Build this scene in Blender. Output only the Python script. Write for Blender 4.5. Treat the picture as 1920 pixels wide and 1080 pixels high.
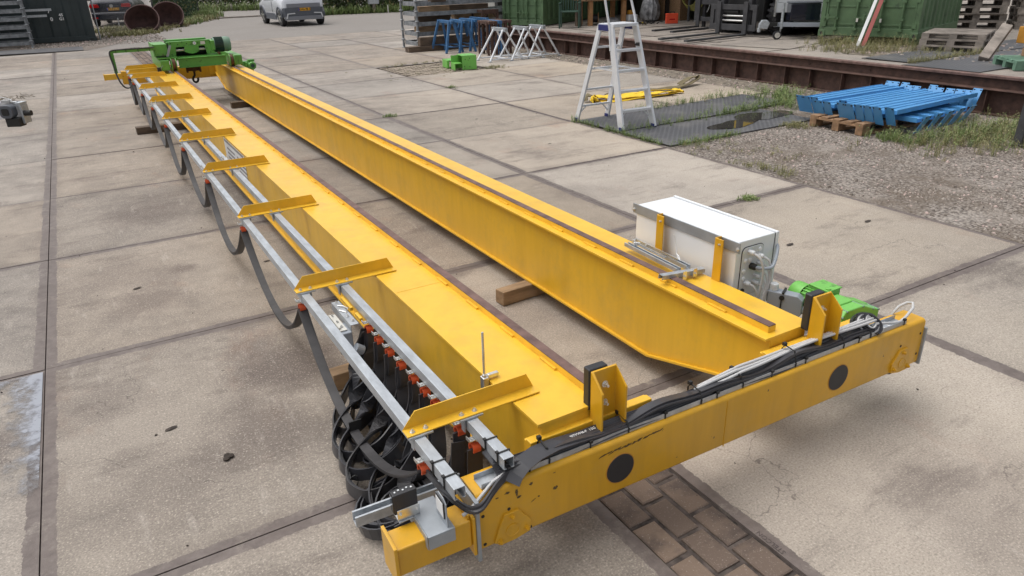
import bpy, bmesh, math, random
from mathutils import Vector, Matrix
R = math.radians
random.seed(7)
S = bpy.context.scene
for o in list(bpy.data.objects): bpy.data.objects.remove(o)

# ---------------------------------------------------------------- camera, sky, sun, exposure
cam = bpy.data.cameras.new('camera'); camo = bpy.data.objects.new('camera', cam)
S.collection.objects.link(camo); S.camera = camo
cam.sensor_width = 36.0; cam.lens = 1327.27 / 1920 * 36.0
cam.clip_start = 0.05; cam.clip_end = 1000
yaw, pitch, roll = 0.5221, 0.4235, -0.028
fw = Vector((math.sin(yaw)*math.cos(pitch), math.cos(yaw)*math.cos(pitch), -math.sin(pitch)))
rt = Vector((math.cos(yaw), -math.sin(yaw), 0)); up = rt.cross(fw)
r2 = rt*math.cos(roll) + up*math.sin(roll); u2 = up*math.cos(roll) - rt*math.sin(roll)
m3 = Matrix((r2, u2, -fw)).transposed()
camo.matrix_world = Matrix.Translation((0.5606, -4.3729, 2.0085)) @ m3.to_4x4()

W = bpy.data.worlds.new('World'); S.world = W; W.use_nodes = True
wn = W.node_tree; wn.nodes.clear()
sky = wn.nodes.new('ShaderNodeTexSky'); sky.sky_type = 'NISHITA'; sky.sun_disc = False
SUN_EL, SUN_ROT = R(68), R(-45)
sky.sun_elevation = SUN_EL; sky.sun_rotation = SUN_ROT; sky.dust_density = 5; sky.air_density = 1.0; sky.ozone_density = 1
hs = wn.nodes.new('ShaderNodeHueSaturation'); hs.inputs['Saturation'].default_value = 0.22
bg = wn.nodes.new('ShaderNodeBackground'); bg.inputs['Strength'].default_value = 0.13
wo = wn.nodes.new('ShaderNodeOutputWorld')
wn.links.new(sky.outputs[0], hs.inputs['Color']); wn.links.new(hs.outputs[0], bg.inputs[0]); wn.links.new(bg.outputs[0], wo.inputs[0])
sl = bpy.data.lights.new('sun', 'SUN'); sl.energy = 0.95; sl.angle = R(65); sl.color = (1, 0.96, 0.9)
so = bpy.data.objects.new('sun', sl); S.collection.objects.link(so)
sd = Vector((math.sin(SUN_ROT)*math.cos(SUN_EL), math.cos(SUN_ROT)*math.cos(SUN_EL), math.sin(SUN_EL)))
so.rotation_euler = sd.to_track_quat('Z', 'Y').to_euler(); so.location = (0, 0, 30)
S.view_settings.view_transform = 'Standard'; S.view_settings.look = 'None'
S.view_settings.exposure = 0.42; S.view_settings.gamma = 1.0
S.render.resolution_x = 1024; S.render.resolution_y = 576

# ---------------------------------------------------------------- materials
def srgb(r, g, b):
    f = lambda c: ((c/255)/12.92) if c/255 <= 0.04045 else (((c/255)+0.055)/1.055)**2.4
    return (f(r), f(g), f(b), 1)
class NT:
    def __init__(s, name):
        s.m = bpy.data.materials.new(name); s.m.use_nodes = True; s.t = s.m.node_tree
        s.b = s.t.nodes['Principled BSDF']
    def n(s, typ, **kw):
        x = s.t.nodes.new('ShaderNode' + typ)
        for k, v in kw.items():
            if k in x.inputs.keys(): x.inputs[k].default_value = v
            else: setattr(x, k, v)
        return x
    def l(s, a, b): s.t.links.new(a, b)
    def pos(s): return s.n('NewGeometry').outputs['Position']
    def noise(s, scale, detail=4, rough=0.6, vec=None, stretch=None):
        v = vec or s.pos()
        if stretch:
            mp = s.n('Mapping'); mp.inputs['Scale'].default_value = stretch; s.l(v, mp.inputs[0]); v = mp.outputs[0]
        x = s.n('TexNoise', Scale=scale, Detail=detail, Roughness=rough); s.l(v, x.inputs['Vector']); return x.outputs[0]
    def ramp(s, f, a, b, ca=(0,0,0,1), cb=(1,1,1,1)):
        if a > b: a, b, ca, cb = b, a, cb, ca
        r = s.n('ValToRGB'); r.color_ramp.elements[0].position = a; r.color_ramp.elements[1].position = b
        r.color_ramp.elements[0].color = ca; r.color_ramp.elements[1].color = cb; s.l(f, r.inputs[0]); return r.outputs[0]
    def mix(s, f, a, b, mode='MIX'):
        x = s.n('MixRGB', blend_type=mode)
        for i, v in ((0, f), (1, a), (2, b)):
            if hasattr(v, 'is_output'): s.l(v, x.inputs[i])
            else: x.inputs[i].default_value = v
        return x.outputs[0]
    def math(s, op, a, b=0.0, c=None):
        x = s.n('Math', operation=op)
        for i, v in enumerate([a, b] + ([c] if c is not None else [])):
            if hasattr(v, 'is_output'): s.l(v, x.inputs[i])
            else: x.inputs[i].default_value = v
        return x.outputs[0]
    def bump(s, h, st=0.3, dist=0.01):
        x = s.n('Bump', Strength=st, Distance=dist); s.l(h, x.inputs['Height']); s.l(x.outputs[0], s.b.inputs['Normal'])
def pmat(name, col, rough=0.5, metal=0.0, var=0.12, vscale=3.0, bump=0.0, bscale=40, dirt=None, spec=None, stretch=None, coat=0):
    t = NT(name); b = t.b
    nz = t.noise(vscale, 5, 0.6, stretch=stretch)
    dark = tuple(c*(1-var*1.4) for c in col[:3]) + (1,); lite = tuple(min(1, c*(1+var)) for c in col[:3]) + (1,)
    c = t.ramp(nz, 0.3, 0.7, dark, lite)
    if dirt:
        dn = t.noise(dirt[1], 6, 0.7); c = t.mix(t.ramp(dn, dirt[2], dirt[2]+0.08), c, dirt[0])
    t.l(c, b.inputs['Base Color'])
    b.inputs['Roughness'].default_value = rough; b.inputs['Metallic'].default_value = metal
    if spec is not None: b.inputs['Specular IOR Level'].default_value = spec
    if coat: b.inputs['Coat Weight'].default_value = coat
    if bump: t.bump(t.noise(bscale, 4), bump)
    return t.m
M = {}
def yellow(name, col, chips):
    t = NT(name); b = t.b
    c = t.ramp(t.noise(1.3, 4), 0.25, 0.75, tuple(x*0.9 for x in col[:3])+(1,), tuple(x*1.05 for x in col[:3])+(1,))
    st = t.noise(9, 5, 0.65, stretch=(1, 1, 0.12))
    c = t.mix(t.math('MULTIPLY', t.ramp(st, 0.42, 0.70), 0.45 if chips else 0.24), c, (0.45, 0.24, 0.010, 1))  # vertical streaks: amber stains, and rippled web reflections painted into the colour
    sm = t.noise(3.7, 9, 0.75); c = t.mix(t.math('MULTIPLY', t.ramp(sm, 0.50, 0.72), 0.42), c, (0.46, 0.30, 0.07, 1))
    if chips:
        sp = t.noise(30, 3, 0.6); c = t.mix(t.ramp(sp, 0.735, 0.755), c, (0.06, 0.03, 0.012, 1))
    t.l(c, b.inputs['Base Color'])
    rn = t.ramp(t.noise(5, 4), 0.3, 0.7, (0.36,)*3+(1,), (0.50,)*3+(1,)); t.l(rn, b.inputs['Roughness'])
    b.inputs['Specular IOR Level'].default_value = 0.5; b.inputs['Coat Weight'].default_value = 0.3; b.inputs['Coat Roughness'].default_value = 0.22
    t.bump(t.noise(120, 2), 0.05, 0.002)
    return t.m
M['yellow'] = yellow('yellow_paint', (0.80, 0.470, 0.028), False)
M['yellow_worn'] = yellow('worn_yellow_paint', (0.70, 0.37, 0.010), True)
M['rail_rust'] = pmat('rusty_rail_steel', (0.16, 0.095, 0.08), 0.65, 0.2, 0.3, 12)
M['galv'] = pmat('galvanised_steel', (0.46, 0.49, 0.52), 0.42, 0.55, 0.16, 28, stretch=(1, 0.35, 1))
M['zinc'] = pmat('bright_zinc', (0.75, 0.75, 0.73), 0.28, 0.85, 0.1, 30)
M['alu'] = pmat('aluminium', (0.72, 0.74, 0.77), 0.4, 0.35, 0.06, 8)
M['black'] = pmat('black_rubber', (0.025, 0.025, 0.028), 0.5, 0, 0.2, 6)
M['cable'] = pmat('black_flat_cable', (0.046, 0.046, 0.052), 0.33, 0, 0.25, 5)
M['cablegrey'] = pmat('dusty_flat_cable', (0.05, 0.048, 0.05), 0.5, 0, 0.25, 8)
M['pvc'] = pmat('grey_pvc_cable', (0.50, 0.50, 0.50), 0.45, 0, 0.06)
M['red'] = pmat('orange_red_plastic', (0.72, 0.11, 0.035), 0.4, 0, 0.1)
M['rackgalv'] = pmat('weathered_zinc', (0.26, 0.275, 0.29), 0.6, 0.3, 0.3, 9)
M['white'] = pmat('white_powder_coat', (0.74, 0.765, 0.79), 0.35, 0, 0.03)
M['ltgrey'] = pmat('light_grey_plastic', (0.60, 0.62, 0.63), 0.45, 0, 0.03)
M['midgrey'] = pmat('grey_cast_housing', (0.30, 0.33, 0.37), 0.4, 0.1, 0.06)
M['steelgrey'] = pmat('grey_sheet_steel', (0.34, 0.37, 0.40), 0.42, 0.4, 0.12, 10)
M['darksteel'] = pmat('dark_steel', (0.07, 0.07, 0.075), 0.45, 0.3, 0.2, 8)
M['green'] = pmat('bright_green_paint', (0.17, 0.49, 0.09), 0.35, 0, 0.10, 4, dirt=((0.07, 0.17, 0.04, 1), 16, 0.60))
M['hoistgreen'] = pmat('hoist_green_paint', (0.11, 0.33, 0.06), 0.38, 0, 0.15, 3, dirt=((0.06, 0.13, 0.035, 1), 11, 0.58))
M['dullgreen'] = pmat('dull_green_motor', (0.16, 0.27, 0.19), 0.45, 0, 0.12, 5)
M['darkgreen'] = pmat('dark_green_fins', (0.03, 0.07, 0.05), 0.5, 0, 0.15, 5)
M['brown'] = pmat('rusted_brown_steel', (0.085, 0.045, 0.034), 0.75, 0, 0.35, 8)
M['hookrust'] = pmat('rusty_hook', (0.13, 0.06, 0.03), 0.7, 0.2, 0.4, 20)
M['wood'] = pmat('sawn_timber', (0.30, 0.20, 0.115), 0.8, 0, 0.35, 12, 0.3, 60, stretch=(0.25, 1, 1))
M['oldwood'] = pmat('dark_weathered_timber', (0.12, 0.085, 0.06), 0.85, 0, 0.4, 9, 0.3, 60, stretch=(0.25, 1, 1))
M['palletwood'] = pmat('grey_pallet_wood', (0.27, 0.235, 0.205), 0.85, 0, 0.35, 9, 0.3, 50, stretch=(1, 0.3, 1))
M['palletnew'] = pmat('brown_pallet_wood', (0.30, 0.18, 0.10), 0.85, 0, 0.35, 9, 0.3, 50)
M['lightwood'] = pmat('pine_leg', (0.42, 0.22, 0.10), 0.7, 0, 0.2, 9)
M['osb'] = pmat('chipboard', (0.28, 0.17, 0.09), 0.8, 0, 0.4, 40)
M['bluepaint'] = pmat('sky_blue_paint', (0.085, 0.30, 0.60), 0.4, 0, 0.06, 4)
M['bluetrestle'] = pmat('faded_blue_paint', (0.045, 0.14, 0.30), 0.5, 0, 0.2, 6)
M['containergreen'] = pmat('weathered_green_container_paint', (0.095, 0.165, 0.080), 0.55, 0, 0.2, 2.5, dirt=((0.05, 0.085, 0.045, 1), 3, 0.60))
M['containerdark'] = pmat('dark_container_paint', (0.028, 0.04, 0.042), 0.5, 0, 0.15, 2)
M['cardark'] = pmat('dark_blue_car_paint', (0.012, 0.015, 0.03), 0.2, 0.3, 0.05, coat=0.8)
M['carwhite'] = pmat('pearl_white_car_paint', (0.66, 0.68, 0.72), 0.25, 0.1, 0.02, coat=0.8)
M['cargrey'] = pmat('grey_car_plastic', (0.10, 0.11, 0.13), 0.45, 0, 0.08)
M['carmid'] = pmat('grey_car_panel', (0.24, 0.25, 0.28), 0.35, 0.2, 0.05)
M['glass'] = pmat('dark_glass', (0.015, 0.018, 0.022), 0.08, 0, 0.05, coat=0.5)
M['plate'] = pmat('yellow_number_plate', (0.85, 0.42, 0.01), 0.4, 0, 0.02)
M['plateblue'] = pmat('blue_plate_band', (0.02, 0.06, 0.45), 0.4, 0, 0.02)
M['ink'] = pmat('black_ink', (0.015, 0.015, 0.015), 0.6, 0, 0.02)
M['whiteink'] = pmat('white_paint_mark', (0.75, 0.76, 0.76), 0.5, 0, 0.02)
M['redlamp'] = pmat('red_lamp_plastic', (0.42, 0.01, 0.012), 0.15, 0, 0.1)
M['redpaint'] = pmat('faded_red_paint', (0.33, 0.08, 0.07), 0.6, 0, 0.1)
M['orange'] = pmat('orange_case_plastic', (0.75, 0.08, 0.03), 0.45, 0, 0.05)
M['sling'] = pmat('yellow_webbing', (0.78, 0.52, 0.03), 0.8, 0, 0.12, 20)
M['slingold'] = pmat('olive_webbing', (0.16, 0.13, 0.07), 0.85, 0, 0.25, 14)
M['navy'] = pmat('blue_plastic_foot', (0.015, 0.02, 0.13), 0.5, 0, 0.05)
M['bag'] = pmat('crumpled_silver_plastic', (0.32, 0.32, 0.33), 0.3, 0.1, 0.5, 9, 1.0, 14)
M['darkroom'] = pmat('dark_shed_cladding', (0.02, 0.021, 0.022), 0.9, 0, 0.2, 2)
M['rustbowl'] = pmat('rust_coated_steel', (0.085, 0.042, 0.038), 0.75, 0, 0.3, 5)
M['palegreen'] = pmat('faded_green_paint', (0.13, 0.24, 0.17), 0.7, 0, 0.25, 8)
M['amber'] = pmat('amber_paint', (0.50, 0.235, 0.03), 0.6, 0, 0.15, 5)
M['cream'] = pmat('cream_panel', (0.62, 0.61, 0.56), 0.5, 0, 0.08, 3)

def concrete_mat(name, tint=1.0, slab=True):
    t = NT(name); b = t.b
    big = t.noise(0.55, 5, 0.62); mid = t.noise(3.2, 6, 0.68); fine = t.noise(110, 3, 0.75)
    sx = t.n('SeparateXYZ'); t.l(t.pos(), sx.inputs[0])
    wx = t.math('MULTIPLY_ADD', sx.outputs[0], 0.16, 0.12); wx = t.n('Clamp'); 
    t.l(t.math('ADD', t.math('MULTIPLY_ADD', sx.outputs[0], 0.15, 0.08), t.math('MULTIPLY', sx.outputs[1], -0.075)), wx.inputs[0])
    warm = t.mix(wx.outputs[0], (0.315, 0.276, 0.238, 1), (0.43, 0.368, 0.295, 1)) if slab else (0.30, 0.27, 0.24, 1)
    cold = t.mix(wx.outputs[0], (0.165, 0.144, 0.127, 1), (0.275, 0.238, 0.198, 1)) if slab else (0.19, 0.17, 0.155, 1)
    c = t.mix(t.ramp(big, 0.32, 0.66), cold, warm)
    c = t.mix(t.math('MULTIPLY', t.ramp(mid, 0.38, 0.72), 0.5), c, (0.42, 0.365, 0.305, 1))
    st = t.noise(1.1, 7, 0.72, stretch=(0.6, 1.5, 1)); c = t.mix(t.math('MULTIPLY', t.ramp(st, 0.54, 0.66), 0.62), c, (0.115, 0.092, 0.082, 1))
    rs = t.noise(0.8, 6, 0.7, stretch=(1.7, 1, 1)); c = t.mix(t.math('MULTIPLY', t.ramp(rs, 0.58, 0.70), 0.35), c, (0.30, 0.185, 0.13, 1))
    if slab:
        for sx_, sy_, r_, a_ in ((1.20, -0.70, 0.48, 0.8), (0.95, -1.25, 0.38, 0.6), (0.25, -0.6, 0.30, 0.4), (0.6, 0.7, 0.35, 0.45), (0.75, 2.9, 0.5, 0.5), (-0.35, -0.75, 0.35, 0.7), (-1.0, -0.3, 0.6, 0.4), (2.6, -0.9, 0.5, 0.3), (2.7, 0.8, 0.7, 0.3), (2.6, 3.5, 1.2, 0.25), (0.45, -1.5, 0.4, 0.3), (1.2, 3.0, 0.9, 0.25), (3.3, -3.4, 0.6, 0.35), (4.6, 1.0, 0.5, 0.2), (0.5, 1.3, 0.5, 0.3), (0.9, 1.2, 0.12, 0.6)):  # placed blotches: oil stains, plus shade under the hanging cables painted in
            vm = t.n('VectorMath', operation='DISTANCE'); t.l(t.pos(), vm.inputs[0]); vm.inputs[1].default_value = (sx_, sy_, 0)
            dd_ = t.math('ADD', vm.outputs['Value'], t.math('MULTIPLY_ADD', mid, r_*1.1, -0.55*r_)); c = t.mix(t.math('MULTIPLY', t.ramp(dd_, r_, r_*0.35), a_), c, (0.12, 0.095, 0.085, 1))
        at = t.n('Attribute', attribute_name='rnd'); v = t.math('MULTIPLY_ADD', at.outputs['Fac'], 0.26, 0.87)
        hv = t.n('HueSaturation'); t.l(v, hv.inputs['Value']); t.l(t.math('MULTIPLY_ADD', t.math('FRACT', t.math('MULTIPLY', at.outputs['Fac'], 7.3)), 0.5, 0.72), hv.inputs['Saturation']); t.l(c, hv.inputs['Color']); c = hv.outputs[0]
    if slab:
        # hairline cracks, tyre scuffs, oil spots
        wv = t.n('TexVoronoi', Scale=0.75, feature='DISTANCE_TO_EDGE'); mw = t.n('VectorMath', operation='ADD'); t.l(t.pos(), mw.inputs[0]); nv = t.n('TexNoise', Scale=2.2, Detail=5.0); t.l(t.pos(), nv.inputs['Vector']); t.l(nv.outputs['Color'], mw.inputs[1]); t.l(mw.outputs[0], wv.inputs['Vector'])
        ck = t.math('MULTIPLY', t.ramp(wv.outputs['Distance'], 0.0040, 0.0016), t.ramp(t.noise(0.45, 3), 0.50, 0.58)); c = t.mix(t.math('MULTIPLY', ck, 0.7), c, (0.09, 0.075, 0.07, 1))
        sc = t.noise(5.5, 7, 0.75, stretch=(0.22, 1.6, 1)); c = t.mix(t.math('MULTIPLY', t.ramp(sc, 0.57, 0.70), 0.38), c, (0.10, 0.088, 0.082, 1))
        sc2 = t.noise(7.0, 7, 0.75, stretch=(1.5, 0.3, 1)); c = t.mix(t.math('MULTIPLY', t.ramp(sc2, 0.58, 0.70), 0.35), c, (0.50, 0.455, 0.405, 1))
        sp = t.noise(6.5, 4, 0.6); c = t.mix(t.math('MULTIPLY', t.ramp(sp, 0.705, 0.735), 0.65), c, (0.055, 0.045, 0.042, 1))
    # exposed aggregate: dark pits and pale grains
    c = t.mix(t.math('MULTIPLY', t.ramp(fine, 0.5, 0.28), 0.6), c, (0.10, 0.085, 0.075, 1))
    c = t.mix(t.math('MULTIPLY', t.ramp(fine, 0.56, 0.70), 0.6), c, (0.62, 0.55, 0.47, 1))
    vo = t.n('TexVoronoi', Scale=26.0); t.l(t.pos(), vo.inputs['Vector'])
    c = t.mix(t.math('MULTIPLY', t.math('MULTIPLY', t.ramp(vo.outputs['Distance'], 0.075, 0.04), t.ramp(mid, 0.45, 0.65)), 0.6), c, (0.68, 0.64, 0.58, 1))
    if slab:
        uv = t.n('UVMap'); uv.uv_map = 'm'; su = t.n('SeparateXYZ'); t.l(uv.outputs[0], su.inputs[0])
        ew = t.n('Attribute', attribute_name='ew'); eh = t.n('Attribute', attribute_name='eh')
        jit = t.math('ADD', t.math('MULTIPLY_ADD', t.noise(30, 4, 0.7), 0.034, -0.017), t.math('MULTIPLY_ADD', t.noise(2.4, 3, 0.6), 0.045, -0.0225))
        dx = t.math('SUBTRACT', 1.0, t.math('ABSOLUTE', t.math('SUBTRACT', su.outputs[0], 1.0)))
        dy = t.math('SUBTRACT', 1.0, t.math('ABSOLUTE', t.math('SUBTRACT', su.outputs[1], 1.0)))
        ex = t.math('LESS_THAN', t.math('ADD', dx, jit), ew.outputs['Fac']); ey = t.math('LESS_THAN', t.math('ADD', dy, jit), eh.outputs['Fac'])
        e = t.math('MAXIMUM', ex, ey)
        steel = t.mix(t.ramp(t.noise(14, 5, 0.7), 0.3, 0.75), (0.112, 0.092, 0.085, 1), (0.20, 0.170, 0.155, 1))
        c = t.mix(t.math('MULTIPLY', e, t.math('MULTIPLY_ADD', t.ramp(t.noise(5.0, 6, 0.75), 0.36, 0.46), 0.55, 0.45)), c, steel)
        near = t.math('MULTIPLY', t.ramp(t.math('MINIMUM', dx, dy), 0.14, 0.02), t.ramp(t.noise(1.4, 4), 0.38, 0.66))
        c = t.mix(t.math('MULTIPLY', near, 0.45), c, (0.11, 0.085, 0.075, 1))
        t.l(t.math('MULTIPLY_ADD', e, -0.3, 0.88), b.inputs['Roughness'])
    else: b.inputs['Roughness'].default_value = 0.9
    t.l(c, b.inputs['Base Color'])
    h = t.math('ADD', t.math('MULTIPLY', fine, 0.6), t.math('MULTIPLY', mid, 0.8)); t.bump(h, 0.35, 0.006)
    b.inputs['Specular IOR Level'].default_value = 0.3
    return t.m
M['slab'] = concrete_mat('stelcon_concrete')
M['concrete'] = concrete_mat('plain_concrete', slab=False)
def gravel_mat():
    t = NT('gravel_ground'); b = t.b
    vo = t.n('TexVoronoi', Scale=34.0); t.l(t.pos(), vo.inputs['Vector'])
    c = t.mix(t.math('MULTIPLY', vo.outputs['Color'], 1.0), (0.16, 0.135, 0.112, 1), (0.42, 0.375, 0.335, 1))
    c = t.mix(t.ramp(vo.outputs['Distance'], 0.35, 0.75), c, (0.08, 0.065, 0.055, 1))
    c = t.mix(t.math('MULTIPLY', t.ramp(t.noise(0.9, 6, 0.7), 0.46, 0.60), 0.8), c, (0.135, 0.105, 0.08, 1))
    c = t.mix(t.math('MULTIPLY', t.ramp(t.noise(1.6, 5, 0.65), 0.52, 0.68), 0.4), c, (0.42, 0.38, 0.34, 1))
    t.l(c, b.inputs['Base Color']); b.inputs['Roughness'].default_value = 0.95
    t.bump(t.math('SUBTRACT', 1.0, vo.outputs['Distance']), 0.9, 0.02); return t.m
M['gravel'] = gravel_mat()
def asphalt_mat():
    t = NT('asphalt'); b = t.b
    f = t.noise(60, 3, 0.8); c = t.ramp(f, 0.3, 0.7, (0.13, 0.118, 0.108, 1), (0.31, 0.285, 0.26, 1))
    c = t.mix(t.math('MULTIPLY', t.ramp(t.noise(0.35, 5, 0.6), 0.4, 0.65), 0.35), c, (0.17, 0.15, 0.135, 1))
    t.l(c, b.inputs['Base Color']); b.inputs['Roughness'].default_value = 0.9; t.bump(f, 0.3, 0.01); return t.m
M['asphalt'] = asphalt_mat()
def mat_mat():
    t = NT('studded_rubber_mat'); b = t.b
    w1 = t.n('TexVoronoi', Scale=17.0, Randomness=0.0)
    mp = t.n('Mapping'); mp.inputs['Rotation'].default_value = (0, 0, R(45)); t.l(t.pos(), mp.inputs[0]); t.l(mp.outputs[0], w1.inputs['Vector'])
    stud = t.ramp(w1.outputs['Distance'], 0.34, 0.28)
    c = t.mix(stud, (0.07, 0.071, 0.077, 1), (0.125, 0.127, 0.136, 1))
    c = t.mix(t.math('MULTIPLY', t.ramp(t.noise(2.2, 5, 0.65), 0.48, 0.7), 0.5), c, (0.19, 0.18, 0.17, 1))
    t.l(c, b.inputs['Base Color']); b.inputs['Roughness'].default_value = 0.55; t.bump(stud, 0.7, 0.006); return t.m
M['mat'] = mat_mat()
def brick_mat():
    t = NT('grey_brown_paver'); b = t.b
    at = t.n('Attribute', attribute_name='rnd')
    c = t.mix(at.outputs['Fac'], (0.12, 0.088, 0.070, 1), (0.20, 0.145, 0.108, 1))
    c = t.mix(t.math('MULTIPLY', t.ramp(t.noise(2.6, 5, 0.65), 0.5, 0.62), 0.75), c, (0.055, 0.042, 0.038, 1))
    f = t.noise(120, 3, 0.8); c = t.mix(t.math('MULTIPLY', t.ramp(f, 0.60, 0.72), 0.6), c, (0.5, 0.45, 0.4, 1))
    t.l(c, b.inputs['Base Color']); b.inputs['Roughness'].default_value = 0.85; t.bump(f, 0.4, 0.006); return t.m
M['brick'] = brick_mat()
M['earth'] = pmat('dark_earth', (0.055, 0.043, 0.036), 0.95, 0, 0.4, 14, 0.6, 50)
M['dryearth'] = pmat('dry_litter', (0.19, 0.16, 0.125), 0.95, 0, 0.5, 9, 0.8, 60)
def leaf_mat(name, a, bcol, dry):
    t = NT(name); b = t.b
    at = t.n('Attribute', attribute_name='rnd')
    c = t.mix(at.outputs['Fac'], a, bcol); c = t.mix(t.ramp(at.outputs['Fac'], 0.86, 0.9), c, dry)
    t.l(c, b.inputs['Base Color']); b.inputs['Roughness'].default_value = 0.6; return t.m
M['grass'] = leaf_mat('grass_blades', (0.085, 0.135, 0.035, 1), (0.24, 0.31, 0.10, 1), (0.34, 0.28, 0.14, 1))
M['drygrass'] = leaf_mat('dry_grass_blades', (0.13, 0.15, 0.05, 1), (0.30, 0.26, 0.12, 1), (0.40, 0.34, 0.20, 1))
M['hedge'] = leaf_mat('hedge_leaves', (0.03, 0.055, 0.018, 1), (0.11, 0.15, 0.05, 1), (0.25, 0.2, 0.09, 1))
def film():
    t = NT('pale_wet_film'); b = t.b
    sp = t.n('SeparateXYZ'); t.l(t.pos(), sp.inputs[0]); X, Y = sp.outputs[0], sp.outputs[1]; nz = t.noise(9, 5, 0.7); n2 = t.noise(70, 3, 0.7)
    fx = t.math('ADD', t.math('MULTIPLY_ADD', X, 5.0, 1.15), t.math('MULTIPLY', t.math('ADD', Y, 0.45), 0.55))     # fades to the left
    fy = t.math('MULTIPLY_ADD', Y, 5.0, 1.0)                      # wide part near the joint
    f = t.math('MAXIMUM', fx, fy); f = t.math('MINIMUM', f, t.math('MULTIPLY_ADD', Y, 5.0, 6.2)); f = t.math('ADD', f, t.math('MULTIPLY_ADD', nz, 2.6, -1.35))
    t.l(t.math('MULTIPLY', t.ramp(f, 0.10, 1.0), 0.85), b.inputs['Alpha'])
    c = t.mix(t.ramp(f, 0.3, 0.9), (0.16, 0.155, 0.155, 1), (0.34, 0.36, 0.41, 1)); c = t.mix(t.ramp(n2, 0.66, 0.70), c, (0.12, 0.11, 0.11, 1)); t.l(c, b.inputs['Base Color']); b.inputs['Roughness'].default_value = 0.3
    return t.m
M['milky'] = film()
M['puddle'] = pmat('still_water', (0.05, 0.047, 0.042), 0.03, 0, 0.02, spec=1.0)
M['puddle'].node_tree.nodes['Principled BSDF'].inputs['IOR'].default_value = 1.6
M['stone'] = leaf_mat('gravel_stones', (0.17, 0.14, 0.115, 1), (0.44, 0.39, 0.345, 1), (0.60, 0.46, 0.42, 1))

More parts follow.
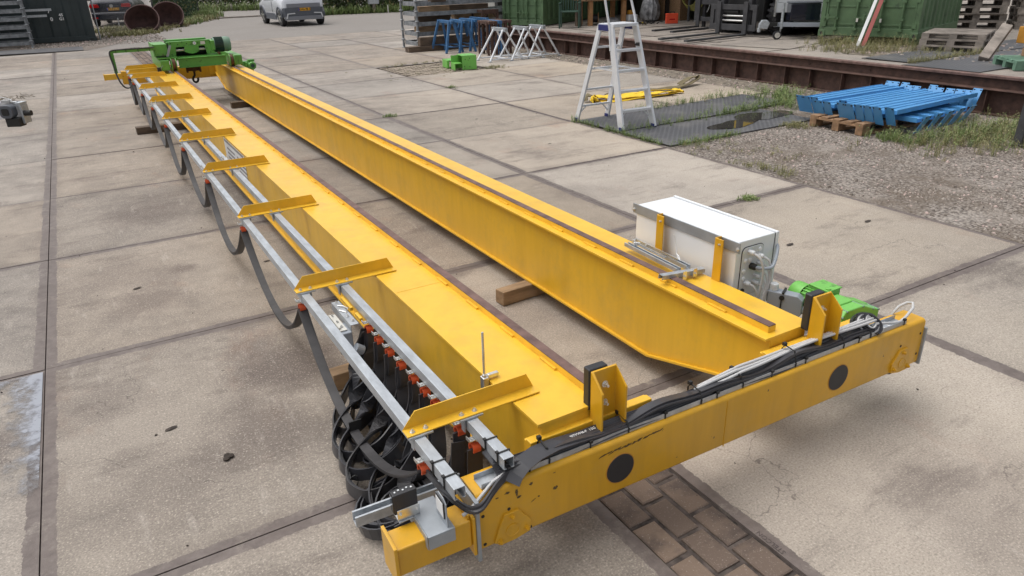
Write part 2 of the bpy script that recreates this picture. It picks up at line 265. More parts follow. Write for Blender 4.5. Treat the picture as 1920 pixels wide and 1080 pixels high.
# ---------------------------------------------------------------- mesh helper
COL = S.collection
class MB:
    def __init__(s, T=None): s.v = []; s.f = []; s.r = []; s.T = T; s.mi = []; s.cur = 0
    def P(s, p):
        p = Vector(p); s.v.append(s.T @ p if s.T else p); return len(s.v)-1
    def face(s, ids, r=0.5): s.f.append(ids); s.r.append(r); s.mi.append(s.cur)
    def poly(s, pts, r=0.5): s.face([s.P(p) for p in pts], r)
    def hexa(s, p, r=0.5):            # 8 points: bottom 4 ccw, top 4 ccw
        i = [s.P(q) for q in p]
        for f in ((3,2,1,0),(4,5,6,7),(0,1,5,4),(1,2,6,5),(2,3,7,6),(3,0,4,7)): s.face([i[k] for k in f], r)
    def box(s, x0, x1, y0, y1, z0, z1, r=0.5):
        s.hexa([(x0,y0,z0),(x1,y0,z0),(x1,y1,z0),(x0,y1,z0),(x0,y0,z1),(x1,y0,z1),(x1,y1,z1),(x0,y1,z1)], r)
    def beam(s, a, b, w, h, upv=(0,0,1), r=0.5):   # rectangular bar from a to b
        a = Vector(a); b = Vector(b); d = (b-a).normalized(); u = Vector(upv)
        sdir = d.cross(u)
        if sdir.length < 1e-4: sdir = d.cross(Vector((1,0,0)))
        sdir.normalize(); u = sdir.cross(d).normalized()
        q = [sdir*(-w/2)-u*(h/2), sdir*(w/2)-u*(h/2), sdir*(w/2)+u*(h/2), sdir*(-w/2)+u*(h/2)]
        s.hexa([a+q[0], a+q[1], b+q[1], b+q[0], a+q[3], a+q[2], b+q[2], b+q[3]], r)
    def prism(s, pts, fn, a0, a1, r=0.5):   # pts 2D polygon, fn(u,v,a)->xyz
        lo = [s.P(fn(u, v, a0)) for u, v in pts]; hi = [s.P(fn(u, v, a1)) for u, v in pts]
        n = len(pts); s.face(lo[::-1], r); s.face(hi, r)
        for i in range(n): s.face([lo[i], lo[(i+1)%n], hi[(i+1)%n], hi[i]], r)
    def cyl(s, a, b, ra, rb=None, n=16, r=0.5, cap=True):
        a = Vector(a); b = Vector(b); rb = ra if rb is None else rb
        d = (b-a).normalized(); x = d.orthogonal().normalized(); y = d.cross(x)
        A = [s.P(a+(x*math.cos(t)+y*math.sin(t))*ra) for t in [2*math.pi*k/n for k in range(n)]]
        B = [s.P(b+(x*math.cos(t)+y*math.sin(t))*rb) for t in [2*math.pi*k/n for k in range(n)]]
        for i in range(n): s.face([A[i], A[(i+1)%n], B[(i+1)%n], B[i]], r)
        if cap: s.face(A[::-1], r); s.face(B, r)
    def rings(s, a, d, prof, n=20, r=0.5, cap=True):     # lathe: prof [(t along d, radius)]
        a = Vector(a); d = Vector(d).normalized(); x = d.orthogonal().normalized(); y = d.cross(x); L = []
        for t, q in prof: L.append([s.P(a+d*t+(x*math.cos(2*math.pi*k/n)+y*math.sin(2*math.pi*k/n))*q) for k in range(n)])
        for A, B in zip(L, L[1:]):
            for i in range(n): s.face([A[i], A[(i+1)%n], B[(i+1)%n], B[i]], r)
        if cap: s.face(L[0][::-1], r); s.face(L[-1], r)
    def tube(s, path, rad, n=8, r=0.5):
        path = [Vector(p) for p in path]; L = []; x = None
        for i, p in enumerate(path):
            d = (path[min(i+1, len(path)-1)]-path[max(i-1, 0)]).normalized()
            x = d.orthogonal().normalized() if x is None else (x-d*x.dot(d)).normalized()
            y = d.cross(x); L.append([s.P(p+(x*math.cos(2*math.pi*k/n)+y*math.sin(2*math.pi*k/n))*rad) for k in range(n)])
        for A, B in zip(L, L[1:]):
            for i in range(n): s.face([A[i], A[(i+1)%n], B[(i+1)%n], B[i]], r)
        s.face(L[0][::-1], r); s.face(L[-1], r)
    def ribbon(s, path, wdir, w, th, r=0.5):
        path = [Vector(p) for p in path]; L = []
        for i, p in enumerate(path):
            d = (path[min(i+1, len(path)-1)]-path[max(i-1, 0)]).normalized()
            wd = Vector(wdir(i/(len(path)-1)) if callable(wdir) else wdir); wd = (wd-d*wd.dot(d)).normalized(); nn = d.cross(wd)
            L.append([s.P(p+wd*(w/2)*a+nn*(th/2)*b) for a, b in ((-1,-1),(1,-1),(1,1),(-1,1))])
        for A, B in zip(L, L[1:]):
            for i in range(4): s.face([A[i], A[(i+1)%4], B[(i+1)%4], B[i]], r)
        s.face(L[0][::-1], r); s.face(L[-1], r)
    def build(s, name, mat, parent=None, smooth=False, bevel=0, seg=2, rnd=False):
        vs = s.v; c = Vector((0, 0, 0))
        lo = Vector([min(v[i] for v in vs) for i in range(3)]); hi = Vector([max(v[i] for v in vs) for i in range(3)])
        c = Vector(((lo.x+hi.x)/2, (lo.y+hi.y)/2, lo.z))
        me = bpy.data.meshes.new(name); me.from_pydata([tuple(v-c) for v in vs], [], s.f)
        if rnd:
            a = me.attributes.new('rnd', 'FLOAT', 'FACE')
            a.data.foreach_set('value', s.r)
        if max(s.mi, default=0) > 0: me.polygons.foreach_set('material_index', s.mi)
        bm = bmesh.new(); bm.from_mesh(me); bmesh.ops.recalc_face_normals(bm, faces=bm.faces[:])
        if smooth:
            for f in bm.faces: f.smooth = True
            for e in bm.edges:
                if len(e.link_faces) == 2 and e.calc_face_angle(0) > R(40): e.smooth = False
        bm.to_mesh(me); bm.free()
        for q in (mat if isinstance(mat, (list, tuple)) else [mat]): me.materials.append(M[q] if isinstance(q, str) else q)
        o = bpy.data.objects.new(name, me); COL.objects.link(o)
        o.location = c
        if parent is not None:
            o.parent = parent; pl = ABS.get(parent.name, Vector((0,0,0))); o.location = c - pl
            ABS[o.name] = c
        else: ABS[o.name] = c
        if bevel:
            md = o.modifiers.new('bevel', 'BEVEL'); md.width = bevel; md.segments = seg; md.limit_method = 'ANGLE'; md.angle_limit = R(35)
            md.harden_normals = False
        return o
ABS = {}
def tag(o, label=None, cat=None, group=None, kind=None):
    if label: o['label'] = label
    if cat: o['category'] = cat
    if group: o['group'] = group
    if kind: o['kind'] = kind
    return o
def thing(name, label, cat, loc, rz=0, group=None, world=True):
    """Empty at the base. world=True: the parts are given in world metres (no rotation); else in local metres."""
    o = bpy.data.objects.new(name, None); COL.objects.link(o); o.location = loc; o.rotation_euler = (0, 0, rz)
    o.empty_display_size = 0.2
    ABS[o.name] = Vector(loc) if world else Vector((0, 0, 0))
    return tag(o, label, cat, group)
def copy_tree(o, parent=None):
    c = o.copy(); COL.objects.link(c); c.parent = parent
    for ch in [x for x in bpy.data.objects if x.parent == o]: copy_tree(ch, c)
    return c
def text_mesh(body, size, T, ext=0.0008, bold=0.0):
    cu = bpy.data.curves.new('txt', 'FONT'); cu.body = body; cu.size = size; cu.extrude = ext; cu.align_x = 'CENTER'; cu.align_y = 'CENTER'; cu.offset = bold
    cu.resolution_u = 2
    o = bpy.data.objects.new('txt', cu); COL.objects.link(o)
    dg = bpy.context.evaluated_depsgraph_get(); dg.update(); me = bpy.data.meshes.new_from_object(o.evaluated_get(dg))
    mb = MB(); mb.v = [T @ v.co for v in me.vertices]; mb.f = [list(p.vertices) for p in me.polygons]; mb.r = [0.5]*len(mb.f); mb.mi = [0]*len(mb.f)
    bpy.data.objects.remove(o); return mb
def frame_mat(o, xd, yd):   # matrix whose local x,y lie along xd,yd
    xd = Vector(xd).normalized(); yd = Vector(yd); yd = (yd-xd*yd.dot(xd)).normalized(); zd = xd.cross(yd)
    m = Matrix((xd, yd, zd)).transposed().to_4x4(); return Matrix.Translation(o) @ m
def bolt(mb, p, d, r=0.009, h=0.008):
    p = Vector(p); d = Vector(d).normalized()
    mb.cyl(p, p+d*0.002, r*1.5, n=12); mb.cyl(p+d*0.002, p+d*(0.002+h), r, n=6); mb.cyl(p+d*(0.002+h), p+d*(0.002+h*1.6), r*0.55, n=8)

# ---------------------------------------------------------------- ground
mb = MB(); mb.poly([(-60,-20,-0.045),(80,-20,-0.045),(80,90,-0.045),(-60,90,-0.045)])
tag(mb.build('ground', 'earth'), kind='structure')
mb = MB(); mb.poly([(-14,-8,-0.016),(6.44,-8,-0.016),(6.44,22.6,-0.016),(-14,22.6,-0.016)]); tag(mb.build('joint_soil', pmat('joint_soil', (0.085, 0.068, 0.06), 0.95, 0, 0.6, 18)), kind='structure')

def slab_mesh():
    vs = []; fs = []; uv = []; rnd = []; ew = []; eh = []
    rs = random.Random(3)
    def add(x0, x1, y0, y1, ex, ey):
        g = 0.003; b = len(vs); dz = [rs.uniform(-0.0025, 0.0025) for _ in range(2)]; z = rs.uniform(-0.003, 0.0)
        pts = [(x0+g, y0+g), (x1-g, y0+g), (x1-g, y1-g), (x0+g, y1-g)]
        zz = [z, z+dz[0], z+dz[0]+dz[1], z+dz[1]]
        for (x, y), q in zip(pts, zz): vs.append((x, y, q))
        for (x, y), q in zip(pts, zz): vs.append((x, y, -0.05))
        r_ = rs.random(); fs.append((b, b+1, b+2, b+3)); rnd.append(r_); ew.append(ex); eh.append(ey)
        sx, sy = 2.0, 2.0
        uv.extend([(0, 0), (sx, 0), (sx, sy), (0, sy)])
        for i in range(4):
            j = (i+1) % 4; fs.append((b+j, b+i, b+4+i, b+4+j)); rnd.append(r_); ew.append(9.0); eh.append(9.0); uv.extend([(0, 0)]*4)
    left = [-14+2*i for i in range(8)]
    for k in range(-4, 12):
        y0 = 2*k; y1 = y0+2 if k < 11 else 22.6
        ey = 0.05 if k <= 0 else 0.022
        if k >= 2: ey = 0.010
        for i, x in enumerate(left):
            if x+2 <= 2.01 and not (k < -2 and x < -6):
                add(x, x+2, y0, y1, 0.055, ey)
        add(2.385, 4.43, y0, y1, 0.050, max(ey, 0.02))
        add(4.43, 6.44, y0, y1, 0.045 if k < 3 else 0.025, max(ey, 0.02))
        if k >= 2:
            ex = 0.02
            if not (k == 5): add(6.44, 8.44, y0, y1, 0.03, max(ey, 0.02))
            else: add(6.44, 8.44, 11.9, 12.0, 0, 0)
            if k >= 2: add(8.44, 10.44, y0, y1, ex, ey)
        if k >= 8:
            for x in (10.44, 12.44): add(x, x+2, y0, y1, ex, ey)
    me = bpy.data.meshes.new('concrete_slabs'); me.from_pydata(vs, [], fs)
    u = me.uv_layers.new(name='m'); u.data.foreach_set('uv', [c for p in uv for c in p])
    for n, d in (('rnd', rnd), ('ew', ew), ('eh', eh)):
        a = me.attributes.new(n, 'FLOAT', 'FACE'); a.data.foreach_set('value', d)
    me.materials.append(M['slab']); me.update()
    o = bpy.data.objects.new('concrete_slabs', me); COL.objects.link(o); return tag(o, kind='structure')
slab_mesh()

# brick strip between two slab columns
mb = MB(); rs = random.Random(5)
W3 = 0.385/3
for c in range(3):
    y = -8.2 + c*0.075
    while y < 22.5:
        x0 = 2.0+c*W3; j = rs.uniform(-0.003, 0.003); z = rs.uniform(-0.010, -0.003); L = 0.21
        if -8.2 < y < -1.0 or y > 8:
            a = 0.010; q = 0.006
            lo = [(x0+a+j, y+a), (x0+W3-a+j, y+a+rs.uniform(-.003,.003)), (x0+W3-a+j, y+L-a), (x0+a+j, y+L-a+rs.uniform(-.003,.003))]
            hi = [(x0+a+q+j, y+a+q), (x0+W3-a-q+j, y+a+q), (x0+W3-a-q+j, y+L-a-q), (x0+a+q+j, y+L-a-q)]
            mb.hexa([(p[0], p[1], z-0.03) for p in lo]+[(p[0], p[1], z-0.004) for p in lo], rs.random()); mb.hexa([(p[0], p[1], z-0.0045) for p in lo]+[(p[0], p[1], z) for p in hi], mb.r[-1])
        y += L
tag(mb.build('brick_paving', 'brick', rnd=True), kind='structure')
mb = MB()
for (xa, xb, ya, yb, L, w) in ((6.48, 8.42, 10.02, 11.88, 0.21, 0.105),):
    nx = int((xb-xa)/L); ny = int((yb-ya)/w)
    for i in range(nx+1):
        for k in range(ny):
            x = xa+i*L-(L/2 if k % 2 else 0); 
            if x < xa-0.01 or x+L > xb+0.02: continue
            z = rs.uniform(-0.015, -0.002); mb.box(x+.012, x+L-.012, ya+k*w+.012, ya+(k+1)*w-.012, -0.04, z, rs.random())
tag(mb.build('cobbled_patch', pmat('pale_setts', (0.30, 0.25, 0.195), 0.9, 0, 0.3, 20)), kind='structure')

# gravel yard, asphalt, verge, platform
mb = MB(); mb.poly([(6.47,-9,-0.012),(11.6,-9,-0.012),(11.6,4.0,-0.012),(6.47,4.0,-0.012)]); tag(mb.build('gravel_yard', 'gravel'), kind='structure')
mb = MB(); mb.poly([(10.46,4.0,-0.010),(11.6,4.0,-0.010),(11.6,16,-0.010),(10.46,16,-0.010)]); tag(mb.build('dirt_strip', 'dryearth'), kind='structure')
mb = MB(); mb.poly([(-40,22.62,-0.004),(70,22.62,-0.004),(70,90,-0.004),(-40,90,-0.004)]); tag(mb.build('asphalt_road', 'asphalt'), kind='structure')
mb = MB(); mb.poly([(x, y, 0.002) for x, y in ((-20,22.64),(0.9,22.66),(1.7,24.2),(2.6,27.0),(3.7,29.6),(5.0,32.6),(6.6,35.9),(7.4,37.4),(7.7,41),(7.7,60),(-20,60))])
tag(mb.build('gravel_verge', 'gravel'), kind='structure')
mb = MB(); mb.box(7.3, 11.8, 37.9, 38.15, -0.01, 0.07); mb.box(11.8, 30, 39.2, 39.4, -0.01, 0.07)
tag(mb.build('kerb', 'concrete', bevel=0.02), kind='structure')
ZP = 0.50
mb = MB(); mb.box(11.40, 14.6, -12, 16.2, 0.0, ZP); mb.box(14.6, 45, 2.4, 16.2, 0.0, ZP); mb.box(14.6, 45, -12, 2.4, 0.0, ZP)
tag(mb.build('raised_platform', 'concrete'), kind='structure')
# joints of the platform slabs as thin dark strips
mb = MB()
for y in (5.0, 6.9, 8.9, 10.9, 12.9): mb.box(11.42, 16.5, y, y+0.03, ZP+0.001, ZP+0.005)
for x in (12.1, 14.1): mb.box(x, x+0.03, 5.0, 15, ZP+0.0055, ZP+0.009)
tag(mb.build('platform_joints', 'earth'), kind='structure')
mb = MB(); mb.poly([(x, y, ZP+0.004) for x, y in ((12.15,-6),(16,-6),(16,5.6),(13.7,5.42),(12.15,3.9))]); tag(mb.build('gravel_bed', 'dryearth'), kind='structure')
mb = MB(); mb.poly([(x, y, ZP+0.010) for x, y in ((11.66,6.62),(12.05,4.97),(13.6,5.40),(13.35,7.0))]); tag(mb.build('pale_floor_slab', 'concrete'), kind='structure')

# puddles
mb = MB()
def blob(mb, cx, cy, rx, ry, z, n=40, seed=1, rot=0, amp=0.16):
    q = random.Random(seed); ph = [q.uniform(0, 6.28) for _ in range(5)]
    pts = []
    for i in range(n):
        a = 2*math.pi*i/n; k = 1+sum(amp/(j+1)*math.sin((j+2)*a+ph[j]) for j in range(5))
        x = math.cos(a)*rx*k; y = math.sin(a)*ry*k
        pts.append((cx+x*math.cos(rot)-y*math.sin(rot), cy+x*math.sin(rot)+y*math.cos(rot), z))
    mb.poly(pts)
blob(mb, 8.05, 2.45, 0.45, 0.20, 0.0135, seed=4, rot=0.15); blob(mb, 8.78, 2.62, 0.50, 0.24, 0.0140, seed=9, rot=0.1)
tag(mb.build('puddle', 'puddle'), kind='structure')
mb = MB(); mb.poly([(-0.010,-0.035,0.0035),(-1.2,-0.035,0.0035),(-1.2,-1.4,0.0035),(-0.012,-1.4,0.0035)])
tag(mb.build('edge_puddle', 'milky'), kind='structure')

# ---------------------------------------------------------------- the bridge crane
ZD = 0.55                       # deck top
crane = thing('bridge_crane', 'long yellow double girder overhead crane lying on timbers across the concrete yard', 'crane', (1.35, -2.74, 0.1))
Y0, Y1 = -2.62, 10.95
def girder(xa, xb, web0, web1, rail_x, wtop_dx):
    # web box with raked ends: side profile
    prof = [(Y0, 0.315), (-1.87, 0.112), (10.05, 0.112), (Y1-0.02, 0.33), (Y1-0.02, ZD-0.012), (Y0, ZD-0.012)]
    mb = MB(); mb.prism(prof, lambda u, v, a: (a, u, v), web0, web1)
    g = mb.build('main_girder', 'yellow', crane, bevel=0.002)
    mb = MB()          # bottom flange follows the rake
    fp = [(Y0, 0.303), (-1.87, 0.100), (10.05, 0.100), (Y1-0.02, 0.318), (Y1-0.02, 0.3295), (10.05, 0.1115), (-1.87, 0.1115), (Y0, 0.3145)]
    mb.prism(fp, lambda u, v, a: (a, u, v), web0-0.020, web1+0.020); mb.build('bottom_flange', 'yellow', g)
    mb = MB(); mb.box(xa, xb, Y0-0.005, Y1, ZD-0.0115, ZD)
    y = -2.35
    while y < 10.6:          # stitch welds beside the rail
        mb.beam((rail_x-0.004, y, ZD+0.0045), (rail_x-0.004, y+0.11, ZD+0.0045), 0.012, 0.009); y += 0.33
    for y in (-1.3, 3.6): mb.box(xa+0.01, rail_x-0.012, y, y+0.0035, ZD+0.0002, ZD+0.0012)
    mb.build('top_plate', 'yellow', g, bevel=0.0015)
    mb = MB(); mb.box(rail_x, rail_x+0.045, Y0+0.03, Y1-0.05, ZD+0.0005, ZD+0.028); mb.build('rail_bar', 'yellow', g)
    mb = MB(); mb.box(rail_x+0.001, rail_x+0.044, Y0+0.03, Y1-0.05, ZD+0.0285, ZD+0.033); mb.build('rail_head', 'rail_rust', g, bevel=0.0015)
    return g
gl = girder(1.655, 1.985, 1.672, 1.965, 1.918, 0)
gr = girder(2.798, 3.085, 2.835, 3.060, 2.852, 0)
# rating plate on the left girder
mb = MB(); mb.box(1.6690, 1.6712, 2.42, 3.42, 0.21, 0.505); dp = mb.build('rating_plate', 'white', gl)
mb = MB(); mb.box(1.6680, 1.6690, 2.44, 3.40, 0.475, 0.500)
for i in range(2):
    for k in range(5):
        y = 3.30-i*0.50; mb.box(1.6680, 1.6690, y-0.40, y-0.02+0.0*k, 0.435-k*0.045-0.020, 0.435-k*0.045)
mb.build('plate_print', pmat('grey_print', (0.28, 0.28, 0.29), 0.6, 0, 0.5, 60), dp)

# end carriages
def carriage(T, near=True):
    Lc, Wc, Hc = 2.36, 0.125, 0.240
    def rr(a0, a1, z0, z1, r, n=5):  # rounded rectangle profile (v,w)
        p = []
        for cx, cz, s0 in ((a1-r, z1-r, 0), (a0+r, z1-r, 90), (a0+r, z0+r, 180), (a1-r, z0+r, 270)):
            for k in range(n+1): a = R(s0+90*k/n); p.append((cx+r*math.cos(a), cz+r*math.sin(a)))
        return p
    mb = MB(T); out = rr(0, Wc, 0, Hc, 0.018); inn = rr(0.008, Wc-0.008, 0.008, Hc-0.008, 0.011)
    o1 = [mb.P((0, v, w)) for v, w in out]; o2 = [mb.P((Lc, v, w)) for v, w in out]
    i1 = [mb.P((0, v, w)) for v, w in inn]; i2 = [mb.P((Lc, v, w)) for v, w in inn]; n = len(out)
    for k in range(n):
        j = (k+1) % n
        mb.face([o1[k], o1[j], o2[j], o2[k]]); mb.face([i1[k], i1[j], i2[j], i2[k]]); mb.face([o1[k], o1[j], i1[j], i1[k]]); mb.face([o2[k], o2[j], i2[j], i2[k]])
    mb.cur = 1
    for u, w in ((0.020, 0.148), (0.022, 0.026), (2.338, 0.170), (2.340, 0.060), (0.118, 0.135), (2.20, 0.142), (0.20, 0.018)): mb.cyl((u, -0.0012, w), (u, 0.001, w), 0.0062, n=14)
    mb.cur = 0; mb.box(1.105, 1.109, -0.0022, 0.0005, 0.004, Hc-0.02); mb.cur = 2
    if near:           # scrapes through the paint
        q = random.Random(11)
        def chip(u, w, a, b, seed, ang=0):
            qq = random.Random(seed); pts = []
            for i in range(18):
                t_ = 2*math.pi*i/18; k = qq.uniform(0.55, 1.15); x = a*k*math.cos(t_); z = b*k*math.sin(t_)
                pts.append((u+x*math.cos(ang)-z*math.sin(ang), -0.0009, w+x*math.sin(ang)+z*math.cos(ang)))
            mb.poly(pts)
        for k in range(34):
            f = k/33; chip(0.50+0.27*f+q.uniform(-.004,.004), 0.198+0.012*f+q.uniform(-.004,.004), q.uniform(.006,.016), q.uniform(.0015,.0045), k, 0.35)
        for cc in ((0.150, 0.190, 0.006, 0.018, 60), (0.158, 0.170, 0.011, 0.006, 61), (0.114, 0.205, 0.010, 0.006, 62), (0.206, 0.205, 0.008, 0.007, 63), (0.304, 0.145, 0.011, 0.008, 64, .3), (0.075, 0.200, 0.007, 0.003, 65), (0.215, 0.130, 0.013, 0.002, 66, .5), (0.235, 0.137, 0.005, 0.004, 67), (0.30, 0.212, 0.006, 0.002, 68), (0.86, 0.05, 0.005, 0.002, 69)): chip(*cc)
    c = mb.build('end_carriage', ['yellow_worn', 'ink', pmat('scraped_primer', (0.13, 0.085, 0.03), 0.7, 0, 0.6, 120)], crane, smooth=True)
    for u in (0.585, 1.775):
        mb = MB(T); mb.cyl((u, -0.0032, 0.112), (u, 0.001, 0.112), 0.061, n=40); cd_ = mb.build('cover_disc', 'black', c, bevel=0.001)
        mb = MB(T); mb.rings((u, 0.0005, 0.112), (0, -1, 0), [(0, 0.0655), (0.0022, 0.0648), (0.0026, 0.0615), (0, 0.0612)], 40, cap=False); mb.build('disc_rim', 'amber', cd_, smooth=True)
    for u, sgn in ((0.125, 1), (2.225, -1)):     # wheel bearing plates
        pts = [(-0.028, 0.070), (0.028, 0.070), (0.074, 0.008), (0.070, -0.040), (0.012, -0.052), (-0.040, -0.052), (-0.070, -0.034), (-0.052, 0.020)]
        mb = MB(T); mb.prism([(u+sgn*a, 0.052+b) for a, b in pts], lambda x, z, a: (x, a, z), -0.009, 0.003); bp = mb.build('bearing_plate', 'yellow_worn', c, bevel=0.0015)
        for k, (a, b) in enumerate(((0, 0.052), (0.056, -0.022), (-0.048, -0.034))):
            mb = MB(T); bolt(mb, (u+sgn*a, -0.009, 0.052+b), (0, -1, 0), 0.0085, 0.007); mb.build('bolt', 'yellow_worn', bp)
        mb = MB(T); mb.rings((u, -0.0085, 0.047), (0, -1, 0), [(0, 0.027), (0.003, 0.027), (0.003, 0.023), (0.001, 0.022), (0.001, 0.004), (-0.001, 0.003)], 28); mb.build('axle_cap', 'yellow_worn', bp, smooth=True)
        mb = MB(T); mb.rings((u, -0.0080, 0.047), (0, -1, 0), [(0, 0.0285), (0.0008, 0.0285)], 28); mb.build('axle_groove', 'ink', bp)
        mb = MB(T); mb.rings((u, 0.03, 0.030), (0, 1, 0), [(0, 0.062), (0.012, 0.062), (0.013, 0.050), (0.052, 0.050), (0.053, 0.062), (0.065, 0.062)], 32); mb.build('travel_wheel', 'darksteel', c, smooth=True)
    return c
Tn = Matrix.Translation((1.352, -2.728, 0.208)) @ Matrix.Rotation(R(-1.44), 4, 'Z') @ Matrix.Rotation(R(-0.35), 4, 'Y')
Tf = Matrix.Translation((1.20, 10.96, 0.230))
cn = carriage(Tn); cf = carriage(Tf, False)
# joint plates where the girders meet the carriages
for T, xs in ((Tn, ((0.262, 0.80), (1.42, 2.02))),):
    for a, b in xs:
        mb = MB(T); mb.box(a, b, 0.094, 0.128, 0.2405, 0.288); mb.box(a, b, 0.1265, 0.142, 0.06, 0.280); mb.build('joint_plate', 'yellow', cn, bevel=0.003)
for a, b in ((0.38, 0.86), (1.52, 2.1)):
    mb = MB(Tf); mb.box(a, b, -0.012, -0.0005, 0.05, 0.285); mb.build('joint_plate', 'yellow', cf, bevel=0.003)
# steel end plates and the projecting buffer tube
mb = MB(Tn); mb.box(-0.014, -0.0005, -0.022, 0.140, -0.018, 0.232); mb.build('end_plate', 'steelgrey', cn, bevel=0.002)
mb = MB(Tn); mb.box(2.3605, 2.371, -0.012, 0.10, 0.0, 0.195); mb.build('end_plate', 'steelgrey', cn, bevel=0.002)
mb = MB(Tn)
mb.box(-0.026, -0.0145, -0.018, 0.122, 0.012, 0.170); mb.box(-0.036, -0.0265, 0.002, 0.100, 0.045, 0.175)
ft = mb.build('tube_flange', 'yellow_worn', cn, bevel=0.003)
mb = MB(Tn); mb.box(-0.285, -0.0262, -0.008, 0.092, 0.048, 0.158); bt = mb.build('buffer_tube', 'yellow_worn', cn, bevel=0.006, seg=3)
mb = MB(Tn); mb.box(-0.297, -0.2855, -0.020, 0.104, 0.020, 0.176); mb.build('tube_end_plate', 'yellow_worn', cn, bevel=0.002)
mb = MB(Tf); mb.box(-0.285, 0.0, 0.01, 0.110, 0.10, 0.20); mb.box(-0.295, -0.285, -0.002, 0.122, 0.09, 0.215); mb.build('buffer_tube', 'yellow', cf, bevel=0.005)

# buffer stops: folded channel with rubber pad
def stop(u0, T, flip=False, zc=0.2405):
    w = 0.112; H = 0.245
    prof = [(u0, 0.004), (u0+0.008, 0.004), (u0+0.008, 0.066), (u0+w-0.008, 0.066), (u0+w-0.008, 0.004), (u0+w, 0.004), (u0+w, 0.076), (u0, 0.076)]
    mb = MB(T)
    def H_of(v): return H if v > 0.06 else H-0.060
    n = len(prof)
    lo = [mb.P((a, b+0.036, zc+0.003)) for a, b in prof]; hi = [mb.P((a, b+0.036, zc+H_of(b))) for a, b in prof]
    for i in range(n): mb.face([lo[i], lo[(i+1)%n], hi[(i+1)%n], hi[i]])
    mb.face([hi[0], hi[1], hi[2], hi[7]]); mb.face([hi[2], hi[3], hi[6], hi[7]]); mb.face([hi[3], hi[4], hi[5], hi[6]]); mb.face(lo[::-1])
    o = mb.build('buffer_stop', 'yellow_worn', crane, bevel=0.0015)
    mb = MB(T); mb.box(u0-0.006, u0+w-0.035, 0.1125, 0.150, zc+0.080, zc+H+0.006); mb.build('rubber_pad', 'black', o, bevel=0.006, seg=3)
    for z in (0.105, 0.182):
        mb = MB(T); bolt(mb, (u0+0.056, 0.1015, zc+z), (0, -1, 0), 0.009, 0.009); mb.cyl((u0+0.056, 0.09, zc+z), (u0+0.056, 0.080, zc+z), 0.005, n=8); mb.build('bolt', 'zinc', o)
    return o
def T_id(*p): return p
stop(0.525, Tn); stop(1.672, Tn)
for xx in (1.86, 2.83):
    pass

# left side brackets (folded angles) carrying the two cable rails
BY = [-2.455, -1.035, 0.385, 1.80, 3.22, 4.64, 6.06, 7.48, 8.90, 9.60, 10.30]
for i, y in enumerate(BY):
    x0, x1 = 1.236, 1.772; z = ZD+0.003; lw = 0.052; lh = 0.066
    mb = MB()
    prof = [(y, z), (y+lw, z), (y+lw, z+lh), (y+lw-0.005, z+lh), (y+lw-0.005, z+0.005), (y, z+0.005)]
    a = [mb.P((x0+(0.0 if v < z+0.01 else 0.052*(v-z)/lh), u, v)) for u, v in prof]
    b = [mb.P((x1-(0.0 if v < z+0.01 else 0.030*(v-z)/lh), u, v)) for u, v in prof]
    for k in range(6): mb.face([a[k], a[(k+1)%6], b[(k+1)%6], b[k]])
    mb.face([a[0], a[1], a[4], a[5]][::-1]); mb.face([a[1], a[2], a[3], a[4]][::-1]); mb.face([b[0], b[1], b[4], b[5]]); mb.face([b[1], b[2], b[3], b[4]])
    br = mb.build('cable_bracket', 'yellow', crane, bevel=0.0008)
    if y < 7.6:
        for bx in (1.262, 1.312, 1.452, 1.505):
            mb = MB(); bolt(mb, (bx, y+0.020, z+0.005), (0, 0, 1), 0.0068, 0.006); mb.build('bolt', 'zinc', br)
    mb = MB()
    for xc in (1.285, 1.482): mb.box(xc-0.045, xc+0.045, y-0.006, y+0.040, ZD-0.004, z-0.0005); mb.box(xc-0.028, xc-0.023, y+0.004, y+0.03, ZD-0.060, ZD-0.004); mb.box(xc+0.023, xc+0.028, y+0.004, y+0.03, ZD-0.060, ZD-0.004)
    mb.box(1.329, 1.438, y+0.008, y+0.030, ZD-0.0005, z-0.001)
    mb.build('rail_clamp', 'galv', br)
def crail(x, y0, y1, name='cable_rail', z0=None):
    # C section, open at the bottom
    w, h, t_ = 0.040, 0.044, 0.003; z1 = ZD-0.006; z0 = z1-h
    pr = [(-w/2, z0), (-w/2+0.011, z0), (-w/2+0.011, z0+t_), (-w/2+t_, z0+t_), (-w/2+t_, z1-t_), (w/2-t_, z1-t_), (w/2-t_, z0+t_), (w/2-0.011, z0+t_), (w/2-0.011, z0), (w/2, z0), (w/2, z1), (-w/2, z1)]
    mb = MB(); n = len(pr)
    A = [mb.P((x+u, y0, v)) for u, v in pr]; B = [mb.P((x+u, y1, v)) for u, v in pr]
    for i in range(n): mb.face([A[i], A[(i+1)%n], B[(i+1)%n], B[i]])
    for E_ in (A, B):
        mb.face([E_[0], E_[1], E_[2], E_[3]]); mb.face([E_[3], E_[4], E_[11], E_[0]]); mb.face([E_[4], E_[5], E_[10], E_[11]]); mb.face([E_[5], E_[6], E_[9], E_[10]]); mb.face([E_[6], E_[7], E_[8], E_[9]])
    return mb.build(name, 'galv', crane, bevel=0.0015)
cr1 = crail(1.278, -2.765, 10.45); cr2 = crail(1.482, -2.72, 10.45)
for cr, x, yy in ((cr1, 1.278, 1.98), (cr2, 1.482, 2.22), (cr1, 1.278, 5.95), (cr2, 1.482, 6.0)):
    mb = MB(); mb.box(x-0.03, x+0.03, yy-0.05, yy+0.05, ZD-0.0055, ZD-0.001)
    for dy in (-0.035, 0.035): bolt(mb, (x-0.022, yy+dy, ZD-0.001), (0, 0, 1), 0.006, 0.012); bolt(mb, (x+0.022, yy+dy, ZD-0.001), (0, 0, 1), 0.006, 0.012)
    mb.build('rail_splice', 'zinc', cr)
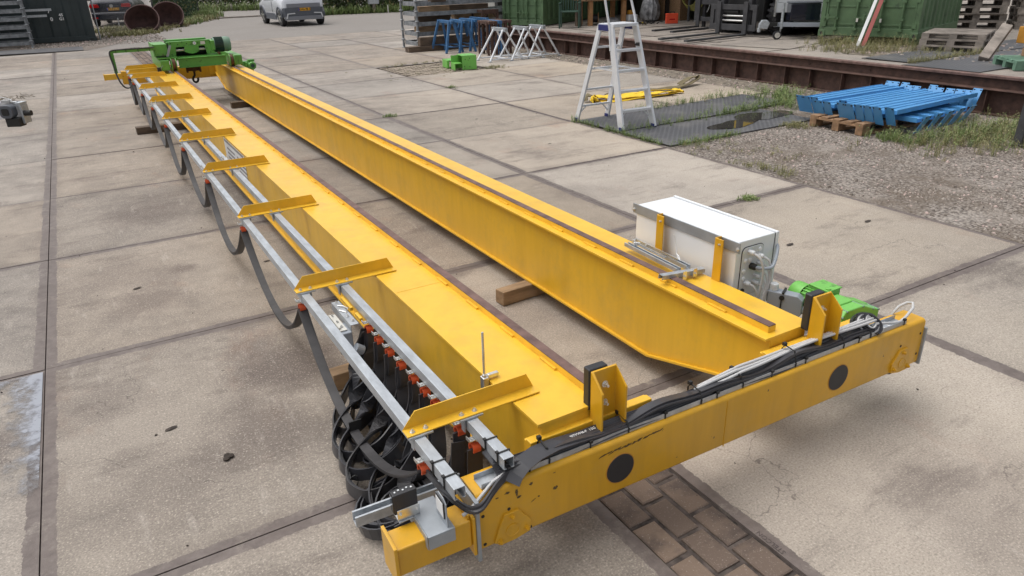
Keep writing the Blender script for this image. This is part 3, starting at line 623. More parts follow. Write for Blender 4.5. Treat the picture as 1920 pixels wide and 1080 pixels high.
for cr, x, yy in ((cr1, 1.278, -2.615), (cr1, 1.278, -2.70), (cr2, 1.482, -2.60), (cr2, 1.482, -2.685)):
    mb = MB(); z0, z1 = ZD-0.052, ZD-0.004
    mb.box(x-0.0245, x+0.0245, yy, yy+0.006, z1-0.0015, z1+0.001); mb.box(x-0.0245, x-0.0215, yy, yy+0.006, z0, z1-0.002); mb.box(x+0.0215, x+0.0245, yy, yy+0.006, z0, z1-0.002); mb.box(x-0.028, x-0.018, yy-0.002, yy+0.010, z1+0.001, z1+0.007)
    mb.build('cable_tie', 'ink', cr)

# ---------------------------------------------------------------- cables on the end carriage
def TP(T, *p): return T @ Vector(p)
mb = MB(Tn); mb.box(0.03, 2.235, 0.018, 0.020, 0.2410, 0.2630); mb.box(0.03, 2.235, 0.0203, 0.075, 0.2412, 0.2432); mb.box(0.03, 2.235, 0.0752, 0.077, 0.2410, 0.2630)
tray = mb.build('cable_tray', 'galv', crane)
mb = MB(Tn)
for i in range(3):
    u = 2.03+i*0.058; mb.box(u, u+0.030, 0.030, 0.036, 0.2434, 0.2446); mb.box(u, u+0.030, 0.056, 0.062, 0.2434, 0.2446); mb.box(u, u+0.006, 0.0362, 0.0558, 0.2434, 0.2446); mb.box(u+0.024, u+0.030, 0.0362, 0.0558, 0.2434, 0.2446)
mb.build('tray_lettering', 'whiteink', tray)
q = random.Random(2)
def hump(u):      # height of the bundle over the tray
    return 0.272 + 0.010*math.sin(u*9.0) + 0.008*math.sin(u*17+1)
for k in range(6):     # stacked flat cables standing on edge in the tray
    pts = []; v0 = 0.026+0.009*k
    n = 60
    for i in range(n+1):
        u = 0.10+1.93*i/n; pts.append((u, v0+0.003*math.sin(u*8+k), 0.2455+0.010+0.006*k*0.5+0.004*math.sin(u*12+k*1.3)))
    mb = MB(Tn); mb.ribbon(pts, (0, 0.6, 1), 0.022, 0.006); mb.build('flat_cable', 'cable', tray)
for k in range(3):       # wide flat cables lying over the top
    pts = []; n = 70
    for i in range(n+1):
        u = 0.13+1.90*i/n; pts.append((u, 0.052+0.004*math.sin(u*6+k*2)-0.012*(k == 2), hump(u)+0.007*k-(0.012 if k == 2 else 0)))
    mb = MB(Tn); mb.ribbon(pts, (0, 1, -0.25), 0.058-0.012*k, 0.006); mb.build('flat_cable', 'cable', tray)
for k in range(3):       # pale round cables joining half way
    pts = []; n = 46; u0 = 1.02-0.03*k if k < 2 else 1.02
    for i in range(n+1):
        f = i/n; u = u0+(2.06-u0)*f; z = 0.262+0.030*min(1, f*5)+0.006*math.sin(u*7+k)
        pts.append((u, 0.082-0.013*k+0.005*math.sin(u*9), z+0.006))
    mb = MB(Tn); mb.tube(pts, 0.0062, 8); mb.build('round_cable', 'pvc', tray, smooth=True)
# grey cable that runs to the sensor and one going right over the top
pts = [(-0.06, -0.02, 0.205), (-0.03, -0.015, 0.212), (0.02, 0.0, 0.236), (0.07, 0.018, 0.258), (0.14, 0.03, 0.266), (0.22, 0.036, 0.270)]
mb = MB(Tn); mb.tube(pts, 0.006, 8); mb.build('round_cable', 'pvc', tray, smooth=True)
def arc_pts(c, r, a0, a1, n, ax, ay):
    return [Vector(c)+Vector(ax)*r*math.cos(a0+(a1-a0)*i/n)+Vector(ay)*r*math.sin(a0+(a1-a0)*i/n) for i in range(n+1)]
for k in range(6):       # coil of spare cable by the motor
    c = (2.00+0.006*k, 0.060, 0.283+0.002*k); rr = 0.058-0.005*k
    pts = arc_pts(c, rr, R(-60-8*k), R(215+10*k), 22, (1, 0.12*k-0.5, 0), (0.25, 0.75, 0.60))
    mb = MB(Tn)
    if k % 3 == 2: mb.tube(pts, 0.0055, 8); mb.build('round_cable', 'pvc', tray, smooth=True)
    else: mb.ribbon(pts, (0, 0.6, -0.75), 0.018, 0.0055); mb.build('flat_cable', 'cable', tray)
pts = [(2.04, 0.04, 0.285), (2.10, 0.035, 0.275), (2.16, 0.035, 0.258), (2.21, 0.034, 0.252), (2.25, 0.036, 0.262), (2.31, 0.044, 0.292), (2.33, 0.062, 0.306), (2.325, 0.085, 0.300), (2.295, 0.103, 0.280), (2.27, 0.112, 0.245), (2.265, 0.115, 0.20)]
mb = MB(Tn); mb.tube(pts, 0.0065, 8); mb.build('round_cable', 'pvc', tray, smooth=True)
for u in (0.29, 0.63, 0.98, 1.20, 1.50, 1.80, 1.98):
    mb = MB(Tn); h = hump(u)+0.024
    prof = [(0.016, 0.243), (0.016, 0.262), (0.032, h), (0.080, h+0.004), (0.094, h-0.012), (0.096, 0.243)]
    for (a, b), (c_, d) in zip(prof, prof[1:]): mb.beam((u, a, b), (u+0.002, c_, d), 0.006, 0.0022, upv=(0, 0, 1) if abs(c_-a) > 0.01 else (0, 1, 0))
    mb.box(u-0.006, u+0.008, 0.078, 0.092, h+0.002, h+0.016)
    mb.build('cable_tie', 'ink', tray)
for u in (0.21, 0.46, 0.80, 1.06, 1.36, 1.56, 1.90, 2.215):
    mb = MB(Tn); mb.box(u, u+0.005, 0.0155, 0.0178, 0.236, 0.266); mb.box(u-0.003, u+0.010, 0.012, 0.0240, 0.262, 0.272); mb.build('cable_tie', 'ink', tray)
mb = text_mesh('3G  H07VVH6-F  12G', 0.016, Tn @ frame_mat((0.44, 0.060, hump(0.44)+0.0115), (1, 0, 0), (0, 1, 0.1)), 0.0003); mb.build('cable_print', 'whiteink', tray)
# wide flat cable folding from the inner rail onto the carriage
pts = [(1.47, -2.60, 0.505), (1.475, -2.66, 0.488), (1.478, -2.70, 0.455), (1.485, -2.715, 0.415)]
mb = MB(); mb.ribbon(pts, (1, 0.2, 0), 0.055, 0.006); mb.build('flat_cable', 'cable', tray)
pts = [(1.478, -2.735, 0.452), (1.50, -2.725, 0.474), (1.54, -2.712, 0.492), (1.60, -2.700, 0.500), (1.68, -2.692, 0.498), (1.76, -2.690, 0.490), (1.86, -2.690, 0.480), (1.98, -2.692, 0.478)]
mb = MB(); mb.ribbon(pts, lambda t: (0.15, 1-0.6*t*0.3, 0.9-0.9*min(1, t*1.6)), 0.062, 0.006); mb.build('flat_cable', 'cable', tray)
# black cables from the outer rail end round to the tray
for k in range(4):
    pts = [(1.262+0.004*k, -2.52, 0.452), (1.268, -2.60, 0.448-0.004*k), (1.285, -2.70, 0.440), (1.31, -2.765-0.004*k, 0.435), (1.345, -2.775-0.004*k, 0.440), (1.40, -2.745, 0.452), (1.46, -2.715+0.004*k, 0.468), (1.55, -2.70+0.004*k, 0.478)]
    sp = []
    for i in range(len(pts)-1):
        for j in range(4): f = j/4; sp.append(Vector(pts[i]).lerp(Vector(pts[i+1]), f))
    sp.append(Vector(pts[-1]))
    for _ in range(3): sp = [sp[0]]+[(sp[i-1]+sp[i]*2+sp[i+1])/4 for i in range(1, len(sp)-1)]+[sp[-1]]
    mb = MB()
    if k < 2: mb.ribbon(sp, (0, 0.2, 1), 0.026, 0.006)
    else: mb.tube(sp, 0.005, 8)
    mb.build('flat_cable' if k < 2 else 'round_cable', 'cable', tray)

# ---------------------------------------------------------------- travel motor, cabinet, connector
def motor(T, parent, name='travel_motor'):
    # local: axis along +x (fan at -x), gearbox at +x end
    mb = MB(T); mb.rings((-0.02, 0, 0), (-1, 0, 0), [(0, 0.068), (0.05, 0.069), (0.075, 0.066), (0.088, 0.050), (0.089, 0.0)], 28, cap=False)
    m_ = mb.build(name, 'green', parent, smooth=True)
    mb = MB(T); mb.cyl((-0.02, 0, 0), (0.13, 0, 0), 0.056, n=24)
    for k in range(20):
        a = 2*math.pi*k/20; c, s_ = math.cos(a), math.sin(a); mb.beam((-0.018, c*0.060, s_*0.060), (0.125, c*0.060, s_*0.060), 0.0035, 0.014, upv=(0, c, s_))
    mb.build('finned_body', 'green', m_)
    mb = MB(T); mb.box(0.0, 0.115, -0.010, 0.095, 0.030, 0.078); tb = mb.build('terminal_box', 'green', m_, bevel=0.006)
    mb = MB(T); mb.box(-0.005, 0.12, -0.015, 0.100, 0.0785, 0.086); mb.cyl((0.10, 0.01, 0.086), (0.10, 0.01, 0.093), 0.014, n=14); mb.build('box_lid', 'green', tb, bevel=0.003)
    mb = MB(T)
    pr = [(-0.125, -0.130), (-0.125, 0.030), (-0.095, 0.062), (0.045, 0.062), (0.145, 0.020), (0.195, 0.005), (0.195, -0.130)]
    mb.prism(pr, lambda u, v, a: (a, u, v), 0.130, 0.225); gx = mb.build('gearbox', 'green', m_, bevel=0.006, seg=3)
    mb = MB(T); pr2 = [(u*0.93+0.004, v*0.95) for u, v in pr]; mb.prism(pr2, lambda u, v, a: (a, u, v), 0.228, 0.292); mb.build('gear_cover', 'green', m_, bevel=0.005, seg=3)
    for k in range(6):
        u, v = pr2[k]; mb = MB(T); mb.cyl((0.226, u*0.96, v*0.92), (0.296, u*0.96, v*0.92), 0.006, n=8); mb.build('cover_screw', 'dullgreen', gx)
    return m_
Tm = Matrix.Translation((3.27, -2.445, 0.455)) @ Matrix.Rotation(R(-4), 4, 'Z')
Tm = Matrix.Translation((3.455, -2.335, 0.462)) @ Matrix.Rotation(R(-91), 4, 'Z') @ Matrix.Scale(0.92, 4)
motor(Tm, crane)
def motor_far(T, parent):
    mb = MB(T); mb.rings((0, 0, 0), (0, -1, 0), [(0, 0.06), (0.12, 0.062), (0.14, 0.052), (0.141, 0.0)], 22, cap=False); m_ = mb.build('travel_motor', 'hoistgreen', parent, smooth=True)
    mb = MB(T); mb.rings((0, -0.1415, 0), (0, -1, 0), [(0, 0.030), (0.002, 0.030)], 16); mb.build('fan_grille', 'darkgreen', m_)
    mb = MB(T); mb.box(-0.085, -0.065, -0.09, 0.0, -0.02, 0.05); mb.box(-0.13, 0.04, 0.001, 0.12, -0.05, 0.06); mb.build('gearbox', 'hoistgreen', m_, bevel=0.005)
    mb = MB(T); mb.box(-0.05, 0.05, -0.09, -0.01, 0.060, 0.095); mb.build('terminal_box', 'hoistgreen', m_, bevel=0.005)
    return m_
motor_far(Matrix.Translation((3.46, 10.66, 0.425)) @ Matrix.Scale(1.2, 4), crane)
mb = MB(); mb.box(3.18, 3.30, 10.70, 10.955, 0.40, 0.52); mb.build('torque_bracket', 'yellow', crane, bevel=0.003)

XB = 3.125; ZB = 0.762
mb = MB(); mb.box(XB, 3.395, -2.130, -1.375, 0.375, ZB); cab = mb.build('control_cabinet', 'white', crane, bevel=0.005, seg=3)
mb = MB(); mb.box(3.402, 3.420, -2.134, -1.371, 0.371, ZB+0.004); mb.build('cabinet_door', 'white', cab, bevel=0.004)
mb = MB(); mb.box(3.3955, 3.4015, -2.126, -1.379, 0.379, ZB-0.004); mb.build('door_gasket', 'ink', cab)
mb = MB(); mb.box(XB-0.0065, XB-0.0005, -2.155, -1.350, ZB-0.050, ZB+0.004); st = mb.build('mounting_strip', 'steelgrey', cab, bevel=0.001)
for y in (-2.143, -1.362):
    mb = MB(); bolt(mb, (XB-0.0068, y, ZB-0.028), (-1, 0, 0), 0.007, 0.006); mb.build('bolt', 'zinc', st)
for y, yd in ((-1.605, 1), (-2.035, 1)):
    mb = MB(); x = 3.074
    pr = [(x, y), (x+0.006, y-0.042), (x+0.044, y-0.042), (x+0.044, y-0.036), (x+0.011, y-0.036), (x+0.006, y+0.001)]
    pr = [(x+0.042, y-0.002), (x+0.042, y+0.004), (x+0.002, y+0.004), (x-0.003, y-0.002), (x+0.0, y-0.052), (x+0.006, y-0.052), (x+0.005, y-0.002)]
    mb.prism(pr, lambda u, v, a: (u, v, a), 0.40, 0.775 if y > -1.8 else 0.772)
    k = mb.build('cabinet_bracket', 'yellow_worn', crane, bevel=0.0015)
    mb = MB(); bolt(mb, (x+0.001, y-0.030, 0.745), (-1, 0, 0), 0.006, 0.006); mb.build('bolt', 'zinc', k)
# gland plate on the near end of the cabinet
YG = -2.131
def rrect(x0, x1, z0, z1, r, n=6):
    p = []
    for cx, cz, s0 in ((x1-r, z1-r, 0), (x0+r, z1-r, 90), (x0+r, z0+r, 180), (x1-r, z0+r, 270)):
        for k in range(n+1): a = R(s0+90*k/n); p.append((cx+r*math.cos(a), cz+r*math.sin(a)))
    return p
mb = MB(); mb.prism(rrect(3.163, 3.318, 0.46, 0.728, 0.03), lambda u, v, a: (u, a, v), YG-0.0015, YG+0.0005); mb.build('plate_seal', 'ink', cab)
mb = MB(); mb.prism(rrect(3.166, 3.315, 0.463, 0.725, 0.028), lambda u, v, a: (u, a, v), YG-0.005, YG-0.0016); gp = mb.build('gland_plate', 'ltgrey', cab, bevel=0.001)
for x, z in ((3.185, 0.60), (3.188, 0.56), (3.19, 0.655), (3.222, 0.655), (3.285, 0.700)):
    mb = MB(); mb.rings((x, YG-0.005, z), (0, -1, 0), [(0, 0.0115), (0.004, 0.0115), (0.006, 0.008)], 14); mb.build('blanking_plug', 'white', gp, smooth=True)
for x, z in ((3.172, 0.70), (3.236, 0.718), (3.30, 0.665), (3.172, 0.515)):
    mb = MB(); mb.cyl((x, YG-0.005, z), (x, YG-0.007, z), 0.0035, n=8); mb.build('screw', 'zinc', gp)
def gland(x, z, path, rad=0.0065, mat='ltgrey', cm='pvc', gr=0.014):
    mb = MB(); mb.cyl((x, YG-0.005, z), (x, YG-0.020, z), gr, n=6); mb.rings((x, YG-0.0205, z), (0, -1, 0), [(0, gr*0.95), (0.012, gr*0.9), (0.018, gr*0.6)], 14)
    g_ = mb.build('cable_gland', mat, gp)
    P0 = [Vector((x, YG-0.030, z))]+[Vector(p) for p in path]; sp = []
    for i in range(len(P0)-1):
        for j in range(5): sp.append(P0[i].lerp(P0[i+1], j/5))
    sp.append(P0[-1])
    for _ in range(4): sp = [sp[0]]+[(sp[i-1]+sp[i]*2+sp[i+1])/4 for i in range(1, len(sp)-1)]+[sp[-1]]
    mb = MB(); mb.tube(sp, rad, 8); mb.build('round_cable', cm, gp, smooth=True)
gland(3.212, 0.700, [(3.222, YG-0.07, 0.685), (3.238, YG-0.085, 0.62), (3.242, YG-0.075, 0.52), (3.24, YG-0.06, 0.42), (3.235, -2.2, 0.40)])
gland(3.280, 0.668, [(3.30, YG-0.06, 0.655), (3.315, YG-0.07, 0.59), (3.30, YG-0.075, 0.50), (3.26, -2.2, 0.41)])
gland(3.235, 0.620, [(3.25, YG-0.06, 0.618), (3.30, YG-0.085, 0.618), (3.36, YG-0.05, 0.650), (3.415, YG-0.01, 0.690), (3.425, YG+0.03, 0.70)], 0.009, 'ink', 'midgrey', 0.018)
gland(3.205, 0.535, [(3.215, YG-0.055, 0.530), (3.235, YG-0.07, 0.48), (3.235, YG-0.06, 0.41)])
for k in range(4): gland(3.285-0.006*k, 0.628-0.034*k, [(3.305-0.008*k, YG-0.055, 0.61-0.034*k), (3.31-0.01*k, YG-0.07, 0.54-0.02*k), (3.27-0.01*k, -2.21, 0.42)], 0.005)
mb = MB(); mb.rings((3.188, YG-0.005, 0.492), (0, -1, 0), [(0, 0.014), (0.006, 0.013), (0.008, 0.009)], 14); mb.build('blanking_plug', 'ink', gp)
# heavy grey plug connector
Tc = Matrix.Translation((3.33, -2.255, 0.44)) @ Matrix.Rotation(R(-62), 4, 'Z') @ Matrix.Scale(0.86, 4)
mb = MB(Tc); mb.prism([(-0.06, -0.075), (0.115, -0.075), (0.135, -0.045), (0.135, 0.045), (0.105, 0.068), (-0.06, 0.075)], lambda u, v, a: (u, a, v), -0.033, 0.033)
pc = mb.build('plug_connector', 'midgrey', crane, bevel=0.004)
mb = MB(Tc); mb.cyl((0.1352, 0, -0.022), (0.155, 0, -0.022), 0.025, n=20); mb.build('cable_entry', 'midgrey', pc, bevel=0.002)
mb = MB(Tc); mb.cyl((0.1552, 0, -0.022), (0.157, 0, -0.022), 0.018, n=18); mb.build('entry_plug', 'ink', pc)
mb = MB(Tc); mb.cyl((-0.035, 0, 0.075), (-0.035, 0, 0.098), 0.026, n=8); mb.rings((-0.035, 0, 0.0985), (0, 0, 1), [(0, 0.025), (0.012, 0.024), (0.018, 0.017)], 16); mb.build('cable_gland', 'ltgrey', pc)
mb = MB(Tc); mb.box(0.018, 0.030, -0.040, 0.040, 0.0705, 0.082); mb.cyl((0.02, -0.0335, 0.045), (0.02, -0.040, 0.045), 0.015, n=12); mb.box(0.016, 0.022, -0.0385, -0.0337, -0.06, 0.03); mb.box(0.006, 0.034, -0.042, -0.0337, -0.078, -0.06); mb.build('locking_lever', 'ink', pc)

# ---------------------------------------------------------------- loose strut channels on the right girder
def channel_pts(w, h, t_): return [(-w/2, 0), (-w/2, h), (-w/2+0.008, h), (-w/2+0.008, h-t_), (-w/2+t_, h-t_), (-w/2+t_, t_), (w/2-t_, t_), (w/2-t_, h-t_), (w/2-0.008, h-t_), (w/2-0.008, h), (w/2, h), (w/2, 0)]
def channel(mb, a, b, w=0.030, h=0.021, t_=0.0025, flip=1):
    a = Vector(a); b = Vector(b); d = (b-a).normalized(); sd = d.cross(Vector((0, 0, 1))).normalized(); u = sd.cross(d)
    pr = channel_pts(w, h, t_); n = len(pr)
    if flip < 0: pr = [(p, h-q_) for p, q_ in pr]
    A = [mb.P(a+sd*p+u*q_) for p, q_ in pr]; B = [mb.P(b+sd*p+u*q_) for p, q_ in pr]
    for i in range(n): mb.face([A[i], A[(i+1)%n], B[(i+1)%n], B[i]])
    for E_ in (A, B):
        for f in ((0, 1, 4, 5), (1, 2, 3, 4), (0, 5, 6, 11), (6, 7, 10, 11), (7, 8, 9, 10)): mb.face([E_[k] for k in f])
mb = MB(); channel(mb, (2.965, -1.49, 0.582), (2.945, -1.93, 0.582)); tag(mb.build('strut_channel', 'galv'), 'longer grey slotted channel lying lengthwise on the right girder, nearer its rail', 'metal channel', 'loose channels on the right girder')
mb = MB(); channel(mb, (3.035, -1.47, 0.582), (3.010, -1.93, 0.582)); tag(mb.build('strut_channel', 'galv'), 'grey slotted channel lying lengthwise on the right girder, next to the white cabinet', 'metal channel', 'loose channels on the right girder')
cr = thing('strut_crosspiece', 'short grey channel with two zinc clips laid across the right girder and its rail', 'metal channel', (2.95, -1.965, 0.55), 0, 'loose channels on the right girder')
mb = MB(); channel(mb, (2.805, -1.952, 0.584), (3.085, -1.960, 0.560), 0.032, 0.022, flip=-1); mb.build('channel', 'galv', cr)
for x in (2.935, 3.005):
    mb = MB(); mb.box(x-0.012, x+0.012, -1.988, -1.984, 0.562, 0.606); mb.box(x-0.012, x+0.012, -1.984, -1.930, 0.562, 0.565); bolt(mb, (x, -1.988, 0.580), (0, -1, 0), 0.005, 0.005); mb.build('beam_clip', 'zinc', cr)
bk = thing('wire_frame_bracket', 'small bright wire frame bracket lying on the two grey channels by the cabinet', 'bracket', (3.0, -1.7, 0.605))
mb = MB(); 
for a, b in (((2.985, -1.53), (2.972, -1.80)), ((3.02, -1.50), (3.005, -1.86)), ((2.985, -1.53), (3.02, -1.50)), ((2.99, -1.62), (3.012, -1.60))): mb.beam((a[0], a[1], 0.612), (b[0], b[1], 0.612), 0.007, 0.009)
mb.build('frame', 'zinc', bk)
mb = MB()
for i in range(3): mb.cyl((2.968+i*0.010, -1.555-i*0.006, 0.603), (2.968+i*0.010, -1.555-i*0.006, 0.620), 0.006, n=8)
mb.build('clamp_block', 'ltgrey', bk)
mb = MB(); mb.tube([(3.02, -1.86, 0.603), (3.03, -1.83, 0.61), (3.038, -1.81, 0.625), (3.04, -1.80, 0.66), (3.038, -1.795, 0.70), (3.030, -1.79, 0.725)], 0.0022, 6); mb.tube([(3.02, -1.86, 0.603), (3.028, -1.84, 0.618), (3.036, -1.815, 0.622)], 0.0022, 6)
tag(mb.build('zip_tie', 'whiteink'), 'white plastic zip tie sticking up from the grey channels before the white cabinet', 'cable tie')

# threaded rod in a beam clamp on the left girder
rc = thing('rod_clamp', 'zinc beam clamp holding an upright threaded rod on the left girder edge', 'clamp', (1.655, -2.26, 0.50))
mb = MB(); mb.box(1.628, 1.652, -2.278, -2.248, 0.490, 0.567); mb.box(1.652, 1.700, -2.272, -2.254, 0.556, 0.574); mb.box(1.652, 1.668, -2.272, -2.254, 0.500, 0.530); mb.build('clamp_body', 'zinc', rc, bevel=0.003)
mb = MB()
n = 70; mb.rings((1.640, -2.263, 0.472), (0, 0, 1), [(0.0042*i, 0.0046 if i % 2 else 0.0056) for i in range(n)], 10); mb.build('threaded_rod', 'zinc', rc)
mb = MB(); mb.cyl((1.640, -2.263, 0.5675), (1.640, -2.263, 0.575), 0.0095, n=6); mb.cyl((1.640, -2.263, 0.478), (1.640, -2.263, 0.4895), 0.0095, n=6); mb.cyl((1.662, -2.263, 0.482), (1.662, -2.263, 0.4998), 0.008, n=8); mb.build('nut', 'zinc', rc)

# ---------------------------------------------------------------- sensor on the buffer tube, lower channel
sa = thing('sensor_bracket', 'grey folded bracket clamped on the buffer tube with black sensor and reflector plate', 'sensor', (1.24, -2.70, 0.366))
TB = Tn @ Matrix.Translation((-0.155, -0.014, 0.0))
mb = MB(TB); mb.box(-0.030, 0.062, -0.016, 0.160, 0.176, 0.180); mb.box(-0.030, 0.062, -0.016, -0.012, 0.128, 0.1757); mb.box(-0.034, -0.0305, -0.012, 0.160, 0.128, 0.180); mb.box(0.0, 0.062, 0.112, 0.116, 0.14, 0.1757)
mb.box(-0.085, -0.0345, 0.095, 0.160, 0.176, 0.180)
mb.build('folded_plate', 'steelgrey', sa, bevel=0.0015)
mb = MB(TB); mb.prism([(0.0, 0.1802), (0.085, 0.1802), (0.085, 0.265), (0.060, 0.285), (0.020, 0.285), (0.0, 0.272)], lambda u, v, a: (a, u-0.006, v), 0.040, 0.0435); up_ = mb.build('upright_plate', 'steelgrey', sa, bevel=0.001)
mb = MB(TB); mb.box(0.0365, 0.0398, 0.006, 0.070, 0.205, 0.270); mb.build('reflector_frame', 'ink', up_, bevel=0.003)
mb = MB(TB); mb.box(0.0352, 0.0364, 0.011, 0.065, 0.210, 0.265); mb.build('reflector', 'whiteink', up_)
TS = TB @ Matrix.Translation((-0.045, 0.125, 0.1805))
mb = MB(TS); mb.box(-0.040, 0.036, -0.022, -0.018, 0.0, 0.040); mb.box(-0.040, 0.036, -0.0178, 0.012, 0.0, 0.004); lb = mb.build('angle_bracket', 'zinc', sa, bevel=0.001)
for x, z in ((-0.030, 0.024), (0.026, 0.024)):
    mb = MB(TS); bolt(mb, (x, -0.0222, z), (0, -1, 0), 0.0045, 0.004); bolt(mb, (x, -0.003, 0.0045), (0, 0, 1), 0.0055, 0.005); mb.build('bolt', 'zinc', lb)
mb = MB(TS); mb.box(-0.048, 0.034, -0.0175, 0.012, 0.022, 0.100); sb_ = mb.build('light_sensor', 'black', sa, bevel=0.003)
mb = MB(TS); mb.box(-0.0505, -0.0485, -0.014, 0.009, 0.030, 0.095); mb.build('sensor_lens', 'glass', sb_)
mb = MB(TS)
for i in range(5): mb.cyl((-0.036+i*0.014, -0.003+0.005*(i % 2), 0.1005), (-0.036+i*0.014, -0.003+0.005*(i % 2), 0.1025), 0.0035, n=8)
mb.build('sensor_knobs', 'ltgrey', sb_)
ch = MB(); a, b = Vector((1.016, -2.455, 0.285)), Vector((1.42, -2.47, 0.285)); channel(ch, a, b, 0.042, 0.040, 0.003)
tag(ch.build('cross_channel', 'galv'), 'open grey channel poking out left beneath the cable rails, above the coiled cables', 'metal channel')

# ---------------------------------------------------------------- festoon cables
def smooth_path(P0, sub=6, it=5):
    P0 = [Vector(p) for p in P0]; sp = []
    for i in range(len(P0)-1):
        for j in range(sub): sp.append(P0[i].lerp(P0[i+1], j/sub))
    sp.append(P0[-1])
    for _ in range(it): sp = [sp[0]]+[(sp[i-1]+sp[i]*2+sp[i+1])/4 for i in range(1, len(sp)-1)]+[sp[-1]]
    return sp
def trolley(x, y, parent, red=True):
    z = ZD-0.052
    mb = MB(); mb.box(x-0.045, x+0.022, y-0.013, y+0.013, z-0.004, z-0.001); mb.box(x-0.045, x-0.0425, y-0.013, y+0.013, z-0.001, z+0.010); mb.cyl((x-0.030, y, z-0.001), (x-0.030, y, z+0.004), 0.006, n=6)
    mb.cyl((x-0.010, y, z-0.004), (x-0.010, y, z-0.022), 0.004, n=8); mb.box(x-0.018, x-0.0025, y-0.004, y+0.004, z, z+0.014)
    t_ = mb.build('cable_trolley', 'zinc', parent)
    mb = MB(); xc = x-0.018
    pts = [(xc, y+0.019*math.cos(a), z-0.040+0.019*math.sin(a)) for a in [R(-35+250*k/14) for k in range(15)]]
    mb.ribbon(pts, (1, 0, 0), 0.030, 0.005); mb.build('saddle_clip', 'red', t_)
    return t_
f1 = thing('festoon_cable', 'dark flat festoon cable hanging in long loops under the outer grey rail', 'cable', (1.262, 4.0, 0.10))
OY = [-2.515, -0.997, 0.446, 1.883, 3.30, 4.72, 6.14, 7.56, 8.98, 9.9]
for i, y in enumerate(OY): trolley(1.278, y, f1)
for i in range(len(OY)-1):
    ya, yb = OY[i], OY[i+1]; zb = 0.135 if i == 0 else 0.09+0.01*((i*7) % 4)
    for k in range(3):
        pts = []; n = 34
        for j in range(n+1):
            f = j/n; y = ya+(yb-ya)*f; g = abs(2*f-1)
            pts.append((1.258+0.003*k+0.010*math.sin(f*math.pi)*(1 if i % 2 else -1), y+(0.010*(1-g)*(k-1)), zb-0.014*k+(0.452-zb+0.014*k)*(g**2.1)))
        mb = MB(); mb.ribbon(pts, lambda t, k=k: (1, 0.10*math.sin(t*3.1), 0), 0.042, 0.0055); mb.build('cable_loop', 'cablegrey', f1)
    if i == 0:
        mb = MB(); y = -1.72; mb.box(1.230, 1.287, y, y+0.006, 0.135, 0.185); mb.build('cable_tie', 'ink', f1)
f2 = thing('bunched_cable', 'thick bunch of black flat cables under the inner grey rail, coiled on the ground', 'cable', (1.40, -2.0, 0.0))
IY = [-1.42, -1.555, -1.69, -1.825, -1.960, -2.075, -2.18, -2.385, -2.505]
for y in IY: trolley(1.482, y, f2)
q = random.Random(12)
for i in range(len(IY)-1):
    ya, yb = IY[i], IY[i+1]; zt = 0.452
    for k in range(4):
        dx = (-0.05 if k < 3 else -0.16)*q.random(); w = 0.050+0.010*q.random(); dep = q.uniform(0.03, 0.14)
        xm = 1.465+0.004*k
        P0 = [(xm, ya, zt), (xm-0.004, ya-0.004-0.006*k, zt-0.08), (xm-0.012+dx*.3, ya+0.03+0.01*k, 0.26), (xm-0.03+dx, ya+0.02, 0.14), (xm-0.04+dx, (ya+yb)/2, dep), (xm-0.03+dx, yb-0.02, 0.14), (xm-0.012+dx*.3, yb-0.03+0.01*k, 0.26), (xm-0.004, yb+0.004+0.006*k, zt-0.08), (xm, yb, zt)]
        mb = MB(); mb.ribbon(smooth_path(P0), lambda t: (1, 0.12*math.sin(6*t), 0), w, 0.006); mb.build('cable_loop', 'cable', f2)
# long runs falling away to the left and lying in heaps
runs = [
 [(1.462, -1.40, 0.45), (1.45, -1.37, 0.36), (1.42, -1.36, 0.25), (1.37, -1.42, 0.15), (1.31, -1.52, 0.08), (1.25, -1.62, 0.045), (1.23, -1.72, 0.04), (1.28, -1.80, 0.05), (1.36, -1.78, 0.08), (1.43, -1.70, 0.14)],
 [(1.46, -1.41, 0.44), (1.44, -1.34, 0.33), (1.41, -1.33, 0.22), (1.33, -1.38, 0.12), (1.24, -1.46, 0.06), (1.21, -1.54, 0.045), (1.24, -1.62, 0.05), (1.33, -1.62, 0.09), (1.42, -1.60, 0.16)],
 [(1.44, -1.55, 0.30), (1.38, -1.50, 0.20), (1.30, -1.52, 0.13), (1.22, -1.58, 0.10), (1.165, -1.66, 0.07), (1.16, -1.74, 0.055), (1.22, -1.82, 0.06), (1.33, -1.84, 0.09), (1.43, -1.80, 0.15)],
 [(1.44, -1.68, 0.28), (1.36, -1.62, 0.17), (1.27, -1.66, 0.12), (1.18, -1.74, 0.09), (1.145, -1.84, 0.06), (1.18, -1.93, 0.055), (1.28, -1.97, 0.06), (1.40, -1.93, 0.10)],
 [(1.45, -1.80, 0.28), (1.37, -1.76, 0.16), (1.25, -1.80, 0.10), (1.16, -1.88, 0.07), (1.13, -1.98, 0.05), (1.17, -2.08, 0.05), (1.28, -2.10, 0.06), (1.42, -2.02, 0.12)],
 [(1.45, -1.95, 0.26), (1.38, -1.90, 0.14), (1.28, -1.95, 0.08), (1.20, -2.05, 0.06), (1.16, -2.18, 0.05), (1.20, -2.30, 0.05), (1.30, -2.34, 0.06), (1.42, -2.25, 0.10)],
 [(1.44, -2.10, 0.24), (1.36, -2.02, 0.12), (1.26, -2.06, 0.07), (1.18, -2.16, 0.05), (1.15, -2.28, 0.045), (1.20, -2.38, 0.05), (1.30, -2.40, 0.05)],
 [(1.45, -2.40, 0.42), (1.44, -2.41, 0.30), (1.42, -2.43, 0.16), (1.38, -2.45, 0.06), (1.30, -2.46, 0.04), (1.22, -2.42, 0.04)],
]
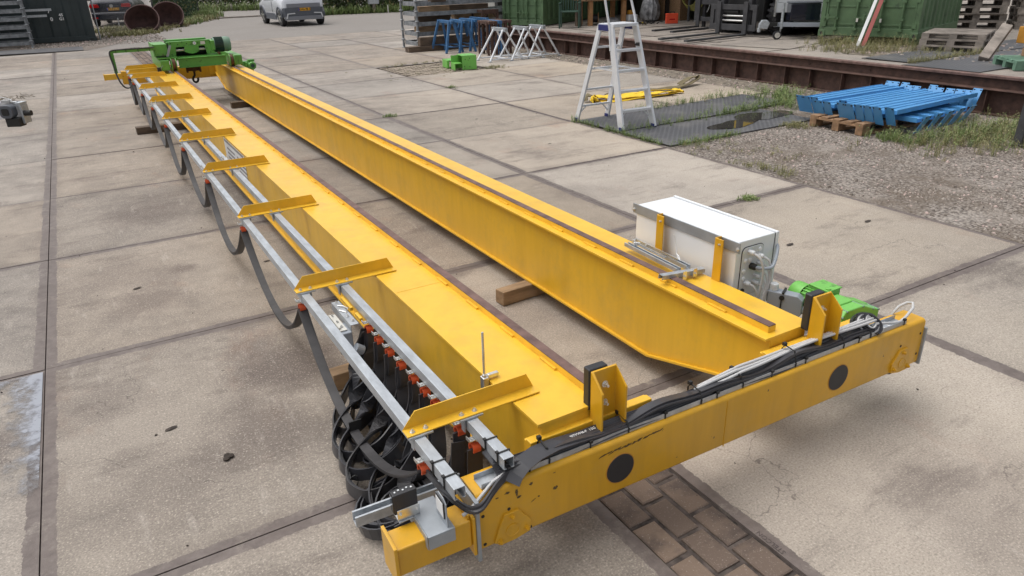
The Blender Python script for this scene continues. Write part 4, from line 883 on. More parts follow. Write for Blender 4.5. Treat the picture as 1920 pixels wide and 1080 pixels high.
for i, P0 in enumerate(runs):
    for k in range(3):
        o = Vector((-0.009*k+q.uniform(-.002,.002), q.uniform(-.005,.005)-0.012*k, 0.012*k))
        mb = MB(); mb.ribbon(smooth_path([Vector(p)+o*(1 if j else 0.3) for j, p in enumerate(P0)], 7, 8), lambda t, i=i: (1-0.9*min(1, t*2.2), 0.1*math.sin(t*5+i), 0.05+0.95*min(1, t*2.2)), 0.056, 0.006)
        mb.build('cable_loop', 'cable' if (i+k) % 3 else 'cablegrey', f2)
for cx, cy, cz, r0, turns, tx, ty in ((1.235, -2.20, 0.060, 0.150, 3, 0.22, -0.10), (1.43, -2.22, 0.06, 0.125, 2, -0.1, 0.3), (1.27, -2.24, 0.045, 0.105, 2, 0.1, 0.15), (1.33, -1.90, 0.10, 0.095, 2, 0.5, -0.3)):
    n = 26*turns; pts = []
    ph = q.uniform(0, 6)
    for j in range(n+1):
        a = ph+2*math.pi*j/26; r_ = r0-0.010*j/26+0.006*math.sin(a*2.3+ph)
        x = r_*math.cos(a); y = r_*math.sin(a); pts.append((cx+x, cy+y*1.05, cz+0.014+x*tx+y*ty+0.004*math.sin(a*1.7)))
    mb = MB(); mb.ribbon(pts, (-tx, -ty, 1), 0.056, 0.006); mb.build('cable_coil', 'cable', f2)
for p, d in (((1.15, -1.97, 0.06), (0.4, 1, 0)),):
    p = Vector(p); d = Vector(d).normalized(); mb = MB()
    a = [p+d.orthogonal().normalized()*0.03*math.cos(t_)+Vector((0, 0, 1))*0.034*math.sin(t_) for t_ in [2*math.pi*k/12 for k in range(13)]]
    mb.ribbon(a, d, 0.008, 0.003); mb.build('cable_tie', 'ink', f2)
# tow clamp unit with pendant socket behind the inner rail
tc = thing('cable_carrier', 'zinc carrier plate with grey socket box and orange clips hung beside the inner grey rail', 'cable carrier', (1.43, -1.25, 0.30))
mb = MB(); mb.box(1.385, 1.425, -1.40, -1.10, 0.488, 0.491); mb.box(1.385, 1.388, -1.40, -1.10, 0.450, 0.4878); mb.build('carrier_plate', 'galv', tc)
mb = MB(); mb.box(1.440, 1.455, -1.235, -1.08, 0.484, 0.502); mb.box(1.440, 1.455, -1.375, -1.30, 0.484, 0.502); mb.build('yellow_bar', 'yellow', tc, bevel=0.002)
mb = MB(); mb.box(1.335, 1.375, -1.375, -1.18, 0.458, 0.462); mb.box(1.337, 1.348, -1.36, -1.20, 0.4622, 0.474); mb.build('mounting_rail', 'cream', tc, bevel=0.001)
mb = MB(); mb.box(1.335, 1.39, -1.40, -1.28, 0.36, 0.456); sk = mb.build('socket_box', 'midgrey', tc, bevel=0.005)
mb = MB(); mb.cyl((1.385, -1.43, 0.385), (1.42, -1.43, 0.36), 0.024, n=16); mb.build('cable_socket', 'midgrey', sk, bevel=0.002)
mb = MB(); mb.cyl((1.330, -1.38, 0.41), (1.334, -1.38, 0.41), 0.014, n=10); mb.box(1.325, 1.3345, -1.40, -1.385, 0.35, 0.42); mb.build('lever', 'ink', sk)
for k, (x, y) in enumerate(((1.355, -1.20), (1.355, -1.28), (1.357, -1.34), (1.405, -1.12), (1.405, -1.30), (1.41, -1.36))):
    mb = MB(); bolt(mb, (x, y, 0.4625 if x < 1.38 else 0.4915), (0, 0, 1), 0.006, 0.006); mb.build('bolt', 'zinc', tc)
mb = MB(); mb.tube([(1.40, -1.16, 0.494), (1.42, -1.19, 0.50), (1.43, -1.23, 0.50), (1.41, -1.26, 0.496), (1.39, -1.22, 0.496)], 0.003, 6); mb.build('wire_hook', 'zinc', tc)

# ---------------------------------------------------------------- timbers under the crane
def timber(x0, x1, y, w, h, mat, label, skew=0.0):
    T = Matrix.Translation((x0, y, 0)) @ Matrix.Rotation(skew, 4, 'Z')
    mb = MB(T); mb.hexa([(0, -w/2, 0.002), (x1-x0, -w/2, 0.002), (x1-x0, w/2, 0.002), (0, w/2, 0.002), (0.004, -w/2+0.004, h), (x1-x0-0.006, -w/2, h-0.003), (x1-x0, w/2-0.003, h), (0, w/2, h-0.004)])
    tag(mb.build('support_timber', mat, bevel=0.005), label, 'timber', 'timbers supporting the crane')
timber(2.583, 3.35, -0.690, 0.095, 0.098, 'wood', 'pale squared timber under the right girder, the one nearest the cabinet', 0.06)
timber(1.325, 2.3, -1.095, 0.10, 0.098, 'wood', 'squared timber under the left girder beside the bunched black cables', 0.03)
timber(2.60, 3.5, 8.42, 0.13, 0.098, 'oldwood', 'dark timber under the right girder near the green hoist')
timber(1.05, 2.2, 7.05, 0.16, 0.098, 'oldwood', 'dark timber under the far part of the left girder')

# ---------------------------------------------------------------- hoist trolley
h = thing('hoist_trolley', 'green wire rope hoist trolley with motor standing on both girders at the far end', 'hoist', (2.3, 9.6, 0.58))
FY = 9.20
mb = MB(); mb.box(2.02, 2.79, FY+0.02, FY+0.032, 0.632, 0.768); mb.box(2.02, 2.79, FY-0.01, FY+0.10, 0.769, 0.779); mb.box(2.02, 2.79, FY-0.01, FY+0.10, 0.621, 0.631); mb.build('front_beam', 'hoistgreen', h, bevel=0.002)
mb = MB(); mb.box(1.75, 2.96, FY+1.25, FY+1.37, 0.63, 0.77); mb.build('rear_beam', 'hoistgreen', h, bevel=0.003)
for xc, side in ((1.94, -1), (2.875, 1)):
    mb = MB(); a, b = (1.74, 1.875) if side < 0 else (2.915, 3.05)
    pr = [(FY, 0.59), (FY, 0.765), (FY+1.4, 0.765), (FY+1.4, 0.59)]
    mb.box(a, b, FY-0.01, FY+1.42, 0.600, 0.765); mb.build('end_box', 'hoistgreen', h, bevel=0.012, seg=3)
    for yy in (FY+0.03, FY+1.30):
        mb = MB(); mb.rings((xc-0.042, yy, 0.682), (1, 0, 0), [(0, 0.107), (0.012, 0.107), (0.013, 0.092), (0.071, 0.092), (0.072, 0.107), (0.084, 0.107)], 30)
        wl = mb.build('trolley_wheel', 'hoistgreen', h, smooth=True)
        mb = MB(); mb.rings((xc-0.028, yy, 0.682), (1, 0, 0), [(0, 0.0925), (0.001, 0.0932), (0.055, 0.0932), (0.056, 0.0925)], 30, cap=False); mb.build('wheel_tread', 'hookrust', wl, smooth=True)
# hoist body
BYF = 9.36
mb = MB()
fr = [(1.90, 0.80), (1.94, 1.035), (2.57, 1.035), (2.66, 0.80), (2.52, 0.80), (2.50, 0.945), (2.04, 0.945), (2.02, 0.80)]
mb.prism(fr, lambda u, v, a: (u, a, v), BYF, BYF+0.02); hb = mb.build('hoist_frame', 'hoistgreen', h, bevel=0.002)
mb = MB(); mb.prism(fr, lambda u, v, a: (u, a, v), BYF+0.55, BYF+0.57); mb.build('rear_frame', 'hoistgreen', hb, bevel=0.002)
mb = MB(); mb.box(1.92, 2.60, BYF+0.021, BYF+0.10, 1.015, 1.034); mb.box(1.92, 2.60, BYF+0.42, BYF+0.549, 1.015, 1.040); mb.box(1.93, 2.58, BYF+0.101, BYF+0.419, 1.000, 1.012); mb.build('top_rail', 'hoistgreen', hb, bevel=0.002)
mb = MB(); mb.box(2.17, 2.40, BYF-0.012, BYF-0.001, 0.862, 0.955); mb.prism([(2.17+0.0, 0.862), (2.40, 0.862), (2.34, 0.835), (2.285, 0.825), (2.23, 0.835)], lambda u, v, a: (u, a, v), BYF-0.012, BYF-0.001); mb.build('rope_guard', 'hoistgreen', hb, bevel=0.002)
mb = MB(); mb.cyl((1.95, BYF+0.28, 0.90), (2.56, BYF+0.28, 0.90), 0.12, n=28); mb.build('rope_drum', 'darksteel', hb)
mb = MB(); mb.cyl((2.03, BYF+0.06, 0.885), (2.52, BYF+0.06, 0.885), 0.018, n=12); mb.build('guide_rod', 'zinc', hb)
mb = MB()
for x, z in ((1.97, 1.01), (2.08, 0.985), (2.22, 0.99), (2.40, 0.99), (2.52, 1.01), (1.96, 0.83), (2.58, 0.83), (2.15, 1.02), (2.53, 0.90)): mb.cyl((x, BYF-0.001, z), (x, BYF+0.001, z), 0.009, n=10)
mb.build('screw_heads', 'ink', hb)
mb = MB(); mb.cyl((2.345, BYF-0.003, 0.992), (2.345, BYF-0.001, 0.992), 0.026, n=20); rd = mb.build('round_sticker', 'whiteink', hb)
mb = MB(); mb.cyl((2.343, BYF-0.0045, 0.992), (2.343, BYF-0.0031, 0.992), 0.008, n=12); mb.build('sticker_dot', 'plateblue', rd)
mb = MB(); mb.box(2.44, 2.515, BYF-0.003, BYF-0.001, 0.965, 1.015); mb.build('worn_label', 'cream', hb)
mb = MB(); mb.box(1.70, 1.90, BYF-0.06, BYF+0.55, 0.83, 1.01); mb.box(1.68, 1.70, BYF-0.07, BYF+0.56, 0.82, 1.02); gb = mb.build('gearbox_housing', 'hoistgreen', h, bevel=0.006)
mb = MB(); mb.box(1.71, 2.02, FY+0.03, BYF+0.3, 0.782, 0.80); mb.build('base_plate', 'hoistgreen', h)
mb = MB(); mb.box(2.0, 2.70, FY+0.101, BYF-0.002, 0.782, 0.79); mb.box(2.0, 2.70, BYF+0.02, BYF+0.55, 0.782, 0.79); mb.build('floor_plate', 'hoistgreen', h)
mb = MB(); mb.box(2.60, 2.665, BYF-0.01, BYF+0.45, 0.86, 1.015); mb.build('motor_flange', 'hoistgreen', h, bevel=0.006)
mb = MB(); mb.cyl((2.666, BYF+0.20, 0.93), (2.69, BYF+0.20, 0.93), 0.115, n=28); mm = mb.build('hoist_motor', 'dullgreen', h, smooth=True)
mb = MB(); mb.cyl((2.691, BYF+0.20, 0.93), (2.83, BYF+0.20, 0.93), 0.112, n=28)
for k in range(30):
    a = 2*math.pi*k/30; mb.beam((2.692, BYF+0.20+0.118*math.cos(a), 0.93+0.118*math.sin(a)), (2.829, BYF+0.20+0.118*math.cos(a), 0.93+0.118*math.sin(a)), 0.004, 0.016, upv=(0, math.cos(a), math.sin(a)))
mb.build('cooling_fins', 'darkgreen', mm)
mb = MB(); mb.rings((2.831, BYF+0.20, 0.93), (1, 0, 0), [(0, 0.124), (0.08, 0.125), (0.12, 0.112), (0.125, 0.08), (0.125, 0.0)], 28, cap=False); mb.build('fan_cowl', 'dullgreen', mm, smooth=True)
mb = MB(); mb.prism([(1.855, 0.815), (1.895, 0.815), (1.965, 0.985), (1.93, 0.99)], lambda u, v, a: (u, a, v), BYF-0.10, BYF-0.085); mb.build('cable_flap', 'midgrey', h)
# towing arm
mb = MB(); mb.box(1.035, 1.70, FY+0.06, FY+0.11, 0.925, 0.965); mb.box(1.035, 1.085, FY+0.06, FY+0.11, 0.61, 0.9248); ta = mb.build('towing_arm', 'hoistgreen', h, bevel=0.003)
ap = smooth_path([(1.69, FY+0.06, 0.972), (1.4, FY+0.06, 0.972), (1.1, FY+0.06, 0.972), (1.03, FY+0.05, 0.96), (1.02, FY+0.05, 0.90), (1.04, FY+0.05, 0.75), (1.05, FY+0.05, 0.60), (1.08, FY, 0.46), (1.13, FY, 0.38), (1.20, FY, 0.37), (1.245, FY+0.02, 0.44)])
for k in range(3):
    mb = MB(); mb.tube([p+Vector((0.004*k, -0.008*k, 0.004*k)) for p in ap], 0.008, 6); mb.build('tow_cable', 'cable', ta, smooth=True)
for x in (1.12, 1.27, 1.45, 1.62):
    mb = MB(); mb.box(x, x+0.006, FY+0.045, FY+0.112, 0.922, 0.988); mb.build('cable_tie', 'ink', ta)
mb = MB(); mb.cyl((1.70, FY-0.05, 0.62), (1.70, FY+0.03, 0.62), 0.03, n=14); mb.box(1.67, 1.73, FY-0.03, FY+0.02, 0.595, 0.66); ls = mb.build('limit_switch', 'ink', h, bevel=0.003)
mb = MB(); mb.tube([(1.72, FY-0.03, 0.64), (1.78, FY, 0.70), (1.82, FY+0.01, 0.74)], 0.004, 6); mb.build('switch_wire', 'midgrey', ls)
# bottom block and hook
mb = MB(); mb.cyl((2.15, FY+0.30, 0.56), (2.175, FY+0.30, 0.56), 0.058, n=18); mb.cyl((2.36, FY+0.30, 0.56), (2.385, FY+0.30, 0.56), 0.058, n=18); mb.box(2.176, 2.359, FY+0.27, FY+0.33, 0.53, 0.60); mb.cyl((2.265, FY+0.24, 0.55), (2.265, FY+0.36, 0.55), 0.035, n=14); hk = mb.build('hook_block', 'hookrust', h, bevel=0.003)
hp = [(2.268, FY+0.30, 0.515), (2.268, FY+0.30, 0.47), (2.262, FY+0.30, 0.445), (2.235, FY+0.30, 0.42), (2.225, FY+0.30, 0.385), (2.235, FY+0.30, 0.35), (2.268, FY+0.30, 0.333), (2.300, FY+0.30, 0.35), (2.312, FY+0.30, 0.385), (2.306, FY+0.30, 0.41)]
mb = MB(); mb.tube(smooth_path(hp, 4, 2), 0.0185, 10); mb.build('hook', 'ink', hk, smooth=True)
mb = MB()
for x in (2.20, 2.33): mb.cyl((x, FY+0.30, 0.60), (x, FY+0.40, 0.79), 0.005, n=6)
mb.build('wire_rope', 'darksteel', h)

# ================================================================= background objects
# aluminium step ladder: axis x across, climbing side towards the camera (-y)
ld = thing('step_ladder', 'aluminium platform step ladder standing on the dark mats', 'ladder', (6.8, 3.45, 0.0))
def rail_seg(mb, a, b, w=0.075, t_=0.022): mb.beam(a, b, t_, w, upv=(0, 1, 0.2))
LF = [((6.555, 3.02, 0.014), (6.600, 3.37, 1.30)), ((7.080, 2.99, 0.014), (6.985, 3.35, 1.30))]
LB = [((6.495, 3.955, 0.014), (6.605, 3.60, 1.30)), ((7.035, 3.955, 0.014), (6.980, 3.58, 1.30))]
for a, b in LF:
    mb = MB(); mb.beam(a, b, 0.034, 0.100, upv=(0, 1, 0.25)); mb.build('front_rail', 'alu', ld, bevel=0.003)
for a, b in LB:
    mb = MB(); mb.beam(a, b, 0.030, 0.080, upv=(0, 1, -0.25)); mb.build('rear_rail', 'alu', ld, bevel=0.003)
def lerp(a, b, f): return tuple(a[i]+(b[i]-a[i])*f for i in range(3))
for f in (0.19, 0.38, 0.575, 0.77):
    l = lerp(*LF[0], f); r = lerp(*LF[1], f); mb = MB(); mb.hexa([(l[0]+.012, l[1]-.045, l[2]-.022), (r[0]-.012, r[1]-.045, r[2]-.022), (r[0]-.012, r[1]+.045, r[2]-.022), (l[0]+.012, l[1]+.045, l[2]-.022), (l[0]+.012, l[1]-.045, l[2]+.010), (r[0]-.012, r[1]-.045, r[2]+.010), (r[0]-.012, r[1]+.045, r[2]+.010), (l[0]+.012, l[1]+.045, l[2]+.010)])
    mb.build('step', 'alu', ld, bevel=0.003)
for f in (0.16, 0.34, 0.56, 0.78):
    mb = MB(); mb.beam(lerp(*LB[0], f), lerp(*LB[1], f), 0.028, 0.026); mb.build('rear_bar', 'alu', ld, bevel=0.002)
mb = MB(); mb.box(6.59, 7.00, 3.30, 3.62, 1.285, 1.325); mb.build('platform', 'alu', ld, bevel=0.004)
for x in (6.585, 6.995):
    mb = MB(); mb.box(x-0.018, x+0.018, 3.38, 3.60, 1.24, 1.312); mb.build('hinge_block', 'navy', ld, bevel=0.003)
for x, dx in ((6.585, -0.05), (7.0, 0.0)):
    mb = MB(); mb.tube(smooth_path([(x-0.01, 3.33, 1.00), (x-0.005, 3.36, 1.25), (x-0.03, 3.42, 1.52), (x-0.05, 3.45, 1.72), (x-0.035, 3.42, 2.05)] if dx else [(x+0.015, 3.33, 1.2), (x, 3.38, 1.40), (x-0.045, 3.44, 1.66), (x-0.06, 3.46, 1.75), (x-0.055, 3.44, 2.05)], 5, 2), 0.016, 10); mb.build('hand_rail', 'alu', ld, smooth=True)
mb = MB(); mb.tube([(6.55, 3.42, 2.05), (6.57, 3.42, 2.085), (6.92, 3.44, 2.085), (6.943, 3.44, 2.05)], 0.016, 10); mb.build('top_bar', 'alu', ld, smooth=True)
for (a, _), s_ in zip(LF+LB, (1, 1, 1, 1)):
    mb = MB(); mb.box(a[0]-0.024, a[0]+0.024, a[1]-0.040, a[1]+0.035, 0.0125, 0.055); mb.build('foot', 'navy', ld, bevel=0.004)
for a, b in (((6.56, 3.06, 0.14), (6.67, 3.09, 0.235)), ((7.065, 3.03, 0.14), (6.95, 3.07, 0.235)), ((6.51, 3.93, 0.10), (6.62, 3.91, 0.21)), ((7.03, 3.93, 0.10), (6.91, 3.91, 0.21))):
    mb = MB(); mb.beam(a, b, 0.004, 0.018); mb.build('stay', 'alu', ld)
mb = MB(); mb.cyl((6.965, 3.29, 1.06), (6.985, 3.245, 1.06), 0.022, n=14); mb.build('knob', 'ink', ld)
mb = MB()
for sx in (6.60, 6.98): mb.beam((sx, 3.28, 0.75), (sx, 3.71, 0.75), 0.004, 0.02)
mb.box(6.605, 6.975, 3.52, 3.54, 0.745, 0.755); mb.build('spreader', 'alu', ld)

# webbing slings on the slabs
sg = thing('yellow_sling', 'yellow folded webbing sling lying on the slabs behind the step ladder', 'sling', (8.3, 4.95, 0.0))
def floor_strip(mb, P0, w, z0, th=0.012, wav=0.012, seed=0):
    qq = random.Random(seed); sp = smooth_path(P0, 8, 6); ph = qq.uniform(0, 6)
    sp = [p+Vector((0, 0, abs(wav*math.sin(i*0.45+ph)))) for i, p in enumerate(sp)]
    mb.ribbon(sp, lambda t: (0, 1, 0.25*math.sin(t*9+ph)), w, th)
mb = MB(); floor_strip(mb, [(7.62, 4.93, 0.025), (7.56, 5.0, 0.06), (7.62, 5.03, 0.09), (7.8, 4.98, 0.07), (8.1, 4.93, 0.05), (8.5, 4.88, 0.05), (8.85, 4.83, 0.06), (9.05, 4.80, 0.05), (9.10, 4.80, 0.02), (8.95, 4.83, 0.012), (8.5, 4.86, 0.012), (8.0, 4.9, 0.012), (7.66, 4.93, 0.012)], 0.14, 0); mb.build('webbing', 'sling', sg, smooth=True)
mb = MB(); floor_strip(mb, [(8.0, 5.05, 0.02), (8.4, 5.08, 0.05), (8.8, 5.02, 0.07), (9.15, 4.92, 0.06), (9.3, 4.85, 0.05), (9.32, 4.85, 0.02), (9.1, 4.9, 0.015)], 0.12, 0, seed=3); mb.build('webbing', 'sling', sg, smooth=True)
sg2 = thing('olive_sling', 'dirty olive webbing sling lying crumpled behind the yellow one', 'sling', (8.6, 5.3, 0.0))
mb = MB(); floor_strip(mb, [(7.50, 5.12, 0.02), (7.52, 5.15, 0.08), (7.62, 5.18, 0.10), (7.8, 5.25, 0.04), (8.1, 5.25, 0.03)], 0.10, 0, seed=5); mb.build('webbing', 'slingold', sg2, smooth=True)
mb = MB(); floor_strip(mb, [(8.15, 5.42, 0.02), (8.4, 5.46, 0.07), (8.7, 5.40, 0.03), (9.1, 5.20, 0.03), (9.6, 5.22, 0.03), (10.0, 5.32, 0.05), (10.25, 5.42, 0.10), (10.22, 5.46, 0.13), (10.0, 5.42, 0.12), (9.7, 5.32, 0.05)], 0.10, 0, seed=6); mb.build('webbing', 'slingold', sg2, smooth=True)

# rubber mats
def rmat(x0, x1, y0, y1, label, z=0.004, sk=0, name='rubber_mat', wave=0.010, n=24):
    mb = MB(); A = []; B = []
    for k in range(n+1):
        f = k/n; x = x0+(x1-x0)*f; zz = z+wave*(0.5+0.5*math.sin(f*7+x0))*(1 if wave else 0)
        A.append([mb.P((x, y0+sk*f, zz)), mb.P((x, (y0+y1)/2+sk*f, zz+0.001)), mb.P((x, y1+sk*f, zz))]); B.append([mb.P((x, y0+sk*f, zz-0.012)), mb.P((x, y1+sk*f, zz-0.012))])
    for k in range(n):
        a, b = A[k], A[k+1]; mb.face([a[0], b[0], b[1], a[1]]); mb.face([a[1], b[1], b[2], a[2]])
        mb.face([B[k][0], B[k+1][0], b[0], a[0]]); mb.face([B[k][1], B[k+1][1], b[2], a[2]])
    return tag(mb.build(name, 'mat', smooth=True), label, 'mat', 'dark studded mats')
rmat(6.50, 9.15, 2.02, 2.985, 'dark studded mat with the puddle, next to the gravel', 0.006, 0.02, wave=0.004)
rmat(6.50, 9.95, 3.01, 3.97, 'dark studded mat under the ladder feet, far from the gravel', 0.008, 0.12, wave=0.005)
rmat(11.44, 16.0, 1.2, 2.35, 'dark studded mat on the platform next to the rusty rail', ZP+0.014, -0.1)
rmat(11.75, 16.2, 2.40, 3.25, 'dark studded mat on the platform in front of the low pallet stack', ZP+0.016, -0.1)
rmat(-9, 0.80, 22.7, 24.3, 'long dark mat lying in front of the dark container', 0.02, 0.0, wave=0.03)

# rusty runway beam closing the platform
rb = thing('runway_beam', 'long rusty brown steel runway beam with rail along the platform edge', 'steel beam', (11.35, 4.0, 0.0))
def ext_y(pr, y0, y1, name, mat, parent, bev=0.002):
    mb = MB(); mb.prism(pr, lambda u, v, a: (u, a, v), y0, y1); return mb.build(name, mat, parent, bevel=bev)
YA, YB = -9.0, 16.1
ext_y([(11.30, 0.47), (11.30, 0.505), (11.312, 0.518), (11.358, 0.518), (11.37, 0.505), (11.37, 0.47)], YA, YB, 'rail_head', 'rail_rust', rb, 0.004)
ext_y([(11.362, 0.345), (11.362, 0.4695), (11.38, 0.4695), (11.38, 0.345)], YA, YB, 'upper_web', 'brown', rb)
ext_y([(11.25, 0.318), (11.25, 0.330), (11.36, 0.3445), (11.395, 0.3445), (11.395, 0.318)], YA, YB, 'ledge', 'brown', rb)
ext_y([(11.378, 0.012), (11.378, 0.3175), (11.396, 0.3175), (11.396, 0.012)], YA, YB, 'lower_web', 'brown', rb)
ext_y([(11.24, -0.008), (11.24, 0.0115), (11.396, 0.0115), (11.396, -0.008)], YA, YB, 'foot_flange', 'brown', rb)
y = YA+0.3; i = 0
while y < YB-0.2:
    mb = MB(); mb.box(11.268, 11.3775, y, y+0.012, 0.012, 0.3175); mb.build('stiffener', 'brown', rb)
    if i % 2 == 0:
        mb = MB(); bolt(mb, (11.362, y+0.1, 0.40), (-1, 0, 0), 0.012, 0.01); mb.build('rail_bolt', 'brown', rb)
    y += 0.62 if i % 2 else 0.52; i += 1

# blue frames on a pallet
def pallet(T, name, label, mat='palletwood', L=1.2, Wd=0.8, group=None, rx=0):
    o = bpy.data.objects.new(name, None); COL.objects.link(o); o.matrix_world = T; ABS[o.name] = Vector((0, 0, 0))
    tag(o, label, 'pallet', group)
    qq = random.Random(hash(label) % 999 if False else len(label))
    def pc(n_, *b_):
        mb = MB(); mb.box(*b_); mb.build(n_, mat, o)
    for k in range(5):
        y = -Wd/2+k*(Wd-0.10)/4+(0 if k < 4 else -0.02)+qq.uniform(-.006, .006); pc('top_board', -L/2, L/2, y, y+0.10+(0.02 if k in (0, 4) else 0), 0.122, 0.144)
    for x in (-L/2, -0.0725, L/2-0.145):
        pc('cross_board', x, x+0.145, -Wd/2, Wd/2, 0.100, 0.1215)
        for y in (-Wd/2, -0.05, Wd/2-0.10): pc('block', x, x+0.145, y, y+0.10, 0.0225, 0.0995)
    for y in (-Wd/2, -0.05, Wd/2-0.10): pc('bottom_board', -L/2, L/2, y, y+0.10, 0.0, 0.022)
    return o
TM = lambda x, y, z, rz=0, ry=0, rx=0: Matrix.Translation((x, y, z)) @ Matrix.Rotation(rz, 4, 'Z') @ Matrix.Rotation(ry, 4, 'Y') @ Matrix.Rotation(rx, 4, 'X')
pallet(TM(9.38, 1.42, -0.005, R(-2)), 'wooden_pallet', 'brown wooden pallet under the blue frames', 'palletnew')
BL = 'blue frames stacked on the pallet'
def blue_frame(T, label, L=1.80):
    o = bpy.data.objects.new('blue_frame_beam', None); COL.objects.link(o); o.matrix_world = T; ABS[o.name] = Vector((0, 0, 0))
    tag(o, label, 'steel beam', BL)
    mb = MB(); mb.box(0.0, L, -0.056, 0.056, 0.022, 0.070); mb.box(0.0, L, -0.056, -0.048, 0.0701, 0.080); mb.box(0.0, L, 0.048, 0.056, 0.0701, 0.080); mb.build('channel', 'bluepaint', o, bevel=0.003)
    for x0, sx in ((0.0, -1), (L, 1)):
        mb = MB(); mb.hexa([(x0-sx*0.02, -0.059, -0.115), (x0-sx*0.014, -0.059, -0.115), (x0-sx*0.014, 0.059, -0.115), (x0-sx*0.02, 0.059, -0.115), (x0+sx*0.105, -0.059, 0.118), (x0+sx*0.111, -0.059, 0.118), (x0+sx*0.111, 0.059, 0.118), (x0+sx*0.105, 0.059, 0.118)])
        mb.cur = 1
        for yy in (-0.042, 0.042):
            for zz in (0.100,):
                f = (zz+0.115)/0.233; xx = x0+sx*(-0.017+0.125*f); mb.box(xx-0.007, xx+0.007, yy-0.009, yy+0.009, zz-0.009, zz+0.006)
        mb.build('end_plate', ['bluepaint', 'ink'], o)
    return o
rows = [(9.06, 2.18, 0.215), (9.04, 2.06, 0.220), (9.05, 1.94, 0.222), (8.98, 1.82, 0.200), (8.99, 1.70, 0.202), (9.16, 1.58, 0.215), (8.95, 1.46, 0.222), (8.94, 1.34, 0.224), (8.96, 1.22, 0.228), (8.97, 1.10, 0.230), (8.98, 0.98, 0.232)]
nm = ['first', 'second', 'third', 'fourth', 'fifth', 'sixth', 'seventh', 'eighth', 'ninth', 'tenth', 'eleventh']
for k, (x, y, z) in enumerate(rows):
    blue_frame(TM(x, y, z, R(0.5*math.sin(k*2))), 'sky blue steel channel with end plates, %s of the flat row counted from the mats' % nm[k])
blue_frame(TM(9.04, 0.86, 0.235, R(3.2)), 'sky blue steel channel with end plates, slewed at the camera side of the stack', 1.95)
for k in range(5): blue_frame(TM(9.30+0.27*k, 0.66+0.015*k, 0.135, R(90)), 'sky blue steel channel lying crosswise under the others, %s end plate from the gravel side' % nm[k], 1.35)

# post at the right edge
mb = MB(); T = TM(9.72, -0.30, 0, 0, 0); mb.T = T; mb.beam((0, 0, 0.01), (0.05, 0, 1.2), 0.07, 0.09, upv=(0, 1, 0)); mb.box(-0.07, 0.09, -0.08, 0.08, 0.0, 0.012)
tag(mb.build('steel_post', 'darksteel', bevel=0.003), 'dark grey steel post standing on the gravel at the right edge', 'post')

# green drilled bracket on the slabs
gb_ = thing('green_bracket', 'bright green steel bracket block standing on the setts before the trestles', 'steel bracket', (7.9, 10.25, 0.0))
T = TM(7.66, 10.20, 0, R(-10))
mb = MB(T); mb.box(0.17, 0.50, 0.0, 0.012, 0.0, 0.30); mb.box(0.17, 0.50, 0.40, 0.412, 0.0, 0.30); mb.box(0.17, 0.50, 0.0125, 0.3995, 0.288, 0.30); mb.box(0.488, 0.50, 0.0125, 0.3995, 0, 0.2875); mb.box(0.0, 0.1695, 0.0, 0.30, 0.13, 0.145); mb.box(0.0, 0.012, 0.0, 0.30, 0.0, 0.1295); mb.box(0.0, 0.1695, 0.30, 0.312, 0.0, 0.29); mb.build('folded_body', 'green', gb_, bevel=0.002)
mb = MB(T); mb.box(-0.05, 0.0, 0.45, 0.85, 0.0, 0.17); mb.box(0.0005, 0.20, 0.45, 0.85, 0.155, 0.17); mb.build('rear_lug', 'green', gb_, bevel=0.002)
for x, z in ((0.24, 0.22), (0.34, 0.24), (0.22, 0.07), (0.34, 0.06)):
    mb = MB(T); mb.cyl((x, -0.0015, z), (x, 0.0, z), 0.011, n=10); mb.build('drilled_hole', 'ink', gb_)

# trestles
def trestle(T, label, mat, L=0.95, H=0.80, spread=0.30, w=0.05, group=None, low=True, splay=0.10, name='trestle'):
    o = bpy.data.objects.new(name, None); COL.objects.link(o); o.matrix_world = T; ABS[o.name] = Vector((0, 0, 0)); tag(o, label, 'trestle', group)
    mb = MB(); mb.box(-L/2, L/2, -0.05, 0.05, H-0.07, H); mb.build('top_beam', mat, o, bevel=0.003)
    for sx in (-1, 1):
        for sy in (-1, 1):
            mb = MB(); mb.beam((sx*(L/2-0.08+splay), sy*spread, 0.004), (sx*(L/2-0.12), sy*0.055, H-0.02), w, w, upv=(1, 0, 0)); mb.build('leg', mat, o, bevel=0.003)
        mb = MB(); mb.beam((sx*(L/2-0.10+splay*0.8), -spread*0.82, 0.15), (sx*(L/2-0.10+splay*0.8), spread*0.82, 0.15), 0.035, 0.02); mb.build('cross_rung', mat, o)
    if low: mb = MB(); mb.box(-L/2+0.05, L/2-0.05, -0.02, 0.02, 0.135, 0.155); mb.build('lower_rail', mat, o)
    return o
BT = 'blue steel trestles'
trestle(TM(9.28, 13.95, 0, R(-92)), 'faded blue steel trestle nearest the metal rack', 'bluetrestle', 0.95, 0.80, 0.24, 0.055, BT)
trestle(TM(9.62, 13.85, 0, R(-92)), 'faded blue steel trestle, second from the metal rack', 'bluetrestle', 0.95, 0.80, 0.24, 0.055, BT)
trestle(TM(10.02, 14.05, 0, R(-90)), 'faded blue steel trestle, third from the metal rack, mostly hidden', 'bluetrestle', 0.95, 0.80, 0.24, 0.055, BT)
trestle(TM(10.45, 14.25, 0, R(-88)), 'faded blue steel trestle standing deepest, before the brown table frame', 'bluetrestle', 0.95, 0.80, 0.20, 0.045, BT)
for k in range(5):
    trestle(TM(9.70+0.15*k, 12.52+0.03*k, 0, R(-94+k)), 'narrow trestle of a nested row, %s from the blue trestles' % nm[k], 'brown' if k != 2 else 'bluetrestle', 0.72, 0.82, 0.05, 0.05, 'nested brown trestles', low=False, splay=0.0)
